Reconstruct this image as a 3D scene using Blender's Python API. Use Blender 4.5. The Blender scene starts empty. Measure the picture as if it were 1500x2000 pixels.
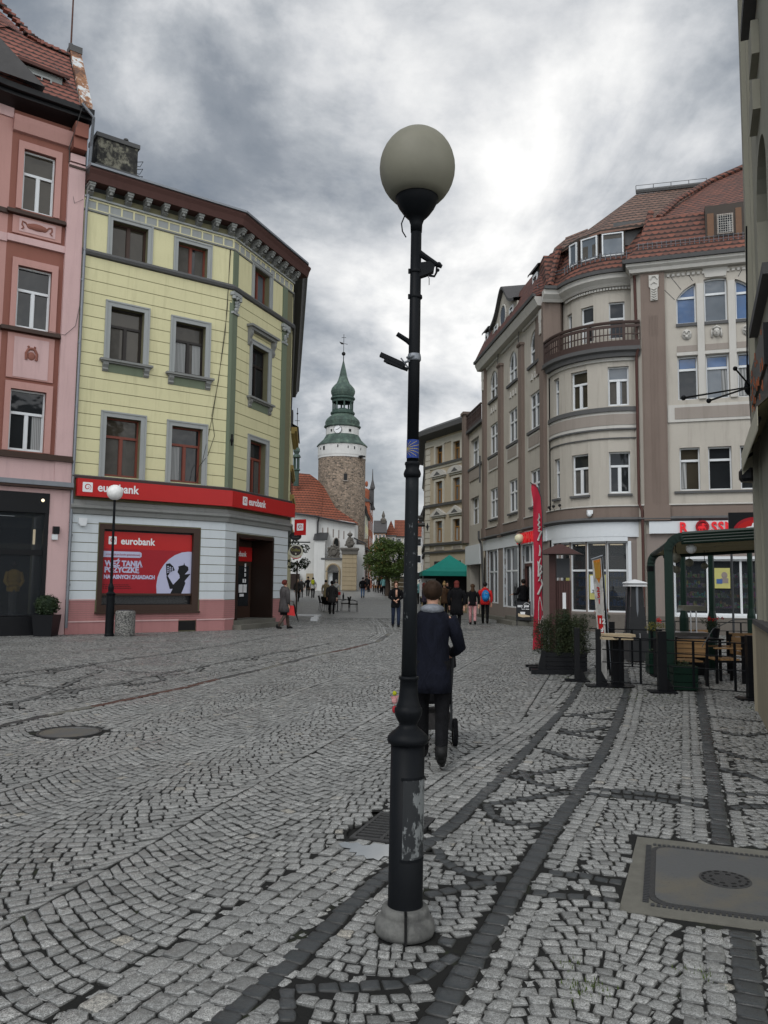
import bpy, bmesh, math, random
import numpy as np
from mathutils import Matrix, Vector
random.seed(7); rng=np.random.default_rng(7)
S=bpy.context.scene; COL=S.collection; R=math.radians
# ---------------------------------------------------------------- camera
cam=bpy.data.objects.new('camera',bpy.data.cameras.new('camera')); COL.objects.link(cam); S.camera=cam
cam.data.sensor_fit='VERTICAL'; cam.data.sensor_height=24; cam.data.lens=18.72; cam.data.clip_start=.05; cam.data.clip_end=3000
_P,_Rr=R(5.2),R(.62)
_f=Vector((0,math.cos(_P),math.sin(_P))); _u0=Vector((1,0,0)).cross(_f)
_r=Vector((1,0,0))*math.cos(_Rr)+_u0*math.sin(_Rr); _u=_r.cross(_f)
cam.matrix_world=Matrix(((_r.x,_u.x,-_f.x,0),(_r.y,_u.y,-_f.y,0),(_r.z,_u.z,-_f.z,1.6),(0,0,0,1)))
# ---------------------------------------------------------------- world: overcast, broken cloud
W_=bpy.data.worlds.new('World'); S.world=W_; W_.use_nodes=True
SUN_EL,SUN_AZ=R(48),R(215)      # azimuth clockwise from +Y: behind the viewer, to the left
def world():
    nt=W_.node_tree; N=nt.nodes; L=nt.links; N.clear()
    def n(t,**k):
        o=N.new(t)
        for a,b in k.items():
            if a.startswith('i_'): o.inputs[int(a[2:])].default_value=b
            else: setattr(o,a,b)
        return o
    def m(op,a,b=None,c=None,clamp=False):
        o=N.new('ShaderNodeMath'); o.operation=op; o.use_clamp=clamp
        for i,v in enumerate((a,b,c)):
            if v is None: continue
            if isinstance(v,(int,float)): o.inputs[i].default_value=v
            else: L.new(v,o.inputs[i])
        return o.outputs[0]
    tc=n('ShaderNodeTexCoord'); sp=n('ShaderNodeSeparateXYZ'); L.new(tc.outputs['Generated'],sp.inputs[0])
    x,y,z=sp.outputs
    zz=m('ADD',m('MAXIMUM',z,0),.38)
    cv=n('ShaderNodeCombineXYZ'); L.new(m('DIVIDE',x,zz),cv.inputs[0]); L.new(m('DIVIDE',y,zz),cv.inputs[1])
    def noise(scale,detail,rough,off,dist=0.0):
        mp=n('ShaderNodeMapping'); mp.inputs['Location'].default_value=off; L.new(cv.outputs[0],mp.inputs[0])
        t=n('ShaderNodeTexNoise'); t.inputs['Scale'].default_value=scale; t.inputs['Detail'].default_value=detail
        t.inputs['Roughness'].default_value=rough; t.inputs['Distortion'].default_value=dist; L.new(mp.outputs[0],t.inputs['Vector']); return t.outputs['Fac']
    a=noise(1.0,2,.5,(3.1,1.7,0)); b=noise(2.3,9,.55,(7.3,2.2,1.5),.35); c=noise(9,6,.62,(1.1,9.2,4),.15)
    v=m('ADD',m('ADD',m('MULTIPLY',a,.45),m('ADD',m('MULTIPLY',b,.86),-.16)),m('MULTIPLY',m('SUBTRACT',c,.5),.17))
    # the cloud cover thickens towards the left, thins ahead
    v=m('ADD',v,m('MULTIPLY',x,.13))
    v=m('SUBTRACT',v,m('MULTIPLY',m('SUBTRACT',z,.45),.09))
    # thinner cloud towards the hidden sun and in two breaks, a heavier bank on the left
    def lobe(d,p,k):
        d=Vector(d).normalized(); dt=n('ShaderNodeVectorMath',operation='DOT_PRODUCT'); L.new(tc.outputs['Generated'],dt.inputs[0]); dt.inputs[1].default_value=d
        return m('MULTIPLY',m('POWER',m('MAXIMUM',dt.outputs['Value'],0.001),p),k)
    for d,p,k in (((-.06,1,.30),60,.07),((.10,1,.55),40,.035),((.33,1,.62),30,.03),((-.30,1,.52),22,-.075),((-.2,1,.36),70,-.03),((.42,1,.80),40,-.03)): v=m('ADD',v,lobe(d,p,k))
    cr=n('ShaderNodeValToRGB'); L.new(v,cr.inputs[0]); e=cr.color_ramp.elements
    e[0].position=.36; e[0].color=(.165,.195,.235,1); e[1].position=.69; e[1].color=(.97,.965,.95,1)
    for p,col in ((.455,(.275,.302,.34,1)),(.515,(.43,.455,.485,1)),(.57,(.62,.635,.655,1))):
        q=cr.color_ramp.elements.new(p); q.color=col
    hz=n('ShaderNodeValToRGB'); L.new(z,hz.inputs[0]); h=hz.color_ramp.elements
    h[0].position=0; h[0].color=(1,1,1,1); h[1].position=.20; h[1].color=(0,0,0,1)
    mx=n('ShaderNodeMixRGB'); L.new(m('MULTIPLY',hz.outputs[0],.6),mx.inputs[0]); L.new(cr.outputs[0],mx.inputs[1]); mx.inputs[2].default_value=(.50,.52,.51,1)
    sky=n('ShaderNodeTexSky',sky_type='NISHITA',sun_disc=False,sun_elevation=SUN_EL,sun_rotation=SUN_AZ); sky.air_density=1; 
    sk=n('ShaderNodeVectorMath',operation='SCALE'); L.new(sky.outputs[0],sk.inputs[0]); sk.inputs['Scale'].default_value=.10
    g2=n('ShaderNodeValToRGB'); L.new(c,g2.inputs[0]); g2.color_ramp.elements[0].position=.30; g2.color_ramp.elements[0].color=(.10,.10,.10,1); g2.color_ramp.elements[1].position=.42; g2.color_ramp.elements[1].color=(.05,.05,.05,1)
    mx2=n('ShaderNodeMixRGB'); L.new(g2.outputs[0],mx2.inputs[0]); L.new(mx.outputs[0],mx2.inputs[1]); L.new(sk.outputs[0],mx2.inputs[2])
    # sky boosted behind the viewer, on the sun's side, to light the facades
    back=m('ADD',m('MULTIPLY',m('MAXIMUM',m('MULTIPLY',y,-1),0),1.9),1.0)
    sc=n('ShaderNodeVectorMath',operation='SCALE'); L.new(mx2.outputs[0],sc.inputs[0]); L.new(back,sc.inputs['Scale'])
    bg=n('ShaderNodeBackground'); L.new(sc.outputs[0],bg.inputs[0]); bg.inputs[1].default_value=1.0
    out=n('ShaderNodeOutputWorld'); L.new(bg.outputs[0],out.inputs[0])
world()
sun=bpy.data.objects.new('sun',bpy.data.lights.new('sun','SUN')); COL.objects.link(sun)
sun.data.energy=1.35; sun.data.angle=R(35); sun.data.color=(1,.97,.93)
_d=Vector((math.sin(SUN_AZ)*math.cos(SUN_EL),math.cos(SUN_AZ)*math.cos(SUN_EL),math.sin(SUN_EL)))
sun.rotation_euler=_d.to_track_quat('Z','Y').to_euler()
S.view_settings.view_transform='Standard'; S.view_settings.look='None'; S.view_settings.exposure=.14; S.view_settings.gamma=1
S.render.resolution_x=768; S.render.resolution_y=1024
S.render.engine='CYCLES'
# ---------------------------------------------------------------- materials
MATS={}
class NT:
    def __init__(s,name):
        s.m=bpy.data.materials.new(name); s.m.use_nodes=True; s.t=s.m.node_tree; s.N=s.t.nodes; s.L=s.t.links
        s.b=s.N['Principled BSDF']
    def n(s,t,ins=None,**k):
        o=s.N.new(t)
        for a,b in k.items(): setattr(o,a,b)
        for a,b in (ins or {}).items(): s.put(o.inputs[a],b)
        return o
    def put(s,sock,v):
        if hasattr(v,'is_linked') or isinstance(v,bpy.types.NodeSocket): s.L.new(v,sock)
        else: sock.default_value=v
    def math(s,op,a,b=None,c=None,clamp=False):
        o=s.N.new('ShaderNodeMath'); o.operation=op; o.use_clamp=clamp
        for i,v in enumerate((a,b,c)):
            if v is not None: s.put(o.inputs[i],v)
        return o.outputs[0]
    def noise(s,scale,detail=4,rough=.5,vec=None,dist=0,off=None):
        v=vec or s.pos()
        o=s.n('ShaderNodeTexNoise',{'Scale':scale,'Detail':detail,'Roughness':rough,'Distortion':dist}); s.L.new(v,o.inputs['Vector']); return o.outputs['Fac']
    def pos(s): return s.n('ShaderNodeNewGeometry').outputs['Position']
    def scaled(s,v,sc):
        o=s.n('ShaderNodeMapping',{'Scale':sc}); s.L.new(v,o.inputs[0]); return o.outputs[0]
    def ramp(s,fac,stops,interp='LINEAR'):
        o=s.n('ShaderNodeValToRGB'); s.put(o.inputs[0],fac); e=o.color_ramp.elements; o.color_ramp.interpolation=interp
        e[0].position,e[0].color=stops[0][0],c4(stops[0][1]); e[1].position,e[1].color=stops[-1][0],c4(stops[-1][1])
        for p,c in stops[1:-1]: e.new(p).color=c4(c)
        return o.outputs[0]
    def mix(s,f,a,b,mode='MIX'):
        o=s.n('ShaderNodeMixRGB',blend_type=mode); s.put(o.inputs[0],f); s.put(o.inputs[1],c4(a) if isinstance(a,(tuple,float,int)) else a); s.put(o.inputs[2],c4(b) if isinstance(b,(tuple,float,int)) else b); return o.outputs[0]
    def bump(s,h,strength=.3,dist=.01):
        o=s.n('ShaderNodeBump',{'Strength':strength,'Distance':dist}); s.put(o.inputs['Height'],h); s.L.new(o.outputs[0],s.b.inputs['Normal'])
    def out(s,col=None,rough=None,metal=None,spec=None):
        if col is not None: s.put(s.b.inputs['Base Color'],c4(col) if isinstance(col,tuple) else col)
        if rough is not None: s.put(s.b.inputs['Roughness'],rough)
        if metal is not None: s.put(s.b.inputs['Metallic'],metal)
        if spec is not None: s.put(s.b.inputs['Specular IOR Level'],spec)
        return s.m
def c4(c):
    if isinstance(c,(int,float)): return (c,c,c,1)
    return tuple(c)+(1,) if len(c)==3 else tuple(c)
def plain(name,col,rough=.5,metal=0,var=.12,scale=6,spec=.25,bump=0):
    t=NT(name); f=t.noise(scale,4,.6)
    k=t.math('ADD',t.math('MULTIPLY',f,2*var),1-var)
    c=t.n('ShaderNodeVectorMath',{0:c4(col)[:3]},operation='SCALE'); t.L.new(k,c.inputs['Scale'])
    if bump: t.bump(t.noise(scale*8,3,.6),bump,.01)
    return t.out(c.outputs[0],rough,metal,spec)
def plaster(name,col,stain=(.5,.48,.45),amt=.35,bump=.25,rough=.9):
    """rendered wall: mottled, with rain streaks that run down the wall"""
    t=NT(name); p=t.pos()
    f1=t.noise(1.1,5,.6,p); f2=t.noise(1,6,.65,t.scaled(p,(5,5,.45))); f3=t.noise(28,3,.6,p)
    base=t.mix(t.math('MULTIPLY',t.ramp(f1,[(.35,0.),(.7,1.)]),amt*.8),col,tuple(a*.80 for a in col))
    base=t.mix(t.math('MULTIPLY',t.ramp(f2,[(.52,0.),(.80,1.)]),amt),base,tuple(a*b for a,b in zip(col,stain)))
    base=t.mix(t.math('MULTIPLY',t.ramp(f3,[(.3,0.),(.75,1.)]),.16),base,tuple(a*.72 for a in col))
    t.bump(t.noise(90,3,.7,p),bump,.006)
    return t.out(base,rough,0,.25)
def tiles(name,c1,c2,row=.17,colw=.2,ddir=(1,0),dark=(.03,.02,.018)):
    """clay roof tiles: rows by height, tiles along the eave"""
    t=NT(name); p=t.pos(); sp=t.n('ShaderNodeSeparateXYZ'); t.L.new(p,sp.inputs[0])
    s=t.math('ADD',t.math('MULTIPLY',sp.outputs[0],ddir[0]/colw),t.math('MULTIPLY',sp.outputs[1],ddir[1]/colw))
    z=t.math('DIVIDE',sp.outputs[2],row); zi=t.math('FLOOR',z)
    s2=t.math('ADD',s,t.math('MULTIPLY',t.math('MODULO',zi,2.),.5))
    sf=t.math('FRACT',s2); arc=t.math('MULTIPLY',t.math('POWER',t.math('ABSOLUTE',t.math('SUBTRACT',sf,.5)),2.),1.2)
    zf=t.math('FRACT',z); e=t.math('SUBTRACT',zf,arc)
    line=t.ramp(e,[(.0,1.),(.20,1.),(.36,0.)])
    cv=t.n('ShaderNodeCombineXYZ'); t.L.new(t.math('FLOOR',s2),cv.inputs[0]); t.L.new(zi,cv.inputs[1])
    wn=t.n('ShaderNodeTexWhiteNoise',noise_dimensions='2D'); t.L.new(cv.outputs[0],wn.inputs['Vector'])
    base=t.mix(wn.outputs['Value'],c1,c2); base=t.mix(t.math('MULTIPLY',t.ramp(t.noise(.9,5,.6,p),[(.4,0.),(.7,1.)]),.45),base,tuple(a*.6 for a in c1))
    col=t.mix(line,base,dark)
    t.bump(t.math('ADD',t.math('MULTIPLY',e,-1.),t.math('MULTIPLY',line,-.5)),.6,.04)
    return t.out(col,.75,0,.3)
M={}
def mk():
    M['black_paint']=plain('black_paint',(.0065,.0075,.009),.5,0,.3,5,.10)
    M['black_matt']=plain('black_matt',(.006,.006,.006),.6,0,.3,5)
    M['dark_metal']=plain('dark_metal',(.05,.052,.055),.45,.4)
    M['steel']=plain('steel',(.45,.45,.46),.3,1,.1)
    M['zinc']=plain('zinc',(.20,.215,.235),.5,.5,.15)
    M['yellow']=plaster('yellow_plaster',(.62,.585,.355),amt=.42)
    M['yellow_groove']=plain('yellow_groove',(.16,.15,.09),.9)
    M['yellow_light']=plaster('yellow_light',(.62,.585,.37),amt=.3)
    M['green_plaster']=plaster('green_plaster',(.15,.18,.125),amt=.3)
    M['grey_trim']=plaster('grey_trim',(.31,.325,.32),amt=.3)
    M['dark_trim']=plaster('dark_trim',(.10,.10,.10),amt=.4)
    M['stucco_grey']=plaster('stucco_grey',(.215,.22,.21),amt=.5)
    M['maroon']=plaster('maroon',(.085,.042,.036),amt=.4)
    M['white_wall']=plaster('white_blue_wall',(.56,.60,.62),amt=.18)
    M['pink_base']=plaster('pink_base',(.40,.19,.185),amt=.4)
    M['pink']=plaster('pink_plaster',(.56,.385,.375),amt=.35)
    M['rose']=plaster('rose_plaster',(.47,.265,.235),amt=.3)
    M['terracotta']=plaster('terracotta_plaster',(.25,.105,.08),amt=.3)
    M['shop_black']=plain('shop_black',(.0055,.006,.0075),.4)
    M['brown_frame']=plain('brown_frame',(.045,.025,.018),.4)
    M['dark_brown']=plain('dark_brown',(.022,.013,.010),.35)
    M['white_frame']=plain('white_frame',(.62,.64,.65),.35,0,.06)
    M['red_frame']=plain('red_frame',(.17,.048,.032),.45)
    M['black_frame']=plain('black_frame',(.02,.016,.014),.4)
    M['ochre_frame']=plain('ochre_frame',(.24,.12,.03),.5)
    M['curtain']=curtain()
    M['beige']=plaster('beige_plaster',(.42,.36,.27),amt=.3)
    M['cream']=plaster('cream_trim',(.50,.475,.41),amt=.3)
    M['greige']=plaster('grey_beige_plaster',(.43,.40,.35),stain=(.45,.43,.40),amt=.5)
    M['greige2']=plaster('grey_beige_panel',(.29,.255,.225),amt=.4)
    M['brown_pil']=plaster('brown_pilaster',(.19,.148,.125),amt=.4,bump=.5)
    M['pale_trim']=plaster('pale_trim',(.50,.485,.45),amt=.35)
    M['sign_white']=plain('sign_white',(.60,.63,.65),.4,0,.04)
    M['taupe']=plaster('taupe_plaster',(.23,.195,.175),amt=.3)
    M['plinth']=plaster('plinth_stone',(.13,.115,.10),amt=.4)
    M['church_white']=plaster('church_white',(.58,.58,.56),stain=(.6,.6,.6),amt=.4)
    M['sandstone']=plaster('sandstone',(.34,.275,.18),stain=(.45,.42,.35),amt=.7,bump=.5)
    M['dark_stone']=plaster('dark_stone',(.13,.12,.105),amt=.6,bump=.8)
    M['near_wall']=plaster('near_wall',(.30,.29,.235),amt=.4)
    M['copper']=copper()
    M['copper_dark']=plain('copper_dark',(.045,.075,.062),.6,.2,.3,3)
    M['tile_red']=tiles('tile_red',(.205,.080,.055),(.115,.056,.044),.21,.22,(.95,-.3))
    M['tile_redL']=tiles('tile_red_side',(.18,.070,.052),(.12,.052,.042),.16,.19,(-.13,.99))
    M['tile_brown']=tiles('tile_brown',(.20,.115,.085),(.13,.08,.062),.26,.22,(.95,-.3),(.03,.024,.02))
    M['tile_pink']=tiles('tile_left',(.26,.10,.075),(.19,.075,.058),.2,.24,(.81,.58))
    M['tile_church']=tiles('tile_church',(.26,.080,.043),(.19,.06,.034),.34,.35,(1,0),(.06,.02,.012))
    M['red_sign']=plain('red_sign',(.42,.015,.015),.35,0,.05)
    M['red_dark']=plain('red_dark',(.30,.012,.02),.4,0,.1)
    M['red_letter']=emis('red_letter',(.60,.008,.015),.7)
    M['white_paint']=plain('white_paint',(.70,.71,.72),.4,0,.05)
    M['poster_lilac']=plain('poster_lilac',(.44,.45,.60),.4,0,.05)
    M['text_grey']=plain('text_grey',(.12,.12,.12),.5)
    M['yellow_paint']=plain('yellow_paint',(.42,.40,.14),.5)
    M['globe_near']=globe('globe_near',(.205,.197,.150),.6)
    M['globe_white']=globe('globe_white',(.82,.82,.80),.3)
    M['globe_cream']=globe('globe_cream',(.74,.72,.50),.3)
    M['blue_sticker']=plain('blue_sticker',(.015,.04,.20),.4)
    M['gold']=plain('gold',(.42,.33,.06),.4)
    M['sticker']=sticker()
    M['concrete']=plain('concrete',(.135,.13,.11),.85,0,.3,12,bump=.4)
    M['terrazzo']=terrazzo()
    M['wood']=wood('wood_slats',(.34,.20,.09)); M['wood_pale']=wood('wood_pale',(.50,.40,.26)); M['wood_brown']=wood('wood_dark_red',(.055,.020,.016))
    M['green_paint']=plain('green_paint',(.005,.020,.013),.4,0,.2)
    M['canvas']=plain('canvas',(.42,.38,.24),.8,0,.15)
    M['tent_green']=plain('tent_green',(.01,.20,.16),.7,0,.15,2)
    M['glass']=glass('glass',(.014,.016,.018),.05,.4); M['curtain_dark']=plain('curtain_dark',(.085,.08,.072),.9,0,.4,4,.1)
    M['glass_blue_sky_tint']=glass('glass_blue_sky_tint',(.035,.085,.19),.08)  # blue base colour stands in for reflected sky
    M['glass_clear']=clear(); M['glass_shop']=clear('glass_shop',(.03,.035,.04),.45); M['glass_sky_tint']=glass('glass_sky_tint',(.085,.10,.115),.07); M['glass_warm']=glass('glass_warm',(.035,.03,.022),.06,.35)  # the sky-tinted glass has reflected sky put into its grey base colour
    M['skin']=plain('skin',(.48,.27,.19),.55,0,.05)
    M['rust']=plain('rusty_sheet',(.085,.042,.032),.8,0,.5,7)
    M['cast_iron']=plain('cast_iron',(.055,.055,.055),.5,.3,.3,30,bump=.5)
    M['tower_stone']=rubble()
    M['bark']=plain('bark',(.06,.045,.035),.9,0,.4,15,bump=.8)
    M['leaf']=leafm('leaf_tree',(.040,.080,.020),(.10,.13,.025)); M['leaf_dark']=leafm('leaf_dark',(.012,.026,.012),(.03,.045,.015)); M['leaf_fir']=leafm('leaf_fir',(.016,.030,.012),(.048,.056,.022))
    M['leaf_yellow']=leafm('leaf_yellow',(.20,.17,.03),(.12,.13,.03))
    M['petal']=plain('petal',(.55,.02,.015),.6); M['petal2']=plain('petal_rust',(.28,.08,.03),.6)
    M['rusty_white']=rustwhite()
    M['sooty']=sooty()
    M['brick']=plain('far_brick',(.26,.085,.045),.9,0,.3,2)
    M['slate']=plain('slate',(.075,.072,.072),.7,0,.3,3)
    M['ochre']=plaster('ochre_plaster',(.36,.27,.10),amt=.4)
    M['white_plaster']=plaster('white_plaster',(.55,.53,.50),amt=.3)
    M['lit']=emis('shop_lamp',(1,.85,.6),2.5)
def cloth(name,col,rough=.9):
    t=NT(name); p=t.n('ShaderNodeTexCoord').outputs['Object']; f=t.noise(1,5,.62,t.scaled(p,(7,7,4)),.8); g=t.noise(1,2,.5,t.scaled(p,(16,16,5)),1.2)
    c=t.mix(t.ramp(f,[(.35,0.),(.7,1.)]),tuple(a*.65 for a in col),tuple(min(1,a*1.35) for a in col)); t.bump(t.math('ADD',f,t.math('MULTIPLY',g,.7)),.9,.022); return t.out(c,rough,0,.12)
def curtain():
    t=NT('curtain'); p=t.pos(); w=t.n('ShaderNodeTexWave',{'Scale':9.,'Distortion':1.5,'Detail':2.},wave_type='BANDS',bands_direction='DIAGONAL'); t.L.new(t.scaled(p,(1,1,.03)),w.inputs['Vector'])
    return t.out(t.mix(w.outputs['Fac'],(.16,.165,.165),(.36,.365,.36)),.9,0,.1)
def emis(name,col,st):
    t=NT(name); t.out(col,.4); t.b.inputs['Emission Color'].default_value=c4(col); t.b.inputs['Emission Strength'].default_value=st*.35; return t.m
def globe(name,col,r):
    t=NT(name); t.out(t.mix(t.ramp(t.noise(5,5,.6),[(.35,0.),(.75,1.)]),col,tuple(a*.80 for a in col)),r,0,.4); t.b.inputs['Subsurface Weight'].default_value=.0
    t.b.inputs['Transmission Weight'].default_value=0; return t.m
def glass(name,col,r,sp=.75):
    t=NT(name); f=t.noise(.9,3,.5)
    c=t.mix(f,tuple(a*.5 for a in col),tuple(a*1.7 for a in col)); t.bump(t.noise(1.7,2,.5),.16,.06); return t.out(c,r,0,sp)
def clear(name='glass_clear',c=(.8,.85,.85),al=.22):
    t=NT(name); t.out(c,.02); t.b.inputs['Alpha'].default_value=al; return t.m
def copper():
    t=NT('copper_patina'); p=t.pos(); f=t.noise(1.1,6,.65,p); g=t.noise(1,5,.7,t.scaled(p,(4,4,.5)))
    c=t.ramp(f,[(.3,(.036,.054,.047)),(.5,(.058,.090,.075)),(.68,(.12,.175,.135))]); c=t.mix(t.math('MULTIPLY',t.ramp(g,[(.5,0.),(.75,1.)]),.7),c,(.05,.05,.042)); t.bump(f,.4,.1); return t.out(c,.7,0,.3)
def rubble():
    t=NT('tower_rubble'); p=t.pos()
    v=t.n('ShaderNodeTexVoronoi',{'Scale':1.0,'Randomness':1.}); t.L.new(t.scaled(p,(3.9,3.9,6.2)),v.inputs['Vector'])
    v2=t.n('ShaderNodeTexVoronoi',{'Scale':1.0},feature='DISTANCE_TO_EDGE'); t.L.new(t.scaled(p,(3.9,3.9,6.2)),v2.inputs['Vector'])
    sp=t.n('ShaderNodeSeparateColor'); t.L.new(v.outputs['Color'],sp.inputs[0])
    c=t.ramp(sp.outputs[0],[(0,(.055,.045,.038)),(.25,(.15,.115,.085)),(.6,(.23,.175,.13)),(1,(.36,.27,.20))])
    c=t.mix(t.ramp(v2.outputs['Distance'],[(.0,1.),(.10,0.)]),c,(.20,.17,.14)); c=t.mix(t.math('MULTIPLY',t.noise(.35,4,.6,p),.45),c,(.10,.085,.07))
    t.bump(v2.outputs['Distance'],.6,.15); return t.out(c,.95,0,.2)
def wood(name,col):
    t=NT(name); p=t.n('ShaderNodeTexCoord').outputs['Object']; f=t.noise(1,5,.6,t.scaled(p,(3,30,30)),1.)
    return t.out(t.mix(f,tuple(a*.65 for a in col),tuple(min(1,a*1.25) for a in col)),.55,0,.4)
def terrazzo():
    t=NT('terrazzo'); v=t.n('ShaderNodeTexVoronoi',{'Scale':42.}); t.L.new(t.pos(),v.inputs['Vector']); sp=t.n('ShaderNodeSeparateColor'); t.L.new(v.outputs['Color'],sp.inputs[0])
    c=t.ramp(sp.outputs[0],[(0,(.05,.05,.048)),(.4,(.20,.195,.18)),(1,(.42,.41,.38))],'CONSTANT'); t.bump(v.outputs['Distance'],.4,.01); return t.out(c,.85)
def sticker():
    t=NT('torn_sticker'); p=t.n('ShaderNodeTexCoord').outputs['Object']; f=t.noise(9,6,.7,t.scaled(p,(1,1,.5)))
    k=t.ramp(f,[(.50,0.),(.53,1.)]); c=t.mix(k,(.012,.014,.016),(.155,.165,.165)); return t.out(c,.5)
def leafm(name,a,b):
    t=NT(name); f=t.noise(7,3,.6); o=t.n('ShaderNodeObjectInfo')
    m_=t.out(t.mix(t.ramp(f,[(.35,0.),(.7,1.)]),a,b),.6,0,.3); t.b.inputs['Subsurface Weight'].default_value=0; return m_
def rustwhite():
    t=NT('rusty_white_sheet'); f=t.noise(1.6,5,.7); return t.out(t.ramp(f,[(.44,(.50,.52,.52)),(.50,(.28,.13,.06)),(.6,(.09,.045,.03))]),.7)
def sooty():
    t=NT('sooty_plaster'); p=t.pos(); f=t.noise(1.3,7,.72,p); g=t.noise(14,4,.6,p); return t.out(t.mix(t.math('MULTIPLY',g,.6),t.ramp(f,[(.42,(.010,.010,.010)),(.52,(.05,.048,.042)),(.58,(.26,.25,.19)),(.70,(.42,.40,.32))]),(.02,.02,.02)),.95)
mk()
# ---------------------------------------------------------------- mesh builder
ROOTM={}
class MB:
    def __init__(s,root=None): s.v=[]; s.f=[]; s.M=ROOTM[root.name].copy() if root else Matrix.Identity(4)
    def flush(s,name,mat,parent=None,**k):
        o=s.build(name,mat,parent,**k); s.v=[]; s.f=[]; return o
    def add(s,vs,fs):
        k=len(s.v); s.v+=[s.M@Vector(v) for v in vs]; s.f+=[tuple(i+k for i in f) for f in fs]; return s
    def box(s,x0,x1,y0,y1,z0,z1):
        x0,x1=sorted((x0,x1)); y0,y1=sorted((y0,y1)); z0,z1=sorted((z0,z1))
        return s.add([(x0,y0,z0),(x1,y0,z0),(x1,y1,z0),(x0,y1,z0),(x0,y0,z1),(x1,y0,z1),(x1,y1,z1),(x0,y1,z1)],[(0,3,2,1),(4,5,6,7),(0,1,5,4),(1,2,6,5),(2,3,7,6),(3,0,4,7)])
    def cbox(s,c,sz,rot=None):
        M0=s.M; s.M=M0@Matrix.Translation(c)@(rot.to_4x4() if rot else Matrix.Identity(4)); a,b,d=[q/2 for q in sz]; s.box(-a,a,-b,b,-d,d); s.M=M0; return s
    def poly(s,pts): return s.add(pts,[tuple(range(len(pts)))])
    def prism(s,pts,y0,y1):
        """outline in the x-z plane, thick from y0 to y1 (y1>y0 is deeper)"""
        n=len(pts); vs=[(x,y0,z) for x,z in pts]+[(x,y1,z) for x,z in pts]
        return s.add(vs,[tuple(range(n)),tuple(range(2*n-1,n-1,-1))]+[(i,i+n,(i+1)%n+n,(i+1)%n) for i in range(n)])
    def slab(s,pts,z0,z1):
        n=len(pts); vs=[(x,y,z0) for x,y in pts]+[(x,y,z1) for x,y in pts]
        return s.add(vs,[tuple(range(n-1,-1,-1)),tuple(range(n,2*n))]+[(i,(i+1)%n,(i+1)%n+n,i+n) for i in range(n)])
    def lathe(s,prof,n=16,c=(0,0,0),capped=True,a0=0,sx=1,sy=1):
        vs=[(c[0]+r*sx*math.cos(a0+2*math.pi*i/n),c[1]+r*sy*math.sin(a0+2*math.pi*i/n),c[2]+z) for r,z in prof for i in range(n)]
        fs=[(j*n+i,j*n+(i+1)%n,(j+1)*n+(i+1)%n,(j+1)*n+i) for j in range(len(prof)-1) for i in range(n)]
        if capped: fs+=[tuple(range(n-1,-1,-1)),tuple(range((len(prof)-1)*n,len(prof)*n))]
        return s.add(vs,fs)
    def sphere(s,c,r,n=14,m=9,sc=(1,1,1)):
        prof=[(r*math.sin(math.pi*(j+.02)/(m+.04)),-r*math.cos(math.pi*(j+.02)/(m+.04))*sc[2]) for j in range(m+1)]
        return s.lathe(prof,n,c,True,0,sc[0],sc[1])
    def tube(s,pts,r,n=6):
        pts=[Vector(p) for p in pts]; rr=r if isinstance(r,(list,tuple)) else [r]*len(pts)
        vs=[]; prev=None
        for i,p in enumerate(pts):
            d=((pts[min(i+1,len(pts)-1)]-pts[max(i-1,0)])).normalized()
            a=Vector((0,0,1)) if abs(d.z)<.9 else Vector((1,0,0))
            if prev is None: x=d.cross(a).normalized()
            else: x=(prev-d*prev.dot(d)).normalized()
            prev=x; y=d.cross(x)
            vs+=[p+(x*math.cos(2*math.pi*k/n)+y*math.sin(2*math.pi*k/n))*rr[i] for k in range(n)]
        fs=[(j*n+i,j*n+(i+1)%n,(j+1)*n+(i+1)%n,(j+1)*n+i) for j in range(len(pts)-1) for i in range(n)]+[tuple(range(n-1,-1,-1)),tuple(range((len(pts)-1)*n,len(pts)*n))]
        return s.add(vs,fs)
    def sweep(s,path,prof,closed=False):
        """prof (out,z) closed section swept along a 2D path; out = to the right of travel, mitred"""
        P=[Vector(p) for p in path]; n=len(P); m=len(prof); vs=[]
        for i in range(n):
            d0=(P[i]-P[i-1]).normalized() if i>0 else None; d1=(P[i+1]-P[i]).normalized() if i<n-1 else None
            d0=d0 or d1; d1=d1 or d0
            n0=Vector((d0.y,-d0.x)); n1=Vector((d1.y,-d1.x)); b=(n0+n1).normalized(); k=1/max(.35,b.dot(n0))
            vs+=[(P[i].x+b.x*o*k,P[i].y+b.y*o*k,z) for o,z in prof]
        fs=[(i*m+j,i*m+(j+1)%m,(i+1)*m+(j+1)%m,(i+1)*m+j) for i in range(n-1) for j in range(m)]+[tuple(range(m)),tuple(range((n-1)*m,n*m))[::-1]]
        return s.add(vs,fs)
    def build(s,name,mat,parent=None,smooth=False,bevel=0):
        Mi=None
        if parent is not None:
            root=parent
            while root.parent: root=root.parent
            Mi=ROOTM.get(root.name)
            Mi=Mi.inverted() if Mi else None
        me=bpy.data.meshes.new(name); vs=[(Mi@v if Mi else v) for v in s.v]; me.from_pydata([tuple(v) for v in vs],[],s.f)
        bm=bmesh.new(); bm.from_mesh(me); bmesh.ops.recalc_face_normals(bm,faces=bm.faces); bm.to_mesh(me); bm.free()
        if smooth: me.shade_smooth()
        me.materials.append(M[mat] if isinstance(mat,str) else mat)
        o=bpy.data.objects.new(name,me); COL.objects.link(o); o.parent=parent
        if smooth=='auto':
            pass
        if bevel:
            b=o.modifiers.new('bevel','BEVEL'); b.width=bevel; b.segments=2; b.limit_method='ANGLE'
        return o
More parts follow.
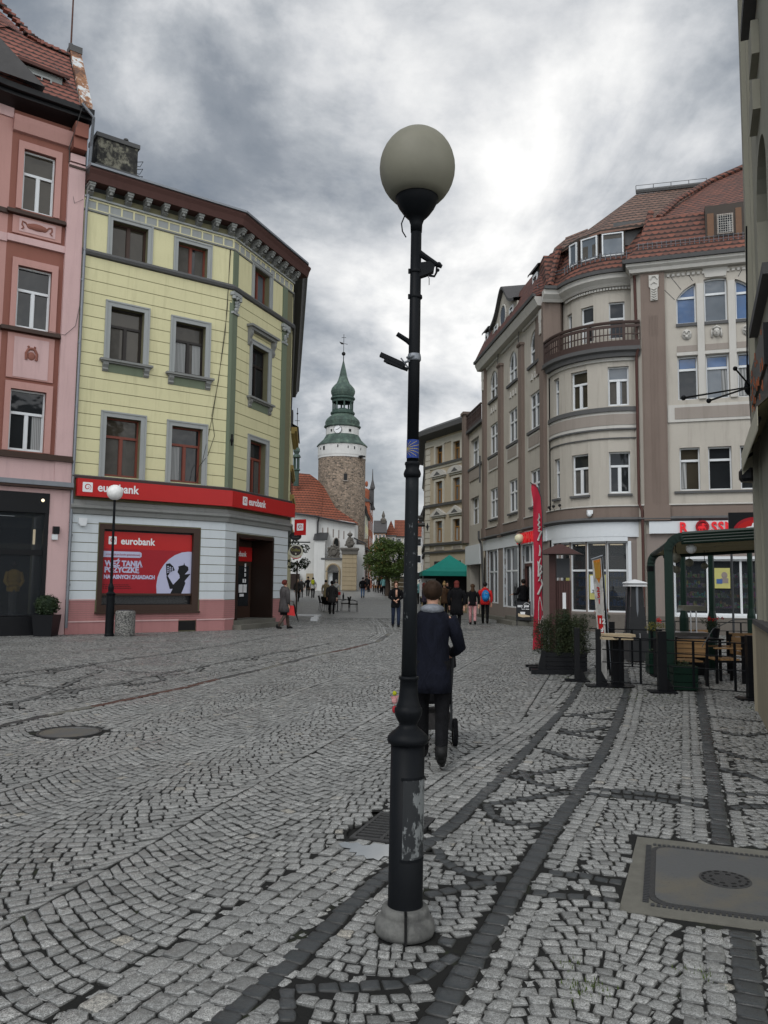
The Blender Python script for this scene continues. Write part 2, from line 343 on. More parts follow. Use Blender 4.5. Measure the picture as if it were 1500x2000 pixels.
def thing(name,label,cat,loc=(0,0,0),rz=0,group=None):
    o=bpy.data.objects.new(name,None); COL.objects.link(o); o.empty_display_size=.2
    o.location=loc; o.rotation_euler=(0,0,rz); o['label']=label; o['category']=cat
    if group: o['group']=group
    ROOTM[o.name]=Matrix.Translation(loc)@Matrix.Rotation(rz,4,'Z'); return o
def tag(o,label,cat,group=None):
    o['label']=label; o['category']=cat
    if group: o['group']=group
    return o
def struct(o): o['kind']='structure'; return o
def dup(root,loc,rz,label=None,scale=None):
    def cp(o,par):
        c=o.copy(); COL.objects.link(c); c.parent=par
        for ch in list(o.children): cp(ch,c)
        return c
    r=root.copy(); COL.objects.link(r); r.location=loc; r.rotation_euler=(0,0,rz)
    if label: r['label']=label
    if scale: r.scale=(scale,)*3
    for ch in list(root.children): cp(ch,r)
    return r
def gz(Y): return .018*max(0,min(Y,100)-45)
def text(mb,s,size,M_,depth=.01,bold=0,sx=1,font=None,space=1):
    """extruded lettering added to a builder; M_ maps x right, y up, z out"""
    cu=bpy.data.curves.new('t','FONT'); cu.body=s; cu.size=size; cu.extrude=depth/2; cu.offset=bold; cu.resolution_u=3; cu.space_character=space
    o=bpy.data.objects.new('t',cu); me=bpy.data.meshes.new_from_object(o)
    M0=mb.M; mb.M=M0@M_@Matrix.Diagonal((sx,1,1,1)); mb.add([v.co[:] for v in me.vertices],[tuple(p.vertices) for p in me.polygons]); mb.M=M0
    bpy.data.objects.remove(o); bpy.data.meshes.remove(me); bpy.data.curves.remove(cu)
# ---------------------------------------------------------------- ground and paving
def dpoly(P,poly):
    """distance and signed side (+ = right of travel) of points to a polyline"""
    poly=np.array(poly,float); best=np.full(len(P),1e9); side=np.zeros(len(P))
    for a,b in zip(poly[:-1],poly[1:]):
        d=b-a; L2=(d**2).sum(); t=np.clip(((P-a)@d)/L2,0,1); q=a+t[:,None]*d; r=P-q; ds=np.hypot(r[:,0],r[:,1]); cr=d[1]*r[:,0]-d[0]*r[:,1]
        m=ds<best-1e-9; best[m]=ds[m]; side[m]=np.sign(cr[m])
    return best,side
def inpoly(P,poly):
    x,y=P[:,0],P[:,1]; ins=np.zeros(len(P),bool); n=len(poly)
    for i in range(n):
        (x0,y0),(x1,y1)=poly[i],poly[(i+1)%n]
        c=((y0>y)!=(y1>y))&(x<(x1-x0)*(y-y0)/(y1-y0+1e-12)+x0); ins^=c
    return ins
K1=[(-2.4,0),(-1.15,3.16),(-.54,4.5),(.46,7.0),(1.49,9.29),(2.41,11.61),(3.13,13.81),(3.71,15.5),(4.5,19),(5.3,26),(5.6,36),(5,60)]
BAND1=[(-1.6,.6),(-.57,3.1),(-.37,3.57),(-.02,4.5),(.5,5.58),(.77,6.28),(1.34,7.79),(2.58,11.23),(3.69,14.71),(4.0,15.8)]
BAND2=[(-.8,.6),(.2,3.1),(.46,3.74),(.77,4.54),(1.07,5.3),(1.53,6.39),(2.01,7.58),(2.67,9.33),(3.81,12.61),(4.8,16)]
BAND3=[(.5,1),(1.39,3.12),(1.72,3.97),(2.16,5.22),(2.53,6.2),(3.07,7.63),(3.95,9.97),(4.93,12.58),(6.1,16)]
K2=[(-4.7,4),(-4.3,8.0),(-4.22,9.02),(-4.0,9.8),(-3.72,10.5),(-3.32,11.63),(-3.05,12.4),(-2.75,13.62),(-2.25,15.19),(-1.54,18.19),(-.92,19.95),(-.16,22.72),(.21,26.57),(.09,31.87),(-.43,39.74),(-1,46)]
DARK=[ [(.78,6.06),(.78,5.78),(.85,5.62),(.99,5.54),(1.14,5.58)],[(.72,6.05),(.97,6.14),(1.3,6.35),(1.5,6.45)],[(1.23,7.12),(1.22,6.82),(1.3,6.64),(1.45,6.52)],[(1.1,6.91),(1.47,7.13),(1.85,7.4)],
 [(1.59,8.13),(1.67,7.87),(1.81,7.62),(1.98,7.6)],[(2.02,9.21),(2.11,8.85),(2.4,8.65)],[(1.95,8.95),(2.3,9.1),(2.6,9.4)],[(2.4,10.29),(2.57,9.95),(2.9,9.95)],[(2.3,10.1),(2.7,10.35),(3.0,10.6)],
 [(.35,5.03),(.36,4.83),(.46,4.66),(.58,4.57),(.70,4.55)],[(.24,4.31),(.36,4.37),(.49,4.45),(.62,4.52)],[(.2,3.84),(.31,3.76),(.43,3.72)],[(-.42,3.33),(-.2,3.35),(-.08,3.36),(.08,3.38),(.19,3.46),(.27,3.57),(.37,3.68)],[(-.36,3.33),(-.33,3.07)],
 [(3.79,9.23),(3.95,8.9),(4.32,9.1)],[(3.37,8.15),(3.45,7.78),(3.6,7.55)],[(3.04,7.31),(3.14,7.05),(3.26,6.85)],[(2.7,6.45),(3.1,6.4)],[(2.5,5.98),(2.73,6.1),(3.0,6.06)],[(4.1,10.2),(4.39,10.0),(4.7,9.8)],
 [(1.66,6.54),(2.05,6.42),(2.5,6.2)],[(1.62,6.40),(2.0,6.28),(2.42,6.08)],[(.86,4.69),(1.1,4.62),(1.32,4.52)],[(.80,4.36),(1.03,4.31),(1.22,4.25)],
 [(-6.65,13.53),(-5.68,15.7),(-4.96,17.9),(-3.97,21.33),(-3.34,24.57),(-2.36,27.65)],[(-4.95,10.54),(-4.75,11.32),(-4.5,12.0),(-4.08,13.19),(-3.86,14.34),(-3.45,15.5),(-2.87,17.69),(-2.0,19.9),(-1.4,22)],
 [(-6.4,12.9),(-5.34,12.41),(-4.55,11.97)],[(-5.6,15.6),(-5.0,14.9),(-4.49,14.5),(-3.86,14.34)],[(-6.01,12.76),(-6.09,13.31),(-5.86,14.14),(-5.64,15.49)],[(-4.75,11.32),(-4.93,12.86),(-5.09,14.67)],[(-4.59,10.22),(-4.87,10.79),(-4.71,11.05),(-4.3,11.3)],
 [(-4.41,11.63),(-4.56,12.22),(-4.17,12.65),(-4.1,13.11)],[(-5.72,14.03),(-5.97,14.58),(-5.65,15.09)],[(-5.64,15.49),(-5.71,15.96),(-5.35,16.34)],[(-5.32,16.58),(-5.36,17.06),(-5.0,17.63)],[(-3.9,14.12),(-3.59,13.35),(-3.88,12.6),(-4.19,13.11)],[(-3.75,13.92),(-3.35,14.61),(-3.41,15.32)],
 [(-3.1,16.6),(-2.7,17.0),(-2.75,17.8)],[(-2.5,18.8),(-2.1,19.1),(-2.05,19.8)] ]
MAN=[(1.66,5.33),(2.75,4.95),(2.42,3.72),(1.19,4.14)]     # concrete apron of the rectangular cover
GRATE=[(-.20,5.24),(0.0,5.83),(.38,5.69),(.18,5.12)]
RND=[(-3.33,8.70),(.34)]
def fan(ang,Wd,p,sz,vr,ur,amp=.25,o=(0,0)):
    d=np.array([math.sin(ang),math.cos(ang)]); e=np.array([d[1],-d[0]])
    nc=int((ur[1]-ur[0])/Wd)+1; nr=int((vr[1]-vr[0])/p)+1; ns=max(4,int(round(Wd*(1+2.2*amp*amp)/sz)))
    w=rng.uniform(.72,1.28,(nc,nr,ns)); cum=np.concatenate([np.zeros((nc,nr,1)),np.cumsum(w,2)],2); cum/=cum[:,:,-1:]
    t=cum+0; mid=2*cum-1; fpos=cum+0
    fpos[:,:,0]=0; fpos[:,:,-1]=1
    u=ur[0]+(np.arange(nc)[:,None,None]+fpos)*Wd; phase=rng.uniform(0,p,(nc,1,1))
    v=vr[0]+phase+np.arange(nr)[None,:,None]*p+amp*Wd*(2*fpos-1)**2
    sl=4*amp*(2*fpos-1); sh=p*sl/(1+sl**2)/Wd; f2=np.clip(fpos-sh,0,1); f2[:,:,0]=0; f2[:,:,-1]=1
    u2=ur[0]+(np.arange(nc)[:,None,None]+f2)*Wd; v2=vr[0]+phase+(np.arange(nr)[None,:,None]+1)*p+amp*Wd*(2*f2-1)**2
    wb=lambda u,v: v+.012*np.sin(u*7)+.03*np.sin(v*1.3+u)
    A=np.stack([u,wb(u,v)],-1); Bq=np.stack([u2,wb(u2,v2)],-1)
    q=np.stack([A[:,:,:-1],A[:,:,1:],Bq[:,:,1:],Bq[:,:,:-1]],3).reshape(-1,4,2)
    return q[...,:1]*e+q[...,1:]*d+np.array(o)
def row(poly,off,w,l,jit=.15):
    """one line of setts along a polyline, offset to its right"""
    P=[Vector(p) for p in poly]; pts=[]
    for i,p in enumerate(P):
        d=(P[min(i+1,len(P)-1)]-P[max(i-1,0)]).normalized(); pts.append((p.x+d.y*off,p.y-d.x*off,d.y,-d.x))
    pts=np.array(pts); seg=np.hypot(*(pts[1:,:2]-pts[:-1,:2]).T); cum=np.concatenate([[0],np.cumsum(seg)]); s=[0.]
    while s[-1]<cum[-1]-l*.6: s.append(s[-1]+l*rng.uniform(1-jit,1+jit))
    s=np.array(s); X=np.stack([np.interp(s,cum,pts[:,k]) for k in range(4)],1)
    a=X[:,:2]-X[:,2:]*w/2; b=X[:,:2]+X[:,2:]*w/2
    return np.stack([a[:-1],b[:-1],b[1:],a[1:]],1)
def sett_mesh(name,quads,dark,near):
    c=quads.mean(1,keepdims=True); n=len(quads)
    g=.0034 if near else .0036
    d=quads-c; ln=np.linalg.norm(d,axis=2,keepdims=True); q=c+d*(1-g*1.5/np.maximum(ln,.01))+rng.normal(0,.0036 if near else .003,quads.shape)
    h=rng.normal(0,.0022,(n,1))+np.where(dark[:,None]>0,.0015,0.)+np.where(dark[:,None]<0,-.0068,0.); dark=np.maximum(dark,0)
    tilt=rng.normal(0,.022 if near else .03,(n,2))
    if near:
        nx=np.roll(q,-1,1); pv=np.roll(q,1,1); k=rng.uniform(.06,.17,(n,4,1))
        o=np.stack([q+(pv-q)*k,q+(nx-q)*k],2).reshape(n,8,2)
        o=o+rng.normal(0,.0022,o.shape)
        def ring(s,z):
            xy=c+(o-c)*s; zz=h+z+((xy-c)*tilt[:,None,:]).sum(2)+rng.normal(0,.0008,(n,8)); return np.concatenate([xy,zz[...,None]],2)
        V=np.concatenate([ring(1.02,-.022),ring(1.0,-.0065),ring(.915,-.0008),ring(.45,.0008)],1); K=32
        F4=[(r*8+i,r*8+(i+1)%8,(r+1)*8+(i+1)%8,(r+1)*8+i) for r in range(3) for i in range(8)]; FN=[tuple(range(24,32))]
    else:
        def ring(s,z):
            xy=c+(q-c)*s; zz=h+z+((xy-c)*tilt[:,None,:]).sum(2); return np.concatenate([xy,zz[...,None]],2)
        V=np.concatenate([ring(1.0,-.022),ring(.985,-.006),ring(.86,.0)],1); K=12
        F4=[(r*4+i,r*4+(i+1)%4,(r+1)*4+(i+1)%4,(r+1)*4+i) for r in range(2) for i in range(4)]; FN=[tuple(range(8,12))]
    V=V.reshape(-1,3); base=(np.arange(n)*K)[:,None]
    f4=np.array(F4).reshape(-1); fn=np.array(FN).reshape(-1); per=np.concatenate([f4,fn]); nl=len(per)
    loops=(base+per[None]).reshape(-1)
    sizes=np.array([4]*len(F4)+[len(FN[0])]*len(FN)); starts=np.concatenate([[0],np.cumsum(sizes)[:-1]])
    st=((np.arange(n)*nl)[:,None]+starts[None]).reshape(-1)
    me=bpy.data.meshes.new(name); me.vertices.add(len(V)); me.vertices.foreach_set('co',V.astype(np.float32).reshape(-1))
    me.loops.add(len(loops)); me.loops.foreach_set('vertex_index',loops.astype(np.int32)); me.polygons.add(len(st)); me.polygons.foreach_set('loop_start',st.astype(np.int32))
    me.update(calc_edges=True)
    tone=np.repeat(np.clip(rng.normal(.5,.2,n),0,1),len(sizes)); dk=np.repeat(dark.astype(float),len(sizes))
    a=me.attributes.new('tone','FLOAT','FACE'); a.data.foreach_set('value',tone.astype(np.float32)); a=me.attributes.new('dark','FLOAT','FACE'); a.data.foreach_set('value',dk.astype(np.float32))
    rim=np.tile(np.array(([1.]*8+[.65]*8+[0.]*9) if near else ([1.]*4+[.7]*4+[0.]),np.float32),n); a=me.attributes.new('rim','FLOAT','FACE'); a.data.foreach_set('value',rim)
    me.validate(); me.materials.append(M['setts']); o=bpy.data.objects.new(name,me); COL.objects.link(o); return struct(o)
def sett_mat():
    t=NT('granite_setts'); p=t.pos(); tn=t.n('ShaderNodeAttribute',attribute_name='tone').outputs['Fac']; dk=t.n('ShaderNodeAttribute',attribute_name='dark').outputs['Fac']
    f=t.noise(170,5,.78,p); f2=t.noise(42,4,.65,p); big=t.noise(.55,5,.6,p)
    li=t.ramp(tn,[(0,(.23,.233,.224)),(.35,(.39,.395,.38)),(.7,(.51,.512,.49)),(.93,(.64,.64,.61)),(1,(.56,.52,.44))])
    li=t.mix(t.ramp(f,[(.42,.95),(.56,0.)]),li,(.085,.085,.08)); li=t.mix(t.math('MULTIPLY',t.ramp(f2,[(.40,0.),(.64,1.)]),.62),li,(.12,.12,.115))
    da=t.mix(tn,(.028,.034,.036),(.062,.066,.068)); da=t.mix(t.ramp(f,[(.45,.4),(.6,0.)]),da,(.02,.02,.02))
    lt=t.mix(t.math('MULTIPLY',t.ramp(big,[(.42,0.),(.66,1.)]),.42),li,t.mix(.5,li,(.07,.07,.065)))
    kd=t.n('ShaderNodeAttribute',attribute_name='dark').outputs['Fac']
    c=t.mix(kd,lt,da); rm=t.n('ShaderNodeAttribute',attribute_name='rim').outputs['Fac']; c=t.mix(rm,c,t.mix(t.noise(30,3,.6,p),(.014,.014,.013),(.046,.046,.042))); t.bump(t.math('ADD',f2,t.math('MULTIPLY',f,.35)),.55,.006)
    wet=t.ramp(t.noise(.8,5,.62,p),[(.42,.58),(.58,.26)]); return t.out(c,wet,0,.45)
def ground_mats():
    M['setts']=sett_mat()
    t=NT('joint_earth'); p=t.pos(); c=t.mix(t.ramp(t.noise(3.2,5,.65,p),[(.58,0.),(.72,1.)]),(.0145,.0145,.0135),(.028,.034,.016)); t.bump(t.noise(70,4,.7,p),.7,.01); M['earth']=t.out(c,.9,0,.2)
    # far paving: the same setts, too small to model singly
    t=NT('far_setts'); p=t.pos(); v=t.n('ShaderNodeTexVoronoi',{'Scale':9.}); t.L.new(p,v.inputs['Vector']); ve=t.n('ShaderNodeTexVoronoi',{'Scale':9.},feature='DISTANCE_TO_EDGE'); t.L.new(p,ve.inputs['Vector'])
    sp=t.n('ShaderNodeSeparateColor'); t.L.new(v.outputs['Color'],sp.inputs[0]); c=t.ramp(sp.outputs[0],[(0,(.17,.17,.16)),(1,(.36,.355,.335))])
    c=t.mix(t.ramp(ve.outputs['Distance'],[(0.,1.),(.09,0.)]),c,(.05,.05,.045)); c=t.mix(t.math('MULTIPLY',t.noise(.5,5,.6,p),.5),c,(.10,.10,.095)); t.bump(ve.outputs['Distance'],.4,.02); M['far_setts']=t.out(c,.5)
    t=NT('puddle_water'); M['water']=t.out((.17,.185,.19),.01,0,1.);  # pale base colour stands in for part of the sky reflection
def paving():
    ground_mats()
    # ground sheet with the slight rise beyond 45 m
    mb=MB(); Y=[-30,45,60,80,100,140,400,2500]; Z=[-.03]+[gz(y)-.03 for y in Y[1:]]; xs=[-900,-12,12,900]
    for i in range(len(Y)-1):
        for j in range(3): mb.poly([(xs[j],Y[i],Z[i]),(xs[j+1],Y[i],Z[i]),(xs[j+1],Y[i+1],Z[i+1]),(xs[j],Y[i+1],Z[i+1])])
    o=mb.build('ground','earth'); struct(o)
    mb=MB(); a_=GRATE; mb.poly([(-14,-3,-.0085),(14,-3,-.0085),(14,5.0,-.0085),(-14,5.0,-.0085)]); mb.poly([(-14,5.0,-.0085),(-.22,5.0,-.0085),(-.22,5.85,-.0085),(-14,5.85,-.0085)]); mb.poly([(.40,5.0,-.0085),(14,5.0,-.0085),(14,5.85,-.0085),(.40,5.85,-.0085)]); mb.poly([(-14,5.85,-.0085),(14,5.85,-.0085),(14,39,-.0085),(-14,39,-.0085)]); mb.poly([(-.22,5.0,-.0087),(.18,5.0,-.0087),(.18,5.12,-.0087),(-.20,5.24,-.0087),(-.22,5.3,-.0087)]); struct(mb.build('joint_sand','earth'))
    mb=MB(); Y=[38.5,45,60,80,100,140,260]
    for i in range(len(Y)-1): mb.poly([(-26,Y[i],gz(Y[i])),(26,Y[i],gz(Y[i])),(26,Y[i+1],gz(Y[i+1])),(-26,Y[i+1],gz(Y[i+1]))])
    struct(mb.build('street_paving','far_setts'))
    q_road=fan(.27,1.72,.098,.092,(-4,44),(-18.19,16),.27); q_side=np.concatenate([fan(.37,1.1,.080,.080,(-4,24),(-8.61,8),.22),fan(.37,1.1,.080,.080,(-4,24),(-8.61,8),-.24)]); ns_=len(q_side)//2; q_left=fan(.42,1.05,.090,.090,(-2,44),(-22,4),.2)
    def cen(q): return q.mean(1)
    def wedge(q):
        c=cen(q); return q[(c[:,1]>2.0)&(c[:,1]<39)&(np.abs(c[:,0])<.50*c[:,1]+1.6)&(c[:,0]>-13.2)&(c[:,0]<13.4)]
    ds_,ss_=dpoly(cen(q_side),BAND2); ix=np.arange(len(q_side))<ns_; q_side=q_side[(ix&(ss_<=0))|(~ix&(ss_>0))]
    q_road,q_side,q_left=map(wedge,(q_road,q_side,q_left))
    fr_=q_road[(dpoly(cen(q_road),K1)[0]<.3)&(cen(q_road)[:,1]<17.5)]; fl_=q_road[dpoly(cen(q_road),K2)[0]<.5]; fs_=q_side[(dpoly(cen(q_side),K1)[1]>0)&(cen(q_side)[:,1]<=17.5)]; FILL=np.concatenate([fr_[dpoly(cen(fr_),K1)[1]<0],fl_,fs_])
    d1,s1=dpoly(cen(q_road),K1); d2,s2=dpoly(cen(q_road),K2); q_road=q_road[((s1<0)|(cen(q_road)[:,1]>17.5))&(s2>0)&((d1>.03)|(cen(q_road)[:,1]>17.5))&(d2>.12)]
    d1,s1=dpoly(cen(q_side),BAND1); dk,sk=dpoly(cen(q_side),K1); q_side=q_side[(s1>0)&(cen(q_side)[:,1]<=17.5)&(sk>0)&(d1>.145)]
    d2,s2=dpoly(cen(q_left),K2); q_left=q_left[(s2<0)&(d2>.42)]
    # rows parallel to the kerb line, narrowing into the gap between K1 and band 1
    rows=[]; k1=[p for p in K1 if p[1]<16]+[(4.0,16.3)]
    r=np.concatenate([row(k1,.05+.105*i,.10,(.16,.10,.12,.10,.11,.10,.10)[i]) for i in range(7)]); d,s=dpoly(cen(r),BAND1); r=r[(s<0)&(d>.062)]; rows.append(r)
    r=np.concatenate([row(K2,-.11-.10*i,.095,(.15,.11,.10)[i]) for i in range(3)]+[row(K2,.17,.10,.11)]); rows.append(r)
    lt=[row(b,o_,.088,.095) for b in (BAND2,BAND3) for o_ in ((.115,.205) if b is BAND2 else (.12,-.12,-.21))]
    lt.append(row(BAND1,.11,.088,.095)); lt=np.concatenate(lt)
    dk=[row(BAND1,0,.108,.105),row(BAND2,0,.118,.11),row(BAND3,0,.122,.11)]; arcs=[row(a,0,.075,.085) for a in DARK]
    arcs=np.concatenate(arcs); dk=np.concatenate(dk)
    d,_=zip(*[dpoly(cen(arcs),b) for b in (BAND1,BAND2,BAND3)]); arcs=arcs[np.min(d,0)>.09]
    def clear(q,polys,r):
        c=cen(q); k=np.ones(len(q),bool)
        for a in polys:
            lo=np.min(a,0)-.3; hi=np.max(a,0)+.3; m=((c>lo)&(c<hi)).all(1)&k; idx=np.where(m)[0]
            if len(idx): dd,_=dpoly(c[idx],a); k[idx[dd<r]]=False
        return q[k]
    FILL=clear(FILL,[BAND1,BAND2,BAND3],.045); FILL=clear(FILL,DARK,.055); q_side0=FILL; q_side=clear(q_side,DARK,.070); q_left=clear(q_left,DARK,.065)
    c=cen(q_side); d3,_=dpoly(c,BAND3); d3,s3=dpoly(c,BAND3); q_side=q_side[(d3>.19)&~((s3<0)&(d3<.27))]; d2,s2=dpoly(cen(q_side),BAND2); q_side=q_side[(d2>.085)&~((s2>0)&(d2<.275))]
    lt=clear(lt,[a for a in DARK],.06)
    light=np.concatenate([q_road,q_side,q_left,*rows,lt]); dz0=len(light); light=np.concatenate([light,q_side0]); dark=np.concatenate([arcs,dk]); allq=np.concatenate([light,dark]); kd=np.concatenate([np.zeros(dz0),np.full(len(q_side0),-1.),np.ones(len(dark))])
    c=cen(allq); kd=np.where((kd>0)&(c[:,0]<-1.2),.6,kd); keep=~inpoly(c,[(1.64,5.37),(2.80,4.99),(2.45,3.69),(1.17,4.11)])&~inpoly(c,[(-.25,5.22),(-.03,5.9),(.44,5.72),(.22,5.08)])&(np.hypot(c[:,0]+3.33,c[:,1]-8.70)>.40)
    keep&=np.hypot(c[:,0]-.115,c[:,1]-3.86)>.15
    ratio=np.linalg.norm(allq[:,0]-allq[:,2],axis=1); keep&=(c[:,1]>2.3)&(c[:,1]<39)&(np.abs(c[:,0])<.50*c[:,1]+1.6)
    allq,kd=allq[keep],kd[keep]; c=cen(allq); near=c[:,1]<11
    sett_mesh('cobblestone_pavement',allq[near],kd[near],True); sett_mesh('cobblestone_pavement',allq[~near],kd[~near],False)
    print('setts',near.sum(),(~near).sum())
    # drainage slot along the left gutter
    cols=['cast_iron','rust','concrete']
    st=thing('drain_channel','narrow metal drainage channel running in sections along the left gutter of the street','drain channel',(-3.72,10.5,0))
    P=K2[1:13]; k=0
    for a,b in zip(P[:-1],P[1:]):
        a,b=Vector(a),Vector(b); n=max(1,int((b-a).length/.9))
        for i in range(n):
            p=a.lerp(b,i/n); q=a.lerp(b,(i+.97)/n); d=(q-p).normalized(); nn=Vector((d.y,-d.x))*.055; mb=MB(); mb.slab([p-nn,q-nn,q+nn,p+nn],-.02,-.003); mb.build('channel_cover',('cast_iron','cast_iron','concrete','rust','rust','rust','cast_iron','concrete')[k%8],st); k+=1
    # rectangular cover in its concrete apron
    st=thing('access_cover','large rectangular steel access cover set in a concrete apron with a small round lid','access cover',(1.95,4.52,0))
    mb=MB(); mb.slab(MAN[::-1],-.03,-.004); mb.build('apron','concrete',st)
    C=Vector((1.98,4.48)); ex=(Vector((2.55,4.83))-Vector((1.75,5.11))).normalized(); ey=Vector((-ex.y,ex.x)); 
    def rr(hx,hy,r,n=4):
        out=[]
        for sx,sy,a0 in ((1,1,0),(-1,1,90),(-1,-1,180),(1,-1,270)):
            for k in range(n+1):
                a=R(a0+90*k/n); x=sx*(hx-r)+r*math.cos(a); y=sy*(hy-r)+r*math.sin(a); out.append(C+Vector((.08,.03))+ex*x+ey*y)
        return out
    mb=MB(); mb.slab(rr(.56,.49,.10),-.02,.000); mb.build('frame','cast_iron',st)
    mb=MB(); 
    for i in range(40):
        for sg in (-1,1):
            p=C+Vector((.08,.03))+ex*(-.54+.0277*i)+ey*(.505*sg); mb.cbox((p.x,p.y,-.001),(.018,.03,.006),Matrix.Rotation(math.atan2(ex.y,ex.x),3,'Z'))
            p=C+Vector((.08,.03))+ey*(-.47+.0241*i)+ex*(.575*sg); mb.cbox((p.x,p.y,-.001),(.03,.016,.006),Matrix.Rotation(math.atan2(ex.y,ex.x),3,'Z'))
    mb.build('edge_studs','dark_metal',st)
    mb=MB(); mb.slab(rr(.53,.46,.09),-.01,.004); lid=mb.build('lid','lid_steel',st)
    mb=MB(); mb.lathe([(.135,.0),(.135,.006),(.12,.008),(.0,.008)],28,(1.84+.06,4.56,.001)); mb.build('round_cap','cast_iron',lid)
    mb=MB()
    for i in range(16):
        a=2*math.pi*i/16; mb.cbox((1.90+.115*math.cos(a),4.56+.115*math.sin(a),.009),(.014,.026,.003),Matrix.Rotation(a,3,'Z'))
    for i in range(8):
        a=2*math.pi*i/8+.2; mb.cbox((1.90+.075*math.cos(a),4.56+.075*math.sin(a),.009),(.014,.026,.003),Matrix.Rotation(a,3,'Z'))
    mb.build('slots','black_matt',lid)
    # drain grate
    st=thing('drain_grate','square cast iron street drain grate with slots, partly behind the big lamp post','drain grate',(.09,5.47,0))
    mb=MB(); a,b,c_,d_=[Vector(p) for p in GRATE]; 
    mb.slab([a,d_,c_,b],-.16,-.14); mb.build('pit','black_matt',st); mb=MB()
    def Q(u,v): return a.lerp(d_,u).lerp(b.lerp(c_,u),v)
    for u0,u1,v0,v1 in [(0,1,0,.07),(0,1,.93,1),(0,.06,.07,.93),(.94,1,.07,.93),(.47,.53,.07,.93)]: mb.slab([Q(u0,v0),Q(u1,v0),Q(u1,v1),Q(u0,v1)],-.04,.0)
    for i in range(9):
        v=.07+.86*(i+.72)/9.3; mb.slab([Q(.06,v),Q(.94,v),Q(.94,v+.038),Q(.06,v+.038)],-.04,-.0015)
    mb.build('grate_bars','cast_iron',st)
    mb=MB(); pts=[(-.26,5.10),(-.22,5.14),(-.18,5.11),(-.14,5.13),(-.11,5.07),(-.06,5.08),(-.04,5.12),(.01,5.09),(.06,5.10),(.08,5.06),(.13,5.05),(.12,4.99),(.14,4.95),(.08,4.93),(.07,4.87),(.02,4.88),(-.01,4.80),(-.04,4.84),(-.08,4.83),(-.10,4.89),(-.15,4.88),(-.14,4.94),(-.19,4.95),(-.18,5.01),(-.23,5.03)]
    mb.poly([(x,y,.0045) for x,y in pts]); struct(mb.build('puddle','water'))
    mb=MB(); pts=[(.95,27.2),(1.2,28.6),(.4,29.8),(-.2,27.5),(-.9,24.9),(-1.9,22.3),(-2.2,21.0),(-1.8,20.9),(-.7,23.4),(.25,26.2)]
    # round manhole
    st=thing('manhole_cover','round cobble-filled manhole cover on the left of the street','manhole cover',(-3.33,8.70,0))
    mb=MB(); mb.lathe([(.30,-.02),(.30,.0),(.27,.001),(.265,-.004),(.0,-.004)],30,(-3.33,8.70,0)); mb.build('lid','lid_steel',st)
    mb=MB(); mb.lathe([(.33,-.02),(.33,.002),(.305,.002),(.305,-.02)],30,(-3.33,8.70,0),False); mb.build('frame','cast_iron',st)
    # grass tufts in joints
    mb=MB()
    for cx,cy,n_,sp in [(.84,3.35,26,.05),(.80,3.55,12,.03),(3.9,12.0,90,.35),(3.5,12.9,60,.3),(3.35,14.3,70,.2),(1.35,3.5,14,.05),(3.55,14.0,60,.15),(5.05,10.9,60,.12)]:
        for i in range(n_*3):
            x=cx+random.gauss(0,sp); y=cy+random.gauss(0,sp); a=random.uniform(0,6.28); h=random.uniform(.006,.02); dx,dy=.0035*math.cos(a),.0035*math.sin(a)
            mb.poly([(x-dx,y-dy,-.008),(x+dx,y+dy,-.008),(x+dy*1.5,y-dx*1.5,h)])
    g=mb.build('grass','moss'); g['kind']='stuff'
M['lid_steel']=None
def extra():
    t=NT('lid_steel'); p=t.pos(); c=t.mix(t.ramp(t.noise(2.4,4,.6,p),[(.45,0.),(.62,1.)]),(.085,.088,.088),(.115,.105,.082)); c=t.mix(t.ramp(t.noise(60,3,.6,p),[(.6,0.),(.7,.7)]),c,(.05,.05,.05)); t.bump(t.noise(40,3,.6,p),.3,.004); M['lid_steel']=t.out(c,.5,.1)
    M['moss']=plain('moss',(.06,.09,.015),.9,0,.4,40)
extra(); paving()
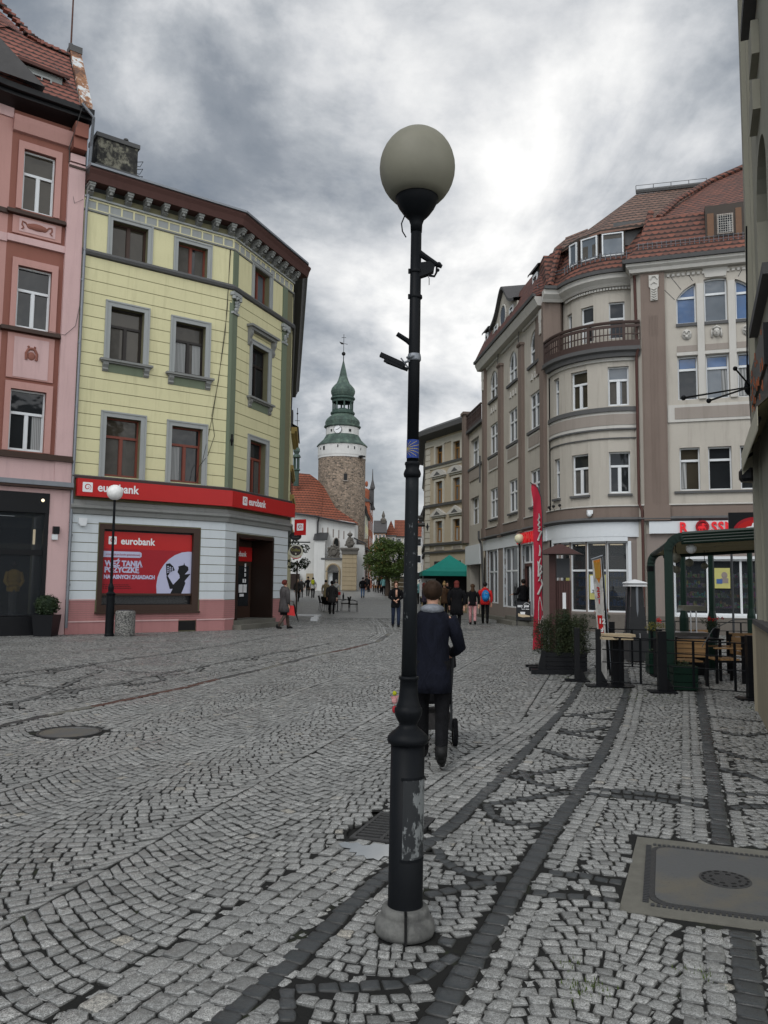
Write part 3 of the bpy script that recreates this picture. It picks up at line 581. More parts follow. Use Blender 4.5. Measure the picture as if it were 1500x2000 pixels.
# ---------------------------------------------------------------- facade helpers
class Fr:
    """vertical wall frame: x along the wall, y into the wall, z up (y<0 stands proud towards the street)"""
    def __init__(s,a,b):
        s.a=Vector(a); s.b=Vector(b); d=(s.b-s.a); s.L=d.length; d.normalize(); s.d=d
        s.M=Matrix(((d.x,-d.y,0,s.a.x),(d.y,d.x,0,s.a.y),(0,0,1,0),(0,0,0,1)))
    def mb(s): m=MB(); m.M=s.M; return m
    def pt(s,x,y,z=0): return s.M@Vector((x,y,z))
def top_at(h,x): return h[3](x) if callable(h[3]) else h[3]
def wall(mb,s0,s1,z0,z1,holes=(),dep=.22,y=0):
    xs=sorted({s0,s1,*[v for h in holes for v in (h[0],h[1])]}); tops=[]
    H=[]
    for h in holes:
        if callable(h[3]):
            n=12; zs=[h[3](h[0]+(h[1]-h[0])*i/n) for i in range(n+1)]; zm=max(zs)+.001; H.append((h[0],h[1],h[2],zm))
            for i in range(n):
                xa,xb=h[0]+(h[1]-h[0])*i/n,h[0]+(h[1]-h[0])*(i+1)/n
                mb.poly([(xa,y,zs[i]),(xb,y,zs[i+1]),(xb,y,zm),(xa,y,zm)]); mb.poly([(xa,y,zs[i]),(xb,y,zs[i+1]),(xb,y+dep,zs[i+1]),(xa,y+dep,zs[i])])
            t0,t1=zs[0],zs[-1]
        else: H.append(h); t0=t1=h[3]; mb.poly([(h[0],y,t0),(h[1],y,t0),(h[1],y+dep,t0),(h[0],y+dep,t0)])
        mb.poly([(h[0],y,h[2]),(h[0],y+dep,h[2]),(h[0],y+dep,t0),(h[0],y,t0)]); mb.poly([(h[1],y,h[2]),(h[1],y+dep,h[2]),(h[1],y+dep,t1),(h[1],y,t1)])
        mb.poly([(h[0],y,h[2]),(h[1],y,h[2]),(h[1],y+dep,h[2]),(h[0],y+dep,h[2])])
    zs=sorted({z0,z1,*[v for h in H for v in (h[2],h[3])]})
    for i in range(len(xs)-1):
        for j in range(len(zs)-1):
            cx,cz=(xs[i]+xs[i+1])/2,(zs[j]+zs[j+1])/2
            if any(h[0]<cx<h[1] and h[2]<cz<h[3] for h in H): continue
            if xs[i]>=s0-1e-6 and xs[i+1]<=s1+1e-6: mb.poly([(xs[i],y,zs[j]),(xs[i+1],y,zs[j]),(xs[i+1],y,zs[j+1]),(xs[i],y,zs[j+1])])
def courses(mb,s0,s1,z0,z1,h,holes,p=.02,gap=.022):
    """horizontal rustication: separate raised bands between grooves, cut at the openings"""
    n=max(1,round((z1-z0)/h)); h=(z1-z0)/n
    for k in range(n):
        a,b=z0+k*h+gap/2,z0+(k+1)*h-gap/2; zs=sorted({a,b,*[v for q in holes for v in (q[2],q[3]) if a<v<b]})
        for za,zb in zip(zs[:-1],zs[1:]):
            cut=sorted([(q[0],q[1]) for q in holes if q[2]<(za+zb)/2<q[3]]); x=s0
            for c0,c1 in cut+[(s1,s1)]:
                if c0-x>.02: mb.box(x,c0,-p,.0,za,zb)
                x=max(x,c1)
def window(fr,par,s0,s1,z0,z1,mat='white_frame',style='T',rec=.14,glass='glass',tf=.70,t=.05,sill=None,name='window',curt=0,top=None,bar=.045):
    """frame with sashes + pane; style T: one light over two, 2: two sashes, X: two over two, 1: one over one, O: single, N: narrow one over one"""
    mb=fr.mb(); y0,y1=rec,rec+.06; zt=z0+(z1-z0)*tf; cx=(s0+s1)/2; tp=top or (lambda x:z1)
    mb.box(s0,s0+t,y0,y1,z0,tp(s0)); mb.box(s1-t,s1,y0,y1,z0,tp(s1)); mb.box(s0+t,s1-t,y0,y1,z0,z0+t)
    if top is None: mb.box(s0+t,s1-t,y0,y1,z1-t,z1)
    else:
        n=10
        for i in range(n):
            a,b=s0+(s1-s0)*i/n,s0+(s1-s0)*(i+1)/n; mb.add([(a,y0,tp(a)-t),(b,y0,tp(b)-t),(b,y0,tp(b)),(a,y0,tp(a)),(a,y1,tp(a)-t),(b,y1,tp(b)-t),(b,y1,tp(b)),(a,y1,tp(a))],[(0,1,2,3),(0,4,5,1)])
    if style in 'TX1N': mb.box(s0+t,s1-t,y0-.012,y1-.004,zt-.04,zt+.04)
    if style in 'T': mb.box(cx-bar,cx+bar,y0-.008,y1-.006,z0+t,zt-.04)
    if style in '2X': mb.box(cx-bar,cx+bar,y0-.008,y1-.006,z0+t,tp(cx)-t)
    if style in 'T2X':      # sash inner edges
        for a,b in ((s0+t,cx-bar),(cx+bar,s1-t)):
            zz=zt-.04 if style!='2' else z1-t; mb.box(a,a+.018,y0+.01,y1-.008,z0+t,zz); mb.box(b-.018,b,y0+.01,y1-.008,z0+t,zz); mb.box(a,b,y0+.012,y1-.009,z0+t,z0+t+.03)
    o=mb.build(name,mat,par)
    mb=fr.mb(); yp=y0+.045
    if top is None: mb.box(s0+t*.6,s1-t*.6,yp,yp+.01,z0+t*.6,z1-t*.6)
    else:
        pts=[(s0+t*.6,z0+t*.6),(s1-t*.6,z0+t*.6)]+[(s1-t*.6-(s1-s0-1.2*t)*i/10,tp(s1-t*.6-(s1-s0-1.2*t)*i/10)-t*.6) for i in range(11)]; mb.prism(pts,yp,yp+.01)
    if glass=='glass': glass=random.choice(('glass','glass','glass_sky_tint','glass_warm'))
    g=mb.build('pane',glass,o)
    if curt==0 and glass!='glass_blue_sky_tint' and random.random()<.34: curt=random.choice((3,4,2,1))
    if curt:
        mb=fr.mb(); yc=yp-.004
        if curt in (1,3): mb.box(s0+t+.02,s0+t+(cx-s0-t-bar)*(.75 if curt==1 else .95),yc,yc+.003,z0+t+.03,zt-.05)
        if curt in (2,3): mb.box(s1-t-(s1-t-cx-bar)*.7,s1-t-.02,yc,yc+.003,z0+t+.03,zt-.05)
        if curt in (4,): mb.box(s0+t+.02,s1-t-.02,yc,yc+.003,zt+.05,z1-t-.02)
        mb.build('curtain',random.choice(('curtain','curtain','curtain_dark')),o)
    if sill:
        mb=fr.mb(); mb.box(s0-.05,s1+.05,-.07,rec,z0-.05,z0-.002); mb.build('sill',sill,o)
    return o
def surround(mb,s0,s1,z0,z1,w=.15,p=.05):
    mb.box(s0-w,s0,-p,.0,z0,z1); mb.box(s1,s1+w,-p,0,z0,z1); mb.box(s0-w,s1+w,-p,0,z1,z1+w)
    mb.box(s0-w-.03,s0-w+.02,-p-.025,0,z0,z1+w); mb.box(s1+w-.02,s1+w+.03,-p-.025,0,z0,z1+w); mb.box(s0-w-.03,s1+w+.03,-p-.025,0,z1+w-.02,z1+w+.03)
def bracket(mb,x,w,z0,z1,p):
    n=6; pts=[(0,z1),(-p,z1),(-p,z1-(z1-z0)*.25),(-p*.55,z1-(z1-z0)*.55),(-p*.75,z0+(z1-z0)*.22),(-p*.35,z0),(0,z0)]
    vs=[(x-w/2,a,b) for a,b in pts]+[(x+w/2,a,b) for a,b in pts]; m=len(pts)
    mb.add(vs,[tuple(range(m)),tuple(range(2*m-1,m-1,-1))]+[(i,(i+1)%m,(i+1)%m+m,i+m) for i in range(m)])
def swirl_logo(par,M_,s):
    """white rounded tile with a red spiral"""
    mb=MB(); mb.M=M_
    pts=[]
    for cx,cy,a0 in ((s*.42,s*.42,0),(-s*.42,s*.42,90),(-s*.42,-s*.42,180),(s*.42,-s*.42,270)):
        for k in range(4): a=R(a0+30*k); pts.append((cx+s*.08*math.cos(a),cy+s*.08*math.sin(a)))
    mb.slab(pts,0,.006); o=mb.build('logo_tile','white_paint',par)
    mb=MB(); mb.M=M_; prev=None; n=26; A=[];Bp=[]
    for i in range(n+1):
        u=i/n; a=R(-60+520*u); rr=s*(.36-.27*u); w=s*(.025+.075*math.sin(math.pi*min(1,u*1.1))); A.append(((rr+w/2)*math.cos(a),(rr+w/2)*math.sin(a))); Bp.append(((rr-w/2)*math.cos(a),(rr-w/2)*math.sin(a)))
    for i in range(n): mb.add([(*A[i],.008),(*A[i+1],.008),(*Bp[i+1],.008),(*Bp[i],.008)],[(0,1,2,3)])
    mb.build('spiral','red_sign',o)
# ---------------------------------------------------------------- yellow bank building
FA=Fr((-9.6,24.3),(-5.42,27.31)); FB=Fr((-5.42,27.31),(-3.80,31.5)); FC=Fr((-3.80,31.5),(-6.45,53))
def yellow_building():
    T=thing('corner_building','yellow four storey corner building with green pilasters and a red bank sign band','building',(-7.5,27.5,0))
    holesA=[(.92,2.08,12.03,13.22),(3.12,4.18,12.03,13.10),(.98,2.06,8.68,10.38),(3.13,4.20,8.60,10.33),(.98,2.08,4.92,6.80),(3.12,4.20,4.92,6.78),(.92,4.22,.66,3.40)]
    holesB=[(1.42,2.58,12.03,13.30),(1.40,2.62,8.40,10.34),(1.42,2.60,4.85,6.80),(.72,3.34,.30,3.32)]
    mb=FA.mb(); wall(mb,0,FA.L,.0,14.0,holesA,.30,.0)
    mb.M=FB.M; wall(mb,0,FB.L,.0,14.0,holesB,.30,.0); mb.M=FC.M; wall(mb,0,FC.L,0,14.0,[],.3,0)
    W=mb.build('wall','yellow_groove',T)
    mb=MB(); mb.slab([(-9.9,25.6),(-11,53),(-7.2,53),(-5.0,31.9),(-6.4,28.2)][::-1],.02,13.9); mb.build('inner_wall','yellow_groove',T); mb=FA.mb(); mb.box(0,.05,.01,8,0,14); mb.build('party_wall','yellow_groove',T)
    pa=lambda hs,w:[(h[0]-w,h[1]+w,h[2]-.02,h[3]+w) for h in hs]
    mb=FA.mb(); courses(mb,.02,FA.L-.005,4.86,11.86,.39,pa(holesA[2:6],.16)); 
    courses(mb,.02,FA.L-.005,12.06,13.30,1.3,pa(holesA[:2],.15),.02,.01); 
    mb.M=FB.M; courses(mb,.30,3.62,4.86,11.86,.39,pa(holesB[1:3],.16)); courses(mb,.30,3.62,12.06,13.3,1.3,pa(holesB[:1],.13),.02,.01)
    mb.M=FC.M; courses(mb,.3,FC.L,4.86,13.3,.39,[])
    mb.build('plaster_face','yellow',T)
    mb=FA.mb(); courses(mb,.0,FA.L-.005,1.03,3.68,.28,[(.88,4.26,.6,3.44)]); mb.M=FB.M; courses(mb,.005,FB.L,1.03,3.68,.28,[(.68,3.38,.3,3.36)]); mb.M=FC.M; courses(mb,.0,3,1.03,3.68,.28,[]); mb.build('ground_floor_face','white_wall',T)
    mb=FA.mb(); courses(mb,.0,FA.L+.02,.36,1.02,.065,[(.86,4.28,.6,3.44)],.03,.008); mb.M=FB.M; courses(mb,-.02,FB.L,.36,1.02,.065,[(.68,3.38,.0,3.36)],.03,.008)
    mb.M=FA.M; mb.box(0,3.55,-.07,0,0,.36); mb.box(4.18,FA.L+.04,-.07,0,0,.36); mb.M=FB.M; mb.box(-.04,.55,-.07,0,0,.36); mb.flush('plinth','pink_base',T); mb.box(3.45,FB.L,-.07,0,0,.36); mb.build('plinth','pink_base',T)
    mb=FA.mb(); mb.box(0,3.55,-.09,0,.362,.40); mb.box(4.18,FA.L+.05,-.09,0,.362,.40); mb.M=FB.M; mb.box(-.05,.55,-.09,0,.362,.40); mb.M=FA.M; mb.box(0,.86,-.05,-.03,1.02,1.06); mb.box(4.28,FA.L,-.05,-.03,1.02,1.06); mb.build('plinth_ledge','pink',T)
    mb=FA.mb(); mb.box(3.58,4.15,-.03,.0,.04,.34); mb.build('cellar_vent','black_matt',T)
    # window surrounds and pilasters
    mb=FA.mb()
    for h in holesA[:6]: surround(mb,h[0],h[1],h[2]-(.0 if h[2]>11 else .05),h[3],.15 if h[2]<11 else .13); mb.flush('window_surround','grey_trim',T)
    mb.M=FB.M
    for h in holesB[:3]: surround(mb,h[0],h[1],h[2]-.02,h[3],.15); mb.flush('window_surround','grey_trim',T)
    mb.M=FA.M; mb.box(0,FA.L,-.10,0,13.72,13.78); mb.M=FB.M; mb.box(0,FB.L,-.10,0,13.72,13.78)
    mb.build('frieze_moulding','grey_trim',T)
    for f,hs in ((FA,holesA[2:4]),(FB,holesB[1:2])):
        for h in hs:
            mb=f.mb(); mb.box(h[0]-.30,h[1]+.30,-.20,0,h[2]-.12,h[2]-.05); mb.box(h[0]-.25,h[1]+.25,-.13,0,h[2]-.17,h[2]-.12); bracket(mb,h[0]-.12,.17,h[2]-.45,h[2]-.17,.14); bracket(mb,h[1]+.12,.17,h[2]-.45,h[2]-.17,.14); o=mb.build('sill_shelf','stucco_grey',T)
            mb=f.mb(); mb.box(h[0]-.02,h[1]+.02,-.035,0,h[2]-.45,h[2]-.17); mb.build('apron','green_plaster',o)
    h=holesB[1]; mb=FB.mb(); mb.box(h[0]-.42,h[1]+.42,-.28,0,h[3]+.55,h[3]+.63); mb.box(h[0]-.34,h[1]+.34,-.20,0,h[3]+.45,h[3]+.55); bracket(mb,h[0]-.25,.16,h[3]-.12,h[3]+.45,.18); bracket(mb,h[1]+.25,.16,h[3]-.12,h[3]+.45,.18); mb.build('window_hood','stucco_grey',T)
    mb=FB.mb(); mb.box(-.02,.30,-.05,0,4.8,13.30); mb.M=FA.M; mb.box(FA.L-.10,FA.L+.02,-.04,0,4.8,11.4); mb.flush('pilaster','green_plaster',T); mb.M=FB.M; mb.box(3.62,3.98,-.06,0,4.8,13.3); mb.flush('pilaster','green_plaster',T)
    mb=FB.mb()
    for x in (.14,3.80):
        mb.box(x-.20,x+.20,-.10,0,11.02,11.10); mb.box(x-.27,x+.27,-.16,0,11.66,11.78)
        for k in range(26):
            a=random.uniform(-.19,.19); zz=random.uniform(11.12,11.64); g=.3+.7*(zz-11.1)/.55; mb.sphere((x+a*g,-.07-.07*g,zz),random.uniform(.035,.065),6,4)
        for sg in (-1,1): mb.lathe([(.075,-.05),(.075,.05)],10,(x+sg*.20,-.12,11.58))
        mb.flush('capital','grey_trim',T)
    # string courses and cornice
    P=[(-9.6,24.3),(-5.42,27.31),(-3.80,31.5),(-6.45,53)]
    mb=MB(); mb.sweep(P,[(0,11.86),(.10,11.88),(.14,11.96),(.08,12.05),(0,12.05)]); mb.flush('string_course','dark_trim',T); mb.sweep(P,[(0,4.74),(.10,4.76),(.16,4.84),(.04,4.88),(0,4.88)]); mb.build('string_course','dark_trim',T)
    mb=MB(); mb.sweep(P,[(0,13.30),(.06,13.31),(.07,13.36),(0,13.37)]); mb.flush('string_course','stucco_grey',T); mb.sweep(P,[(0,3.66),(.10,3.68),(.13,3.80),(.20,3.86),(.20,3.92),(.10,3.98),(.08,4.10),(0,4.12)]); mb.build('shop_cornice','stucco_grey',T)
    mb=FA.mb()
    for f in (FA,FB):
        mb.M=f.M; mb.box(0,f.L,-.03,0,13.37,13.41); mb.box(0,f.L,-.03,0,13.66,13.72); n=int(f.L/.37)
        for i in range(n+1): x=min(f.L-.02,i*f.L/n); mb.box(x-.025,x+.025,-.03,0,13.41,13.66)
    mb.build('panel_frieze','yellow_light',T)
    mb=FA.mb()
    for f in (FA,FB): mb.M=f.M; mb.box(.0,f.L,-.006,0,13.41,13.66)
    mb.build('frieze_back','grey_trim',T)
    mb=FA.mb()
    for f,n in ((FA,9),(FB,9)):
        mb.M=f.M
        for i in range(n):
            x=.14+i*(f.L-.3)/(n-1); w=.17; mb.box(x-w/2-.02,x+w/2+.02,-.38,0,14.06,14.13); bracket(mb,x,w,13.78,14.06,.36); mb.lathe([(.05,-w/2-.01),(.05,w/2+.01)],8,(x,-.29,13.98)); mb.flush('modillion','stucco_grey',T)
    mb=MB(); mb.sweep(P,[(0,14.131),(.40,14.131),(.42,14.20),(.46,14.34),(.53,14.46),(.53,14.52),(0,14.60)]); mb.build('cornice','dark_trim',T); mb=MB(); mb.sweep([P[0],P[1],FB.pt(FB.L+.50,0).xy[:]],[(0,14.129),(.42,14.129),(.44,14.20),(.48,14.34),(.55,14.46),(.55,14.523),(0,14.604)]); mb.build('cornice','maroon',T)
    mb=MB(); mb.sweep(P,[(.50,14.526),(.62,14.53),(.62,14.60),(-.5,14.80),(-2.2,15.1),(-2.2,14.8),(0,14.62)]); mb.build('roof','zinc',T)
    # windows
    kw=dict(rec=.20)
    window(FA,T,*holesA[0],'brown_frame','2',glass='glass',bar=.05,**kw); window(FA,T,*holesA[1],'red_frame','2',curt=3,bar=.04,tf=1,**kw)
    window(FA,T,*holesA[2],'black_frame','T',curt=1,tf=.66,**kw); window(FA,T,*holesA[3],'black_frame','T',curt=3,tf=.66,**kw)
    window(FA,T,*holesA[4],'red_frame','T',curt=3,tf=.68,**kw); window(FA,T,*holesA[5],'red_frame','T',curt=0,tf=.68,**kw)
    window(FB,T,*holesB[0],'red_frame','2',curt=0,**kw); window(FB,T,*holesB[1],'black_frame','T',tf=.66,**kw); window(FB,T,*holesB[2],'red_frame','T',tf=.68,curt=2,**kw)
    # shop window with its poster
    sw=FA.mb(); a,b,c,d=holesA[6]; sw.box(a,a+.14,-.04,.12,c,d); sw.box(b-.22,b,-.04,.12,c,d); sw.box(a+.14,b-.22,-.04,.12,d-.16,d); sw.box(a+.14,b-.22,-.04,.12,c,c+.22); sw.box(a-.05,b+.05,-.12,.0,c-.06,c); sw.box(a+.14,b-.22,.0,.05,1.17,1.24)
    sh=sw.build('shop_window','brown_frame',T)
    mb=FA.mb(); mb.box(a+.1,b-.1,.10,.13,c+.1,d-.1); mb.build('pane','shop_black',sh)
    mb=FA.mb(); mb.box(1.06,3.99,.08,.10,1.24,3.18); po=mb.build('poster','red_sign',sh)
    mb=FA.mb(); mb.box(1.06,3.99,.078,.085,1.24,2.64); mb.build('poster_field','red_dark',sh)
    # pale quarter disc with a dark cut-out figure holding up banknotes
    mb=FA.mb(); pts=[(3.99,1.24)]+[(3.99-1.17*math.sin(R(90-q*9.6+ -0)),1.62+1.0*math.cos(R(90-q*9.6))) for q in range(0,10)]; pts=[(3.99,1.24),(2.84,1.24),(2.82,1.5),(2.85,1.75),(2.93,1.98),(3.06,2.19),(3.22,2.36),(3.42,2.50),(3.65,2.59),(3.85,2.62),(3.99,2.62)]
    mb.prism(pts,.074,.084); mb.build('poster_moon','poster_lilac',sh)
    mb=FA.mb(); q=lambda pts:[(2.84+(x-840)/480*1.17*.99,1.24+(945-y)/590*1.40) for x,y in pts]
    mb.prism(q([(1030,945),(1060,880),(1020,885),(965,710),(985,705),(1065,825),(1155,730),(1150,690),(1120,650),(1135,600),(1130,570),(1205,550),(1212,515),(1222,550),(1270,575),(1278,620),(1225,680),(1310,670),(1225,775),(1240,800),(1215,870),(1185,945)]),.070,.0735)
    mb.prism(q([(965,700),(955,540),(1010,530),(1060,575),(1082,625),(1020,655),(985,705)]),.070,.0735)
    mb.build('poster_figure','shop_black',sh)
    mb=FA.mb()
    for k in range(4):
        for j in range(3): x,z=q([(985+j*30,575+k*26+j*10)])[0]; mb.lathe([(.022,-.002),(.022,.002)],8,(0,0,0)) if 0 else mb.prism([(x+.026*math.cos(R(t)),z+.022*math.sin(R(t))) for t in range(0,360,60)],.066,.0695)
    mb.build('poster_notes','poster_lilac',sh)
    TM=lambda f,x,y,z: f.M@Matrix.Translation((x,y,z))@Matrix.Rotation(R(90),4,'X')
    mb=MB(); text(mb,'eurobank',.31,TM(FA,1.62,.076,2.79),.006,.008,.92); mb.build('poster_lettering','white_paint',sh); swirl_logo(sh,TM(FA,1.36,.078,2.90),.25)
    mb=FA.mb(); mb.prism([(1.07,2.37),(2.24,2.37),(2.30,2.41),(2.30,2.52),(2.24,2.56),(1.07,2.56)],.070,.077); mb.build('poster_tab','poster_lilac',sh)
    mb=MB(); text(mb,'promocja pożyczki gotówkowej',.085,TM(FA,1.16,.066,2.435),.004,0,.98); mb.build('tab_lettering','red_dark',sh)
    mb=MB(); text(mb,'WEŹ TANIĄ',.235,TM(FA,1.15,.074,2.10),.006,.012,.92); text(mb,'POŻYCZKĘ',.235,TM(FA,1.14,.074,1.90),.006,.012,.90); text(mb,'NA JASNYCH ZASADACH',.165,TM(FA,1.13,.074,1.70),.006,.009,.86); mb.build('slogan_lettering','poster_lilac',sh)
    mb=FA.mb()
    for k,w in enumerate((.8,.78,.88)): 
        x=1.12
        while x<1.12+w: l=random.uniform(.03,.09); mb.box(x,x+l,.072,.077,1.50-.055*k,1.515-.055*k); x+=l+.02
        mb.flush('small_print','shop_black',sh)
    mb=FA.mb()
    for k in range(9):
        x=1.1
        while x<3.8: l=random.uniform(.05,.16); mb.box(x,x+l,.094,.099,1.14-.028*k,1.150-.028*k); x+=l+.015
    mb.build('vent_slats','text_grey',sh)
    # entrance
    d0=thing; a,b,c,d=holesB[3]; mb=FB.mb(); mb.box(a,a+.10,-.05,.9,c,d); mb.box(b-.10,b,-.05,.9,c,d); mb.box(a+.10,b-.10,-.05,.9,d-.12,d); mb.box(a+.1,b-.1,1.0,1.05,c,d-.12); mb.box(a+.1,b-.1,-.0,1.0,c-.02,c); en=mb.build('entrance','dark_brown',T)
    mb=FB.mb(); mb.box(a+.9,b-.12,.86,.92,c,d-.14); dr=mb.build('door','brown_frame',en); mb=FB.mb(); mb.box(a+1.5,b-.3,.85,.855,c+.45,2.25); mb.build('pane','glass',dr)
    mb=FB.mb(); mb.box(a+.9,b-.14,.82,.86,2.42,2.95); mb.build('door_sign','red_sign',dr); mb=MB(); text(mb,'eurobank',.27,TM(FB,a+1.12,.815,2.60),.004,.006,.9); mb.build('door_lettering','white_paint',dr)
    mb=FB.mb()
    for x,z,w,h in ((.60,1.25,.28,.30),(.92,1.25,.24,.30),(.66,1.10,.30,.10),(.86,1.62,.10,.14),(1.0,1.62,.10,.14),(.98,1.85,.10,.13),(.98,2.03,.10,.13),(.98,2.2,.10,.14)): mb.box(a+x+1.02,a+x+1.02+w,.84,.845,z,z+h); mb.flush('notice','white_paint',dr)
    mb=FB.mb(); mb.box(.50,3.55,-.42,.10,.0,.16); mb.box(.55,3.50,-.10,.9,.16,.31); mb.build('steps','concrete',T)
    # sign band
    P2=[FA.pt(.12,0,0).xy,(-5.42,27.31),FB.pt(FB.L+.02,0,0).xy]
    mb=MB(); mb.sweep([tuple(p) for p in P2],[(.10,4.20),(.30,4.20),(.30,4.74),(.10,4.74)]); sg=mb.build('sign_band','red_sign',T)
    mb=MB(); text(mb,'eurobank',.36,TM(FA,.72,-.302,4.38),.01,.008,.92); mb.flush('sign_lettering','white_paint',sg); text(mb,'eurobank',.36,TM(FB,.98,-.302,4.36),.01,.008,.86); mb.build('sign_lettering','white_paint',sg)
    swirl_logo(sg,TM(FA,.42,-.302,4.48),.30); swirl_logo(sg,TM(FB,.72,-.302,4.47),.30)
    mb=FB.mb(); mb.box(FB.L-.02,FB.L+.02,-.80,-.31,3.50,4.12); fl=mb.build('blade_sign','red_sign',sg); swirl_logo(fl,FB.M@Matrix.Translation((FB.L-.024,-.56,3.82))@Matrix.Rotation(R(90),4,'X')@Matrix.Rotation(R(-90),4,'Y'),.28)
    mb=FA.mb(); mb.box(.25,.50,-.12,0,3.36,3.54); mb.box(.28,.47,-.14,-.12,3.30,3.36); mb.build('alarm_box','white_frame',T)
    mb=FB.mb(); mb.sphere((.12,-.08,6.55),.05,6,4,(1,1,2)); mb.box(.10,.14,-.1,0,6.35,6.75); mb.box(.04,.2,-.09,-.06,6.48,6.56); mb.build('wall_anchor','black_matt',T)
    mb=FA.mb(); mb.tube([(5.0,-.05,13.3),(4.95,-.05,11),(4.7,-.05,8.5),(4.5,-.05,7.3),(4.62,-.05,6.6),(4.4,-.05,5.9),(4.1,-.05,5.5),(4.0,-.05,4.9)],.009,4); mb.tube([(5.02,-.05,13.3),(4.9,-.05,10.2),(4.55,-.05,7.4),(4.2,-.05,5.6)],.008,4); mb.build('loose_cable','black_matt',T)
    # chimney with iron rungs
    c0=thing; FH=Fr((-10.3,26.5),(-5.5,30)); mb=FH.mb(); mb.box(.2,1.62,0,.9,14.6,17.1); ch=mb.build('chimney','sooty',T); mb=FH.mb(); mb.box(.14,1.68,-.06,.96,17.1,17.25); mb.flush('chimney_cap','dark_trim',ch); mb.box(.14,1.68,-.05,.95,16.05,16.12);  mb.tube([(1.3,.4,17.2),(1.3,.4,17.5)],.04); mb.lathe([(.10,0),(.08,.06)],8,(1.3,.4,17.5)); mb.build('chimney_cap','dark_trim',ch)
    mb=FH.mb()
    for k in range(5): z=15.65+.28*k; mb.tube([(1.66,.3,z),(1.92,.3,z+.10),(1.88,.5,z-.02),(1.66,.6,z)],.013,4)
    mb.build('rungs','dark_metal',ch)
    # downpipe between the houses
    mb=FA.mb(); mb.tube([(.10,-.12,14.0),(.06,-.10,13.3),(.04,-.09,5.4),(.03,-.09,4.9),(.03,-.09,.2)],.045,8)
    for z in (11,9,7,3,1.5): mb.lathe([(.055,-.03),(.055,.03)],8,(.04,-.09,z))
    mb.build('downpipe','zinc',T)
yellow_building()
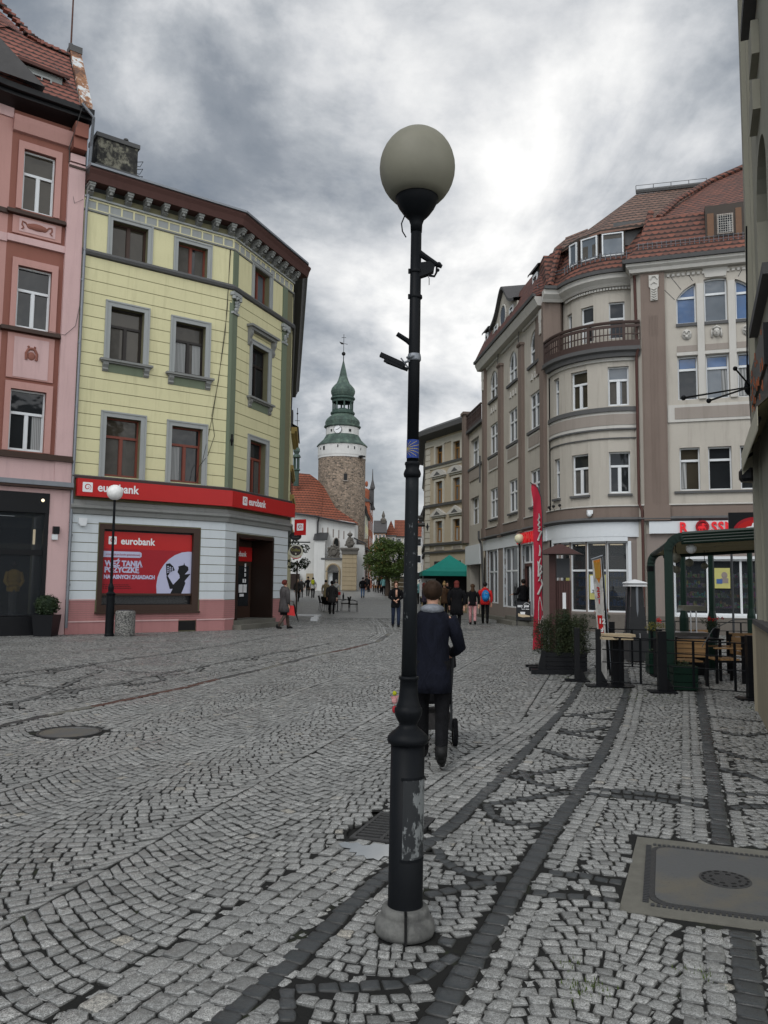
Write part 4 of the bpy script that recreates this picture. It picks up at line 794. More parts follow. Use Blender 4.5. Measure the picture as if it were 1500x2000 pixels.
# ---------------------------------------------------------------- pink house on the left
def pink_house():
    T=thing('town_house','pink and terracotta town house with white windows, a curved bay and red tiled mansard roof','building',(-12,25,0))
    F=FA; FBay=Fr(F.pt(-3.4,-.95).xy[:],F.pt(-2.25,-.12).xy[:])
    hs=[(-1.80,-.88,12.85,14.75),(-1.80,-.83,9.20,11.08),(-1.82,-.82,5.46,7.30)]
    mb=F.mb(); wall(mb,-2.15,-.50,4.6,16.0,hs,.26,.10); W=mb.build('wall','terracotta',T)
    mb=MB(); mb.slab([F.pt(-.02,.45).xy,F.pt(-6,.45).xy,F.pt(-6,8).xy,F.pt(-.02,8).xy],4.4,16.3); mb.build('core','pink',T)
    # end pier and ground floor
    mb=F.mb(); mb.box(-.50,-.01,-.05,.3,4.6,14.7); mb.box(-2.3,-.01,-.02,.4,4.58,5.22); mb.box(-.60,-.01,-.03,.4,0,4.36); mb.box(-4,-.60,.2,.5,3.62,4.36); mb.box(-4,-.01,-.02,.3,4.22,4.36); mb.box(-.48,-.03,-.07,0,14.75,15.0); mb.build('pier','pink',T)
    mb=F.mb()
    for i,h in enumerate(hs):
        w=.16; top=h[3]+.22; bot=h[2]-.02
        mb.box(h[0]-w,h[0],.04,.10,bot,top); mb.box(h[1],h[1]+w+.02,.04,.10,bot,top); mb.box(h[0],h[1],.04,.10,h[3],top); mb.flush('window_surround','rose',T)
    mb.box(-2.02,-.62,.045,.10,12.05,12.60); mb.flush('panel','rose',T); mb.box(-1.98,-.66,.045,.10,7.62,8.98); mb.flush('panel','rose',T)
    mb=F.mb(); mb.box(-2.15,-.5,.0,.10,11.76,11.97); mb.flush('string_course','pink',T); mb.box(-1.84,-.80,.03,.045,12.13,12.54); mb.flush('panel','pink',T); mb.box(-1.80,-.82,.03,.045,7.66,8.88); mb.flush('panel','pink',T)
    # stucco ornaments
    mb=F.mb()
    mb.sphere((-1.33,.03,12.35),.20,12,7,(1.5,.35,.55))
    for sg in (-1,1):
        mb.sphere((-1.33+sg*.20,.03,12.34),.10,8,6,(1,.4,.9)); mb.tube([(-1.33+sg*.25,.02,12.30),(-1.33+sg*.33,.02,12.42),(-1.33+sg*.42,.02,12.44),(-1.33+sg*.43,.02,12.34),(-1.33+sg*.38,.02,12.26),(-1.33+sg*.44,.02,12.20)],.025,5)
    mb.flush('stucco_ornament','terracotta',T)
    for sg in (-1,1):
        mb.tube([(-1.31+sg*.14,.02,8.22),(-1.31+sg*.15,.02,8.42),(-1.31+sg*.09,.02,8.54),(-1.31,.02,8.57)],.045,6); mb.sphere((-1.31+sg*.09,.02,8.62),.035,6,4)
    mb.sphere((-1.31,.03,8.34),.11,10,7,(1,.4,1.2)); mb.build('stucco_ornament','terracotta',T)
    mb=F.mb()
    for z,x1 in ((12.62,-.52),(9.02,-.52)): mb.box(-2.2,x1,-.10,.1,z,z+.06); mb.box(-2.2,x1,-.05,.1,z+.06,z+.13); mb.flush('ledge','brown_frame',T)
    mb.box(-2.6,0.,-.16,.1,5.22,5.28); mb.box(-2.6,0,-.10,.1,5.28,5.40); mb.flush('ledge','brown_frame',T); mb.box(-4.2,.03,-.22,.1,4.37,4.44); mb.flush('ledge','brown_frame',T); mb.box(-.5,0.0,-.09,0,14.55,14.62); mb.build('ledge','brown_frame',T)
    mb=F.mb(); mb.box(-4.2,.03,-.25,.1,4.44,4.58); mb.build('shop_cornice','zinc',T)
    for i,h in enumerate(hs): window(F,T,*h,'white_frame','T',rec=.22,tf=.62,glass='glass',bar=.04,curt=(0,3,0)[i] and 0)
    # curved bay at the frame edge
    n=7; pts=[F.pt(-2.15,.10).xy]+[F.pt(-2.15-2.0*math.sin(R(90*i/n)),.10-1.0*(1-math.cos(R(90*i/n)))).xy for i in range(1,n+1)]; pts=[tuple(p) for p in pts][::-1]
    mb=MB(); hb=[]
    for i in range(n):
        f=Fr(pts[i],pts[i+1]); mb.M=f.M
        if i in (3,4): pass
        hol=[(.02,f.L-.01,z0,z1) for z0,z1 in ((12.85,14.9),(9.2,11.2),(5.5,7.4))] if i in (4,5) else []
        wall(mb,0,f.L,4.6,16.0,hol,.22)
        for h in hol: hb.append((f,h))
    mb.build('bay_wall','rose',T)
    for f,h in hb: window(f,T,h[0],h[1],h[2],h[3],'white_frame','1',rec=.14,tf=.62)
    mb=MB()
    for z0,z1,o in ((12.58,12.72,.10),(9.0,9.12,.10),(5.22,5.36,.12)): mb.sweep(pts,[(0,z0),(o,z0),(o,z1),(0,z1)]); mb.flush('bay_ledge','brown_frame',T)
    mb=MB(); mb.sweep(pts,[(0,11.72),(.06,11.72),(.06,11.97),(0,11.97)]); mb.flush('bay_band','pink',T); mb.sweep(pts,[(0,15.6),(.05,15.6),(.05,16.0),(0,16.0)]); mb.build('bay_band','pink',T)
    # eaves, gutter, roof
    PE=[*pts,tuple(F.pt(0.02,.10).xy)]
    mb=MB(); mb.sweep([tuple(F.pt(-2.15,.1).xy),tuple(F.pt(-.02,.1).xy)],[(0,15.2),(.12,15.22),(.22,15.5),(.26,15.65),(0,15.7)]); mb.build('eaves_moulding','rose',T)
    mb=F.mb(); mb.box(-.46,-.06,-.30,.1,15.1,15.9); mb.box(-.46,-.06,-.42,-.3,15.45,15.9); mb.build('eave_bracket','terracotta',T)
    mb=MB(); mb.sweep(PE,[(0,15.9),(.62,16.0),(.62,16.12),(0,16.3)]); mb.sweep(PE,[(.60,16.10),(.78,16.12),(.80,16.28),(.72,16.28),(.62,16.2)]); mb.build('eaves','shop_black',T)
    mb=F.mb(); mb.add([(-5,-.5,16.3),(-.35,-.5,16.3),(-.35,1.35,19.05),(-5,1.35,19.4)],[(0,1,2,3)]); mb.add([(-5,1.35,19.4),(-.35,1.35,19.05),(-.35,1.8,19.05),(-5,4.2,22.4)],[(0,1,2,3)]); 
    mb.add([(-5,1.0,18.9),(-2.7,1.1,18.9),(-2.2,1.35,19.3),(-1.6,1.35,19.12),(-1.9,2.6,20.3),(-2.7,3.2,21.2),(-5,3.4,21.6)],[(0,1,2,3,4,5,6)])
    mb.build('roof','tile_pink',T)
    mb=F.mb()
    for i in range(22):
        u=i/21; pts2=[(-4.2,1.3,21.2),(-2.7,1.3,20.0),(-2.1,1.34,19.65),(-1.6,1.35,19.25),(-1.2,1.35,19.13),(-.42,1.36,19.08)]; k=u*5; j=min(4,int(k)); p=Vector(pts2[j]).lerp(Vector(pts2[j+1]),k-j); mb.cbox(p,(.22,.2,.10),Matrix.Rotation(random.uniform(-.25,.25),3,'Y'))
    mb.build('ridge','tile_pink',T)
    mb=F.mb(); mb.add([(-.35,-.5,16.3),(.0,-.5,16.3),(.0,1.3,19.15),(-.35,1.3,19.15),(-.35,-.5,16.5),(.0,-.5,16.5),(.0,1.3,19.32),(-.35,1.3,19.32)],[(0,1,5,4),(1,2,6,5),(2,3,7,6),(3,0,4,7),(4,5,6,7)]); mb.build('gable_flashing','rusty_white',T)
    mb=F.mb(); mb.add([(-.35,1.3,16.3),(0.02,1.3,16.3),(.02,3.2,16.3),(-.35,3.2,16.3),(-.35,1.3,19.25),(.02,1.3,19.25),(.02,1.8,19.25),(-.35,1.8,19.25)],[(0,1,5,4),(1,2,6,5),(4,5,6,7)]); mb.box(-.38,.03,1.2,1.6,19.2,19.42); mb.box(-.02,.02,.0,8,14.3,16.35); mb.build('fire_wall','dark_trim',T)
    # dormer
    mb=F.mb(); mb.box(-2.0,-.80,.12,.9,16.62,17.45); dm=mb.build('dormer','grey_trim',T)
    mb=F.mb(); mb.add([(-2.15,-.1,17.42),(-.62,-.1,17.36),(-.70,1.1,17.85),(-2.05,1.1,17.95),(-2.15,-.1,17.52),(-.62,-.1,17.46),(-.70,1.1,17.95),(-2.05,1.1,18.05)],[(0,1,2,3),(4,5,6,7),(0,1,5,4),(1,2,6,5),(3,0,4,7)]); mb.build('dormer_roof','maroon',dm)
    window(F,dm,-1.72,-1.12,16.72,17.25,'grey_trim','X',rec=.04,tf=.5,t=.05,bar=.02)
    mb=F.mb(); mb.tube([(-.40,-.8,16.3),(-.02,-.75,16.0),(.06,-.3,15.3),(.08,-.12,14.8),(.08,-.1,14.2)],.05,8); mb.build('downpipe','zinc',T)
    # gable of the bay at the frame edge
    mb=F.mb(); mb.add([(-5,-.9,19.0),(-3.3,-.9,17.75),(-1.5,-.9,16.35),(-5,-.9,16.35),(-5,.6,19.0),(-3.3,.6,17.75),(-1.5,.6,16.35)],[(0,1,2,3),(0,4,5,1),(1,5,6,2)]); mb.build('bay_gable','slate',T)
    mb=F.mb(); mb.tube([(-.30,-.86,16.3),(-.35,-.3,16.0),(-.52,-.05,15.2),(-.48,.02,14.2),(-.3,-.07,13.4),(-.05,-.1,13.6)],.008,4); mb.tube([(-1.0,.35,17.9),(-.35,-.86,16.35),(-.55,-.02,15.1)],.01,4); mb.tube([(-.85,.0,9.2),(-.4,-.07,9.15),(-.1,-.07,9.5),(.0,-.07,10.2),(.0,-.07,12)],.008,4); mb.build('cable','dark_trim',T)
    # shop front
    mb=F.mb(); mb.box(-4.2,-.60,-.06,.2,3.62,4.22); mb.box(-4.2,-.56,-.04,.3,0,.56); mb.box(-.72,-.60,-.04,.3,.56,3.62); mb.box(-4.2,-.72,.0,.06,2.36,2.52); sf=mb.build('shop_front','shop_black',T)
    mb=F.mb(); mb.box(-4.2,-.72,1.6,1.65,.5,3.6); mb.box(-4.2,-.6,.2,1.6,.5,.56); mb.box(-4.2,-.6,.2,1.6,3.62,3.66); mb.box(-.66,-.6,.2,1.6,.5,3.62); mb.build('shop_back','dark_brown',sf)
    mb=F.mb(); mb.box(-4.2,-.72,.02,.03,.58,2.36); mb.box(-4.2,-.72,.02,.03,2.52,3.62); mb.build('pane','glass_shop',sf)
    mb=F.mb(); mb.box(-.92,-.86,.4,.45,2.7,3.15); mb.flush('shop_lamp','lit',sf); mb.sphere((-.80,-.08,4.0),.05,8,5); mb.build('shop_lamp','lit',sf)
    mb=F.mb(); mb.box(-.48,-.30,-.15,-.03,3.02,3.24); mb.build('camera_box','shop_black',T); mb=F.mb(); mb.box(-.50,-.34,-.13,-.03,2.84,3.0); mb.build('sensor','white_frame',T)
    m=thing('mannequin','shop mannequin in a quilted mustard jacket behind the glass of the dark shop window','mannequin',tuple(F.pt(-1.38,.5,.58)),FA_angle())
    mb=MB(m); mb.lathe([(.10,.0),(.12,.45),(.13,.75),(.09,.80)],8); mb.build('legs','slate',m)
    mb=MB(m); mb.lathe([(.17,.70),(.20,.80),(.17,.85),(.20,.92),(.17,.97),(.20,1.05),(.17,1.10),(.19,1.2),(.16,1.3),(.06,1.36)],10,sy=.7); mb.tube([(-.18,0,1.28),(-.24,-.03,1.0),(-.15,-.12,.85)],[.06,.06,.04]); mb.tube([(.18,0,1.28),(.24,-.03,1.0),(.15,-.12,.85)],[.06,.06,.04]); mb.build('jacket','mustard',m)
    mb=MB(m); mb.sphere((0,0,1.5),.10,10,7,(.9,1,1.15)); mb.build('head','brown_frame',m)
def FA_angle(): return math.atan2(FA.d.y,FA.d.x)
M['mustard']=plain('mustard',(.42,.27,.05),.7)
pink_house()
a=thing('lightning_rod','thin rusty lightning rod standing on the gable wall of the pink house','lightning rod',tuple(FA.pt(-.30,1.4,19.42)))
mb=MB(); mb.M=Matrix.Translation(FA.pt(-.30,1.4,19.42)); mb.tube([(0,0,0),(0,0,3.4)],[.03,.022],6); mb.build('rod','rust',a); mb=MB(); mb.M=Matrix.Translation(FA.pt(-.30,1.4,19.42)); mb.box(-.06,.06,-.06,.06,-.05,.12); mb.build('foot','dark_metal',a)
def goods():
    t=NT('goods_mix'); v=t.n('ShaderNodeTexVoronoi',{'Scale':9.}); t.L.new(t.pos(),v.inputs['Vector']); return t.out(t.mix(.55,v.outputs['Color'],(.12,.10,.08)),.5)
# ---------------------------------------------------------------- grey-beige corner building with the round bay (drugstore)
def drugstore():
    T=thing('corner_building','large grey beige corner building with a rounded bay, balcony, brown pilasters and red tiled roof','building',(8.5,30,0))
    FF=Fr((9.25,28.35),(16.0,26.21)); FL=Fr((5.25,41.4),(6.5,31.2)); C=(9.2,31.2)
    arc=lambda r,degs: [(C[0]-r*math.cos(R(a)),C[1]-r*math.sin(R(a))) for a in degs]
    AD=[0,9.5,20.5,28,35,50.5,59,67,83,90]; WD=(1,4,7)      # window facets
    # --- front wall
    ell=lambda c: (lambda x: 11.55+1.08*math.sqrt(max(0,1-((x-c)/1.42)**2)))
    cols=[(1.25,1.92),(2.19,2.95),(3.22,3.92)]; hs=[]
    for base,c in ((0,2.58),(4.0,6.58)):
        cc=[(a+base,b+base) for a,b in cols if b+base<6.9]
        for a,b in cc: hs+=[(a,b,11.05,ell(c)),(a,b,8.26,9.84),(a,b,5.02,6.54)]
    gf=[(.98,2.05,.68,2.60),(2.10,3.12,.68,2.60),(3.17,4.3,.68,2.60)]
    mb=FF.mb(); wall(mb,.86,FF.L,3.5,13.0,hs,.2); wall(mb,.0,.86,3.5,13.0,[],.2)
    mb.build('wall','greige',T)
    mb=FF.mb(); wall(mb,.0,FF.L,0,3.5,[(.96,4.35,.66,2.62)],.3); mb.build('ground_floor_wall','taupe',T)
    mb=FF.mb(); mb.box(.0,6.7,-.06,0,0,.6); mb.build('plinth','plinth',T)
    for h in hs:
        a,b,z0,z1=h
        if callable(z1): window(FF,T,a,b,z0,max(z1(a),z1(b)),'white_frame','1',rec=.14,top=z1,tf=.72 if False else .66,glass='glass_blue_sky_tint' if a<1.9 or a>3 else 'glass')
        else: window(FF,T,a,b,z0,z1,'white_frame','1',rec=.14,tf=.70,curt=0,glass='glass')
    for h in hs:        # sky reflection painted as blue panes over the top lights
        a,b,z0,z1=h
        if z0==8.26 : mb=FF.mb(); mb.box(a+.07,b-.07,.18,.184,z0+(1.58)*.70+.06,9.84-.08); mb.build('top_light_reflection','glass_blue_sky_tint',T)
    # mullion piers, sills, relief panels
    for base in (0,4.0):
        for x0,x1 in ((1.92,2.19),(2.95,3.22)):
            if x1+base>6.7: continue
            mb=FF.mb(); mb.box(base+x0+.02,base+x1-.02,-.07,0,8.26,12.45); mb.build('window_pier','pale_trim',T)
        for a,b in cols:
            a+=base; b+=base
            if b>6.9: continue
            mb=FF.mb(); mb.box(a-.02,b+.02,-.06,0,10.92,11.03); mb.flush('window_sill','dark_trim',T); mb.box(a-.02,b+.02,-.05,0,9.86,9.98); mb.flush('window_head','pale_trim',T); mb.box(a,b,-.02,0,10.0,10.22); mb.flush('panel','greige2',T)
    for z,x1 in ((4.96,4.2),): mb=FF.mb(); mb.box(1.05,x1,-.07,.1,z-.05,z+.03); mb.build('window_sill','dark_trim',T)
    def mask(x,face):
        mb=FF.mb(); z=10.62
        if face:
            mb.sphere((x,-.05,z),.13,10,8,(.9,.8,1.3)); mb.sphere((x,-.16,z-.02),.03,6,5,(1,1,1.7)); 
            for sg in (-1,1): mb.sphere((x+sg*.05,-.145,z+.03),.025,6,4,(1.3,.6,.7)); mb.tube([(x+sg*.13,-.03,z+.14),(x+sg*.16,-.04,z),(x+sg*.15,-.03,z-.18)],.035,6)
            mb.tube([(x-.14,-.06,z+.12),(x,-.10,z+.20),(x+.14,-.06,z+.12)],.045,6); mb.box(x-.05,x+.05,-.16,-.12,z-.10,z-.085)
        else:
            mb.lathe([(.17,-.01),(.17,.01)],14,(0,0,0)) if 0 else None
            pts=[(x+.17*math.cos(R(t)),z+.19*math.sin(R(t))) for t in range(0,360,24)]; mb.prism(pts,-.04,0)
            for sg in (-1,1): mb.tube([(x+sg*.02,-.06,z+.02),(x+sg*.05,-.06,z+.13),(x+sg*.12,-.06,z+.10),(x+sg*.12,-.06,z),(x+sg*.04,-.06,z-.04)],.02,5)
            mb.sphere((x,-.06,z-.08),.06,8,5,(1,.6,1))
        mb.build('relief','pale_trim',T,smooth=True)
    mask(1.58,0); mask(2.57,1); mask(3.57,0); mask(5.58,0); mask(6.3,1)
    # long panel and bands
    mb=FF.mb(); mb.box(.88,6.7,-.05,0,7.46,8.08); mb.flush('spandrel','pale_trim',T); mb.box(1.12,6.5,-.062,-.05,7.56,7.98); mb.flush('spandrel_panel','greige2',T)
    # pilaster with stucco cartouche
    def cart(f,x,z):
        mb=f.mb(); mb.prism([(x-.17,z+.0),(x-.17,z+.42),(x+.17,z+.42),(x+.17,z),(x+.12,z-.06),(x+.12,z-.52),(x-.12,z-.52),(x-.12,z-.06)],-.20,-.13)
        for k in range(5): mb.tube([(x-.09,-.21,z-.08-.09*k),(x,-.23,z-.13-.09*k),(x+.09,-.21,z-.08-.09*k)],.018,4)
        mb.tube([(x-.12,-.21,z+.25),(x-.05,-.22,z+.36),(x+.05,-.22,z+.36),(x+.12,-.21,z+.25)],.025,4); mb.tube([(x-.10,-.21,z+.08),(x,-.22,z+.15),(x+.10,-.21,z+.08)],.02,4); mb.build('cartouche','pale_trim',T)
    mb=FF.mb(); mb.box(.04,.86,-.14,0,3.98,12.98); mb.box(.10,.80,-.16,-.14,4.5,10.6); mb.box(.02,.90,-.22,0,3.96,4.5)
    mb.box(.34,.37,-.175,-.16,4.5,11.4); mb.box(.45,.48,-.175,-.16,4.5,11.4); mb.box(.56,.59,-.175,-.16,4.5,11.4); mb.build('pilaster','brown_pil',T); cart(FF,.50,12.45)
    # --- side wall along the street
    lc=[(1.12,2.54),(4.58,5.88),(7.85,9.12)]; hl=[]
    for a,b in lc:
        m=(a+b)/2; r=(b-a)/2; hl+=[(a,b,11.02,(lambda m,r:(lambda x: 11.72+.70*math.sqrt(max(0,1-((x-m)/(r*1.02))**2))))(m,r)),(a,b,8.18,9.72),(a,b,4.94,6.45)]
    mb=FL.mb(); wall(mb,0,FL.L,3.45,13.0,hl,.28); mb.build('wall','greige',T)
    for h in hl:
        a,b,z0,z1=h
        window(FL,T,a,b,z0,11.9 if callable(z1) else z1,'white_frame','X',rec=.06,top=z1 if callable(z1) else None,tf=.62,bar=.05,t=.07,curt=0,glass='glass')
    for a,b in lc:
        mb=FL.mb(); mb.box(a-.2,b+.2,-.09,0,10.86,10.98); mb.flush('window_sill','dark_trim',T); mb.box(a-.25,b+.25,-.10,0,8.02,8.14); mb.flush('window_sill','dark_trim',T); mb.box(a-.1,b+.1,-.09,0,4.84,4.92); mb.flush('window_sill','dark_trim',T)
        mb.box(a-.25,b+.25,-.05,0,7.36,8.0); mb.flush('spandrel','pale_trim',T); mb.box(a-.1,b+.1,-.062,-.05,7.46,7.92); mb.flush('spandrel_panel','greige2',T)
        for k in range(3): x=a+.15+.42*k; mb.box(x,x+.22,-.05,0,10.32,10.40); mb.box(x+.18,x+.22,-.05,0,10.40,10.58); mb.flush('tab_ornament','pale_trim',T)
    PX=[(-.05,.45,13.0),(3.12,3.66,12.2),(6.55,7.05,12.2),(9.55,10.05,13.0)]
    for i,(a,b,zt) in enumerate(PX):
        mb=FL.mb(); mb.box(a,b,-.15,0,4.55,zt); mb.box(a-.05,b+.05,-.19,0,3.92,4.55)
        if zt<13: mb.box(a-.05,b+.05,-.20,0,zt,zt+.10); mb.box(a+.0,b,-.23,0,zt+.05,zt+.13)
        mb.build('pilaster','brown_pil',T)
    for x in (.20,9.80):
        f2=FL; mb=f2.mb(); mb.prism([(x-.16,12.35),(x-.16,12.8),(x+.16,12.8),(x+.16,12.35),(x+.11,12.28),(x+.11,11.8),(x-.11,11.8),(x-.11,12.28)],-.20,-.15); mb.build('cartouche','pale_trim',T)
    for x in (3.1,6.62): mb=FL.mb(); mb.tube([(x,-.15,12.3),(x,-.12,12.9),(x+.08,-.08,13.0)],.02,4); mb.build('finial','dark_trim',T)
    # corner pier beside the bay (upper floors)
    mb=MB(); mb.slab([(6.28,31.12),(6.50,31.0),(6.95,31.0),(7.12,31.3),(7.12,33),(6.3,33)],10.3,13.0); mb.build('corner_pier','brown_pil',T)
    # --- round bay: lower storeys
    P0=arc(2.65,AD)
    mb=MB(); wins=[]
    for i in range(9):
        f=Fr(P0[i],P0[i+1]); mb.M=f.M; h=[]
        if i in WD: m=.03 if i==1 else .0; h=[(m,f.L-m,4.98 if i>1 else 4.98,6.50),(m,f.L-m,8.20,9.66)]; wins+=[(f,x) for x in h]
        wall(mb,0,f.L,3.45,10.2,h,.2)
    mb.build('bay_wall','greige',T,smooth=False)
    for f,h in wins: window(f,T,*h,'white_frame','N' if f.L<.6 else 'T',rec=.12,tf=.66,curt=3 if (h[2]>8 and f.L>.6 and f.a.x>8) else 0)
    for f,h in wins:
        if h[2]<6: mb=f.mb(); mb.box(h[0]-.06,h[1]+.06,-.09,.1,4.88,4.96); mb.build('window_sill','dark_trim',T)
    AS=[0,5,10,15,20,25,30,35,40,45,50,55,60,65,70,75,80,85,90]; PS=arc(2.65,AS)
    for z0,z1,o,m_ in ((7.98,8.14,.10,'dark_trim'),(7.36,7.98,.04,'pale_trim'),(7.48,7.88,.055,'greige2'),(6.98,7.02,.04,'dark_trim'),(9.86,10.2,.06,'pale_trim'),(7.30,7.36,.07,'dark_trim')):
        mb=MB(); mb.sweep(PS,[(0,z0),(o,z0),(o,z1),(0,z1)]); mb.build('bay_band',m_,T)
    # upper storey of the bay, set back behind the balcony
    P1=[(7.10,31.2)]+arc(2.05,AD)[1:]; P1[-1]=(9.25,29.15)
    mb=MB(); wins=[]
    for i in range(9):
        f=Fr(P1[i],P1[i+1]); mb.M=f.M; h=[(0,f.L,10.9 if i!=7 else 10.9,12.30)] if i in WD else []; wins+=[(f,x) for x in h]; wall(mb,0,f.L,10.2,13.0,h,.16)
    mb.M=Matrix.Identity(4); mb.add([(9.25,29.15,10),(9.27,28.3,10),(9.27,28.3,13.1),(9.25,29.15,13.1)],[(0,1,2,3)]); mb.build('bay_wall','greige',T)
    for f,h in wins: window(f,T,*h,'white_frame','N',rec=.10,tf=.55)
    # balcony
    PB=[(6.35,31.05)]+arc(2.85,AS[1:]); PB[-1]=(9.22,28.30)
    mb=MB(); mb.slab([(7,31.2)]+PB+[(9.3,29.3)],10.12,10.32); mb.sweep(PB,[(-.15,9.98),(.0,9.98),(.03,10.12),(.14,10.18),(.14,10.32),(-.15,10.32)]); bal=mb.build('balcony','dark_trim',T)
    def rail(P,zb,par,n_):
        mb=MB(); mb.sweep(P,[(0,zb+.84),(.08,zb+.84),(.10,zb+.90),(.08,zb+.94),(0,zb+.94)]); mb.sweep(P,[(.01,zb+.0),(.06,zb+.0),(.06,zb+.22),(.01,zb+.22)]); mb.sweep(P,[(.01,zb+.70),(.06,zb+.70),(.06,zb+.80),(.01,zb+.80)])
        tot=0; pts=[Vector(p) for p in P]; seg=[(pts[i+1]-pts[i]).length for i in range(len(pts)-1)]; L_=sum(seg)
        def at(d):
            for i,s in enumerate(seg):
                if d<=s or i==len(seg)-1: return pts[i].lerp(pts[i+1],d/s),(pts[i+1]-pts[i]).normalized()
                d-=s
        k=int(L_/.14)
        for i in range(k+1):
            p,d=at(L_*i/k); f=Matrix.Rotation(math.atan2(d.y,d.x),3,'Z'); w=.10 if i%9==0 else .026; n=Vector((d.y,-d.x))*.035; mb.cbox((p.x+n.x,p.y+n.y,zb+.46 if i%9 else zb+.45),(w,.04 if i%9 else .07,.52 if i%9 else .92),f)
        mb.sweep(P,[(.022,zb+.43),(.048,zb+.43),(.048,zb+.47),(.022,zb+.47)]); mb.build('balustrade','rail_brown',par)
    M['rail_brown']=plain('rail_brown',(.055,.035,.030),.6); rail(PB,10.34,bal,0)
    # recessed wing beyond with its own balcony
    FW=Fr((4.75,45.6),(5.22,41.6)); hw=[(.95,2.9,8.18,9.72),(.95,2.9,4.94,6.45)]
    mb=FW.mb(); wall(mb,0,FW.L,3.45,10.3,hw,.25); wall(mb,0,FW.L,0,3.45,[(.9,3.2,.0,3.1)],.6); mb.build('wall','greige',T)
    for h in hw: window(FW,T,*h,'white_frame','X',rec=.18,tf=.62)
    mb=FW.mb(); mb.box(.0,.6,-.30,0,4.0,11.35); mb.box(-.06,.68,-.38,.3,11.35,11.5); mb.build('pilaster','brown_pil',T)
    mb=FW.mb(); mb.box(.8,3.1,-.06,0,7.4,8.0); mb.flush('spandrel','greige2',T); mb.box(.6,4.2,-.10,0,8.02,8.14); mb.flush('window_sill','dark_trim',T); mb.box(.6,4.2,-.2,2.5,10.2,10.34); mb.flush('balcony','dark_trim',T); rail([FW.pt(.6,-.1).xy[:],FW.pt(4.0,-.1).xy[:]],10.34,T,0)
    mb=FW.mb(); mb.box(.2,3.6,-.14,0,2.75,3.80); mb.build('fascia_sign','sign_white',T); mb=FW.mb(); mb.box(.9,3.2,.5,.6,0,3.1); mb.build('shop_door','shop_black',T)
    # --- cornices all round
    PU=[FL.pt(-.3,-.0).xy[:],(6.48,31.15),(6.5,31.0),(6.95,31.0)]+arc(2.12,AS[2:-1])+[(9.12,29.0),(9.12,28.30),FF.pt(.0,-.12).xy[:],FF.pt(6.9,-.12).xy[:]]
    PU=[(round(a,3),round(b,3)) for a,b in PU]; PU2=[PU[0],(6.30,31.05)]+[(6.95,31.02)]+arc(2.2,AS[3:-1])+[(9.05,28.95),(9.05,28.45)]
    mb=MB(); path=[FL.pt(-.3,0).xy[:],FL.pt(10.0,0).xy[:]]; mb.sweep(path,[(0,12.92),(.34,12.94),(.40,13.08),(.46,13.2),(.46,13.30),(0,13.32)]); mb.flush('cornice','pale_trim',T); mb.sweep(path,[(.40,13.30),(.54,13.30),(.56,13.42),(.44,13.42)]); mb.flush('gutter','dark_trim',T)
    path=[(6.2,30.9),(6.95,30.95)]+arc(2.15,AS[2:]); mb.sweep(path,[(0,12.86),(.06,12.86),(.14,12.96),(.30,13.1),(.32,13.28),(0,13.3)]); mb.flush('cornice','pale_trim',T); mb.sweep(path,[(.28,13.28),(.42,13.28),(.44,13.40),(.3,13.40)]); mb.flush('gutter','dark_trim',T)
    path=[FF.pt(-.12,1.0).xy[:],FF.pt(-.12,-.05).xy[:],FF.pt(6.9,-.05).xy[:]]; mb.sweep(path,[(0,12.98),(.20,13.0),(.24,13.12),(.34,13.2),(.34,13.3),(0,13.32)]); mb.flush('cornice','pale_trim',T); mb.sweep(path,[(.30,13.30),(.44,13.30),(.47,13.43),(.34,13.43)]); mb.flush('gutter','dark_trim',T)
    def dent(f,a,b,z,st=.17,w=.10,y=-.06):
        mb=f.mb(); x=a
        while x<b: mb.box(x,x+w,y,0,z,z+.10); x+=st
        mb.build('dentil_row','pale_trim',T)
    dent(FF,.95,2.25,12.80); dent(FF,2.95,6.6,12.80); dent(FL,.6,2.7,12.78,.2,.12,-.10); dent(FL,3.5,6.2,12.78,.2,.12,-.1); dent(FL,7.05,9.3,12.78,.2,.12,-.1)
    mb=MB()
    for a in range(12,90,3): x,y=arc(2.12,[a])[0]; mb.cbox((x,y,12.80),(.07,.08,.09),Matrix.Rotation(R(a),3,'Z'))
    mb.build('dentil_row','pale_trim',T)
    # voussoir keystones over the front arch
    for c in (2.58,):
        mb=FF.mb(); mb.add([(c-.34,-.05,12.65),(c+.34,-.05,12.65),(c+.42,-.05,12.98),(c-.42,-.05,12.98),(c-.34,0,12.65),(c+.34,0,12.65),(c+.42,0,12.98),(c-.42,0,12.98)],[(0,1,2,3),(0,4,5,1),(1,5,6,2),(3,7,4,0)]); mb.build('keystone','pale_trim',T)
        for sg in (-1,1):
            for j,(x0,z0,x1,z1) in enumerate(((.75,12.58,.95,12.95),(1.15,12.30,1.55,12.90),(1.38,11.95,1.72,12.35))):
                mb=FF.mb(); mb.tube([(c+sg*x0,0,z0),(c+sg*x1,0,z1)],.012,4); mb.build('joint','dark_trim',T)
    # band between shop and first floor, shop fascia
    path=[FL.pt(-4.2,0).xy[:] if 0 else FL.pt(-.2,0).xy[:]]+[FL.pt(10.0,0).xy[:]]+PS[1:-1]+[(9.24,28.50),FF.pt(.0,-.02).xy[:],FF.pt(6.7,-.02).xy[:]]
    mb=MB(); mb.sweep(path,[(0,4.10),(.06,4.10),(.06,4.48),(0,4.5)]); mb.flush('string_course','brown_pil',T); mb.sweep(path,[(0,3.94),(.14,3.96),(.22,4.02),(.16,4.10),(0,4.12)]); mb.flush('string_course','dark_trim',T)
    mb.sweep(path,[(0,4.49),(.10,4.5),(.10,4.54),(0,4.56)]); mb.flush('string_course','pale_trim',T)
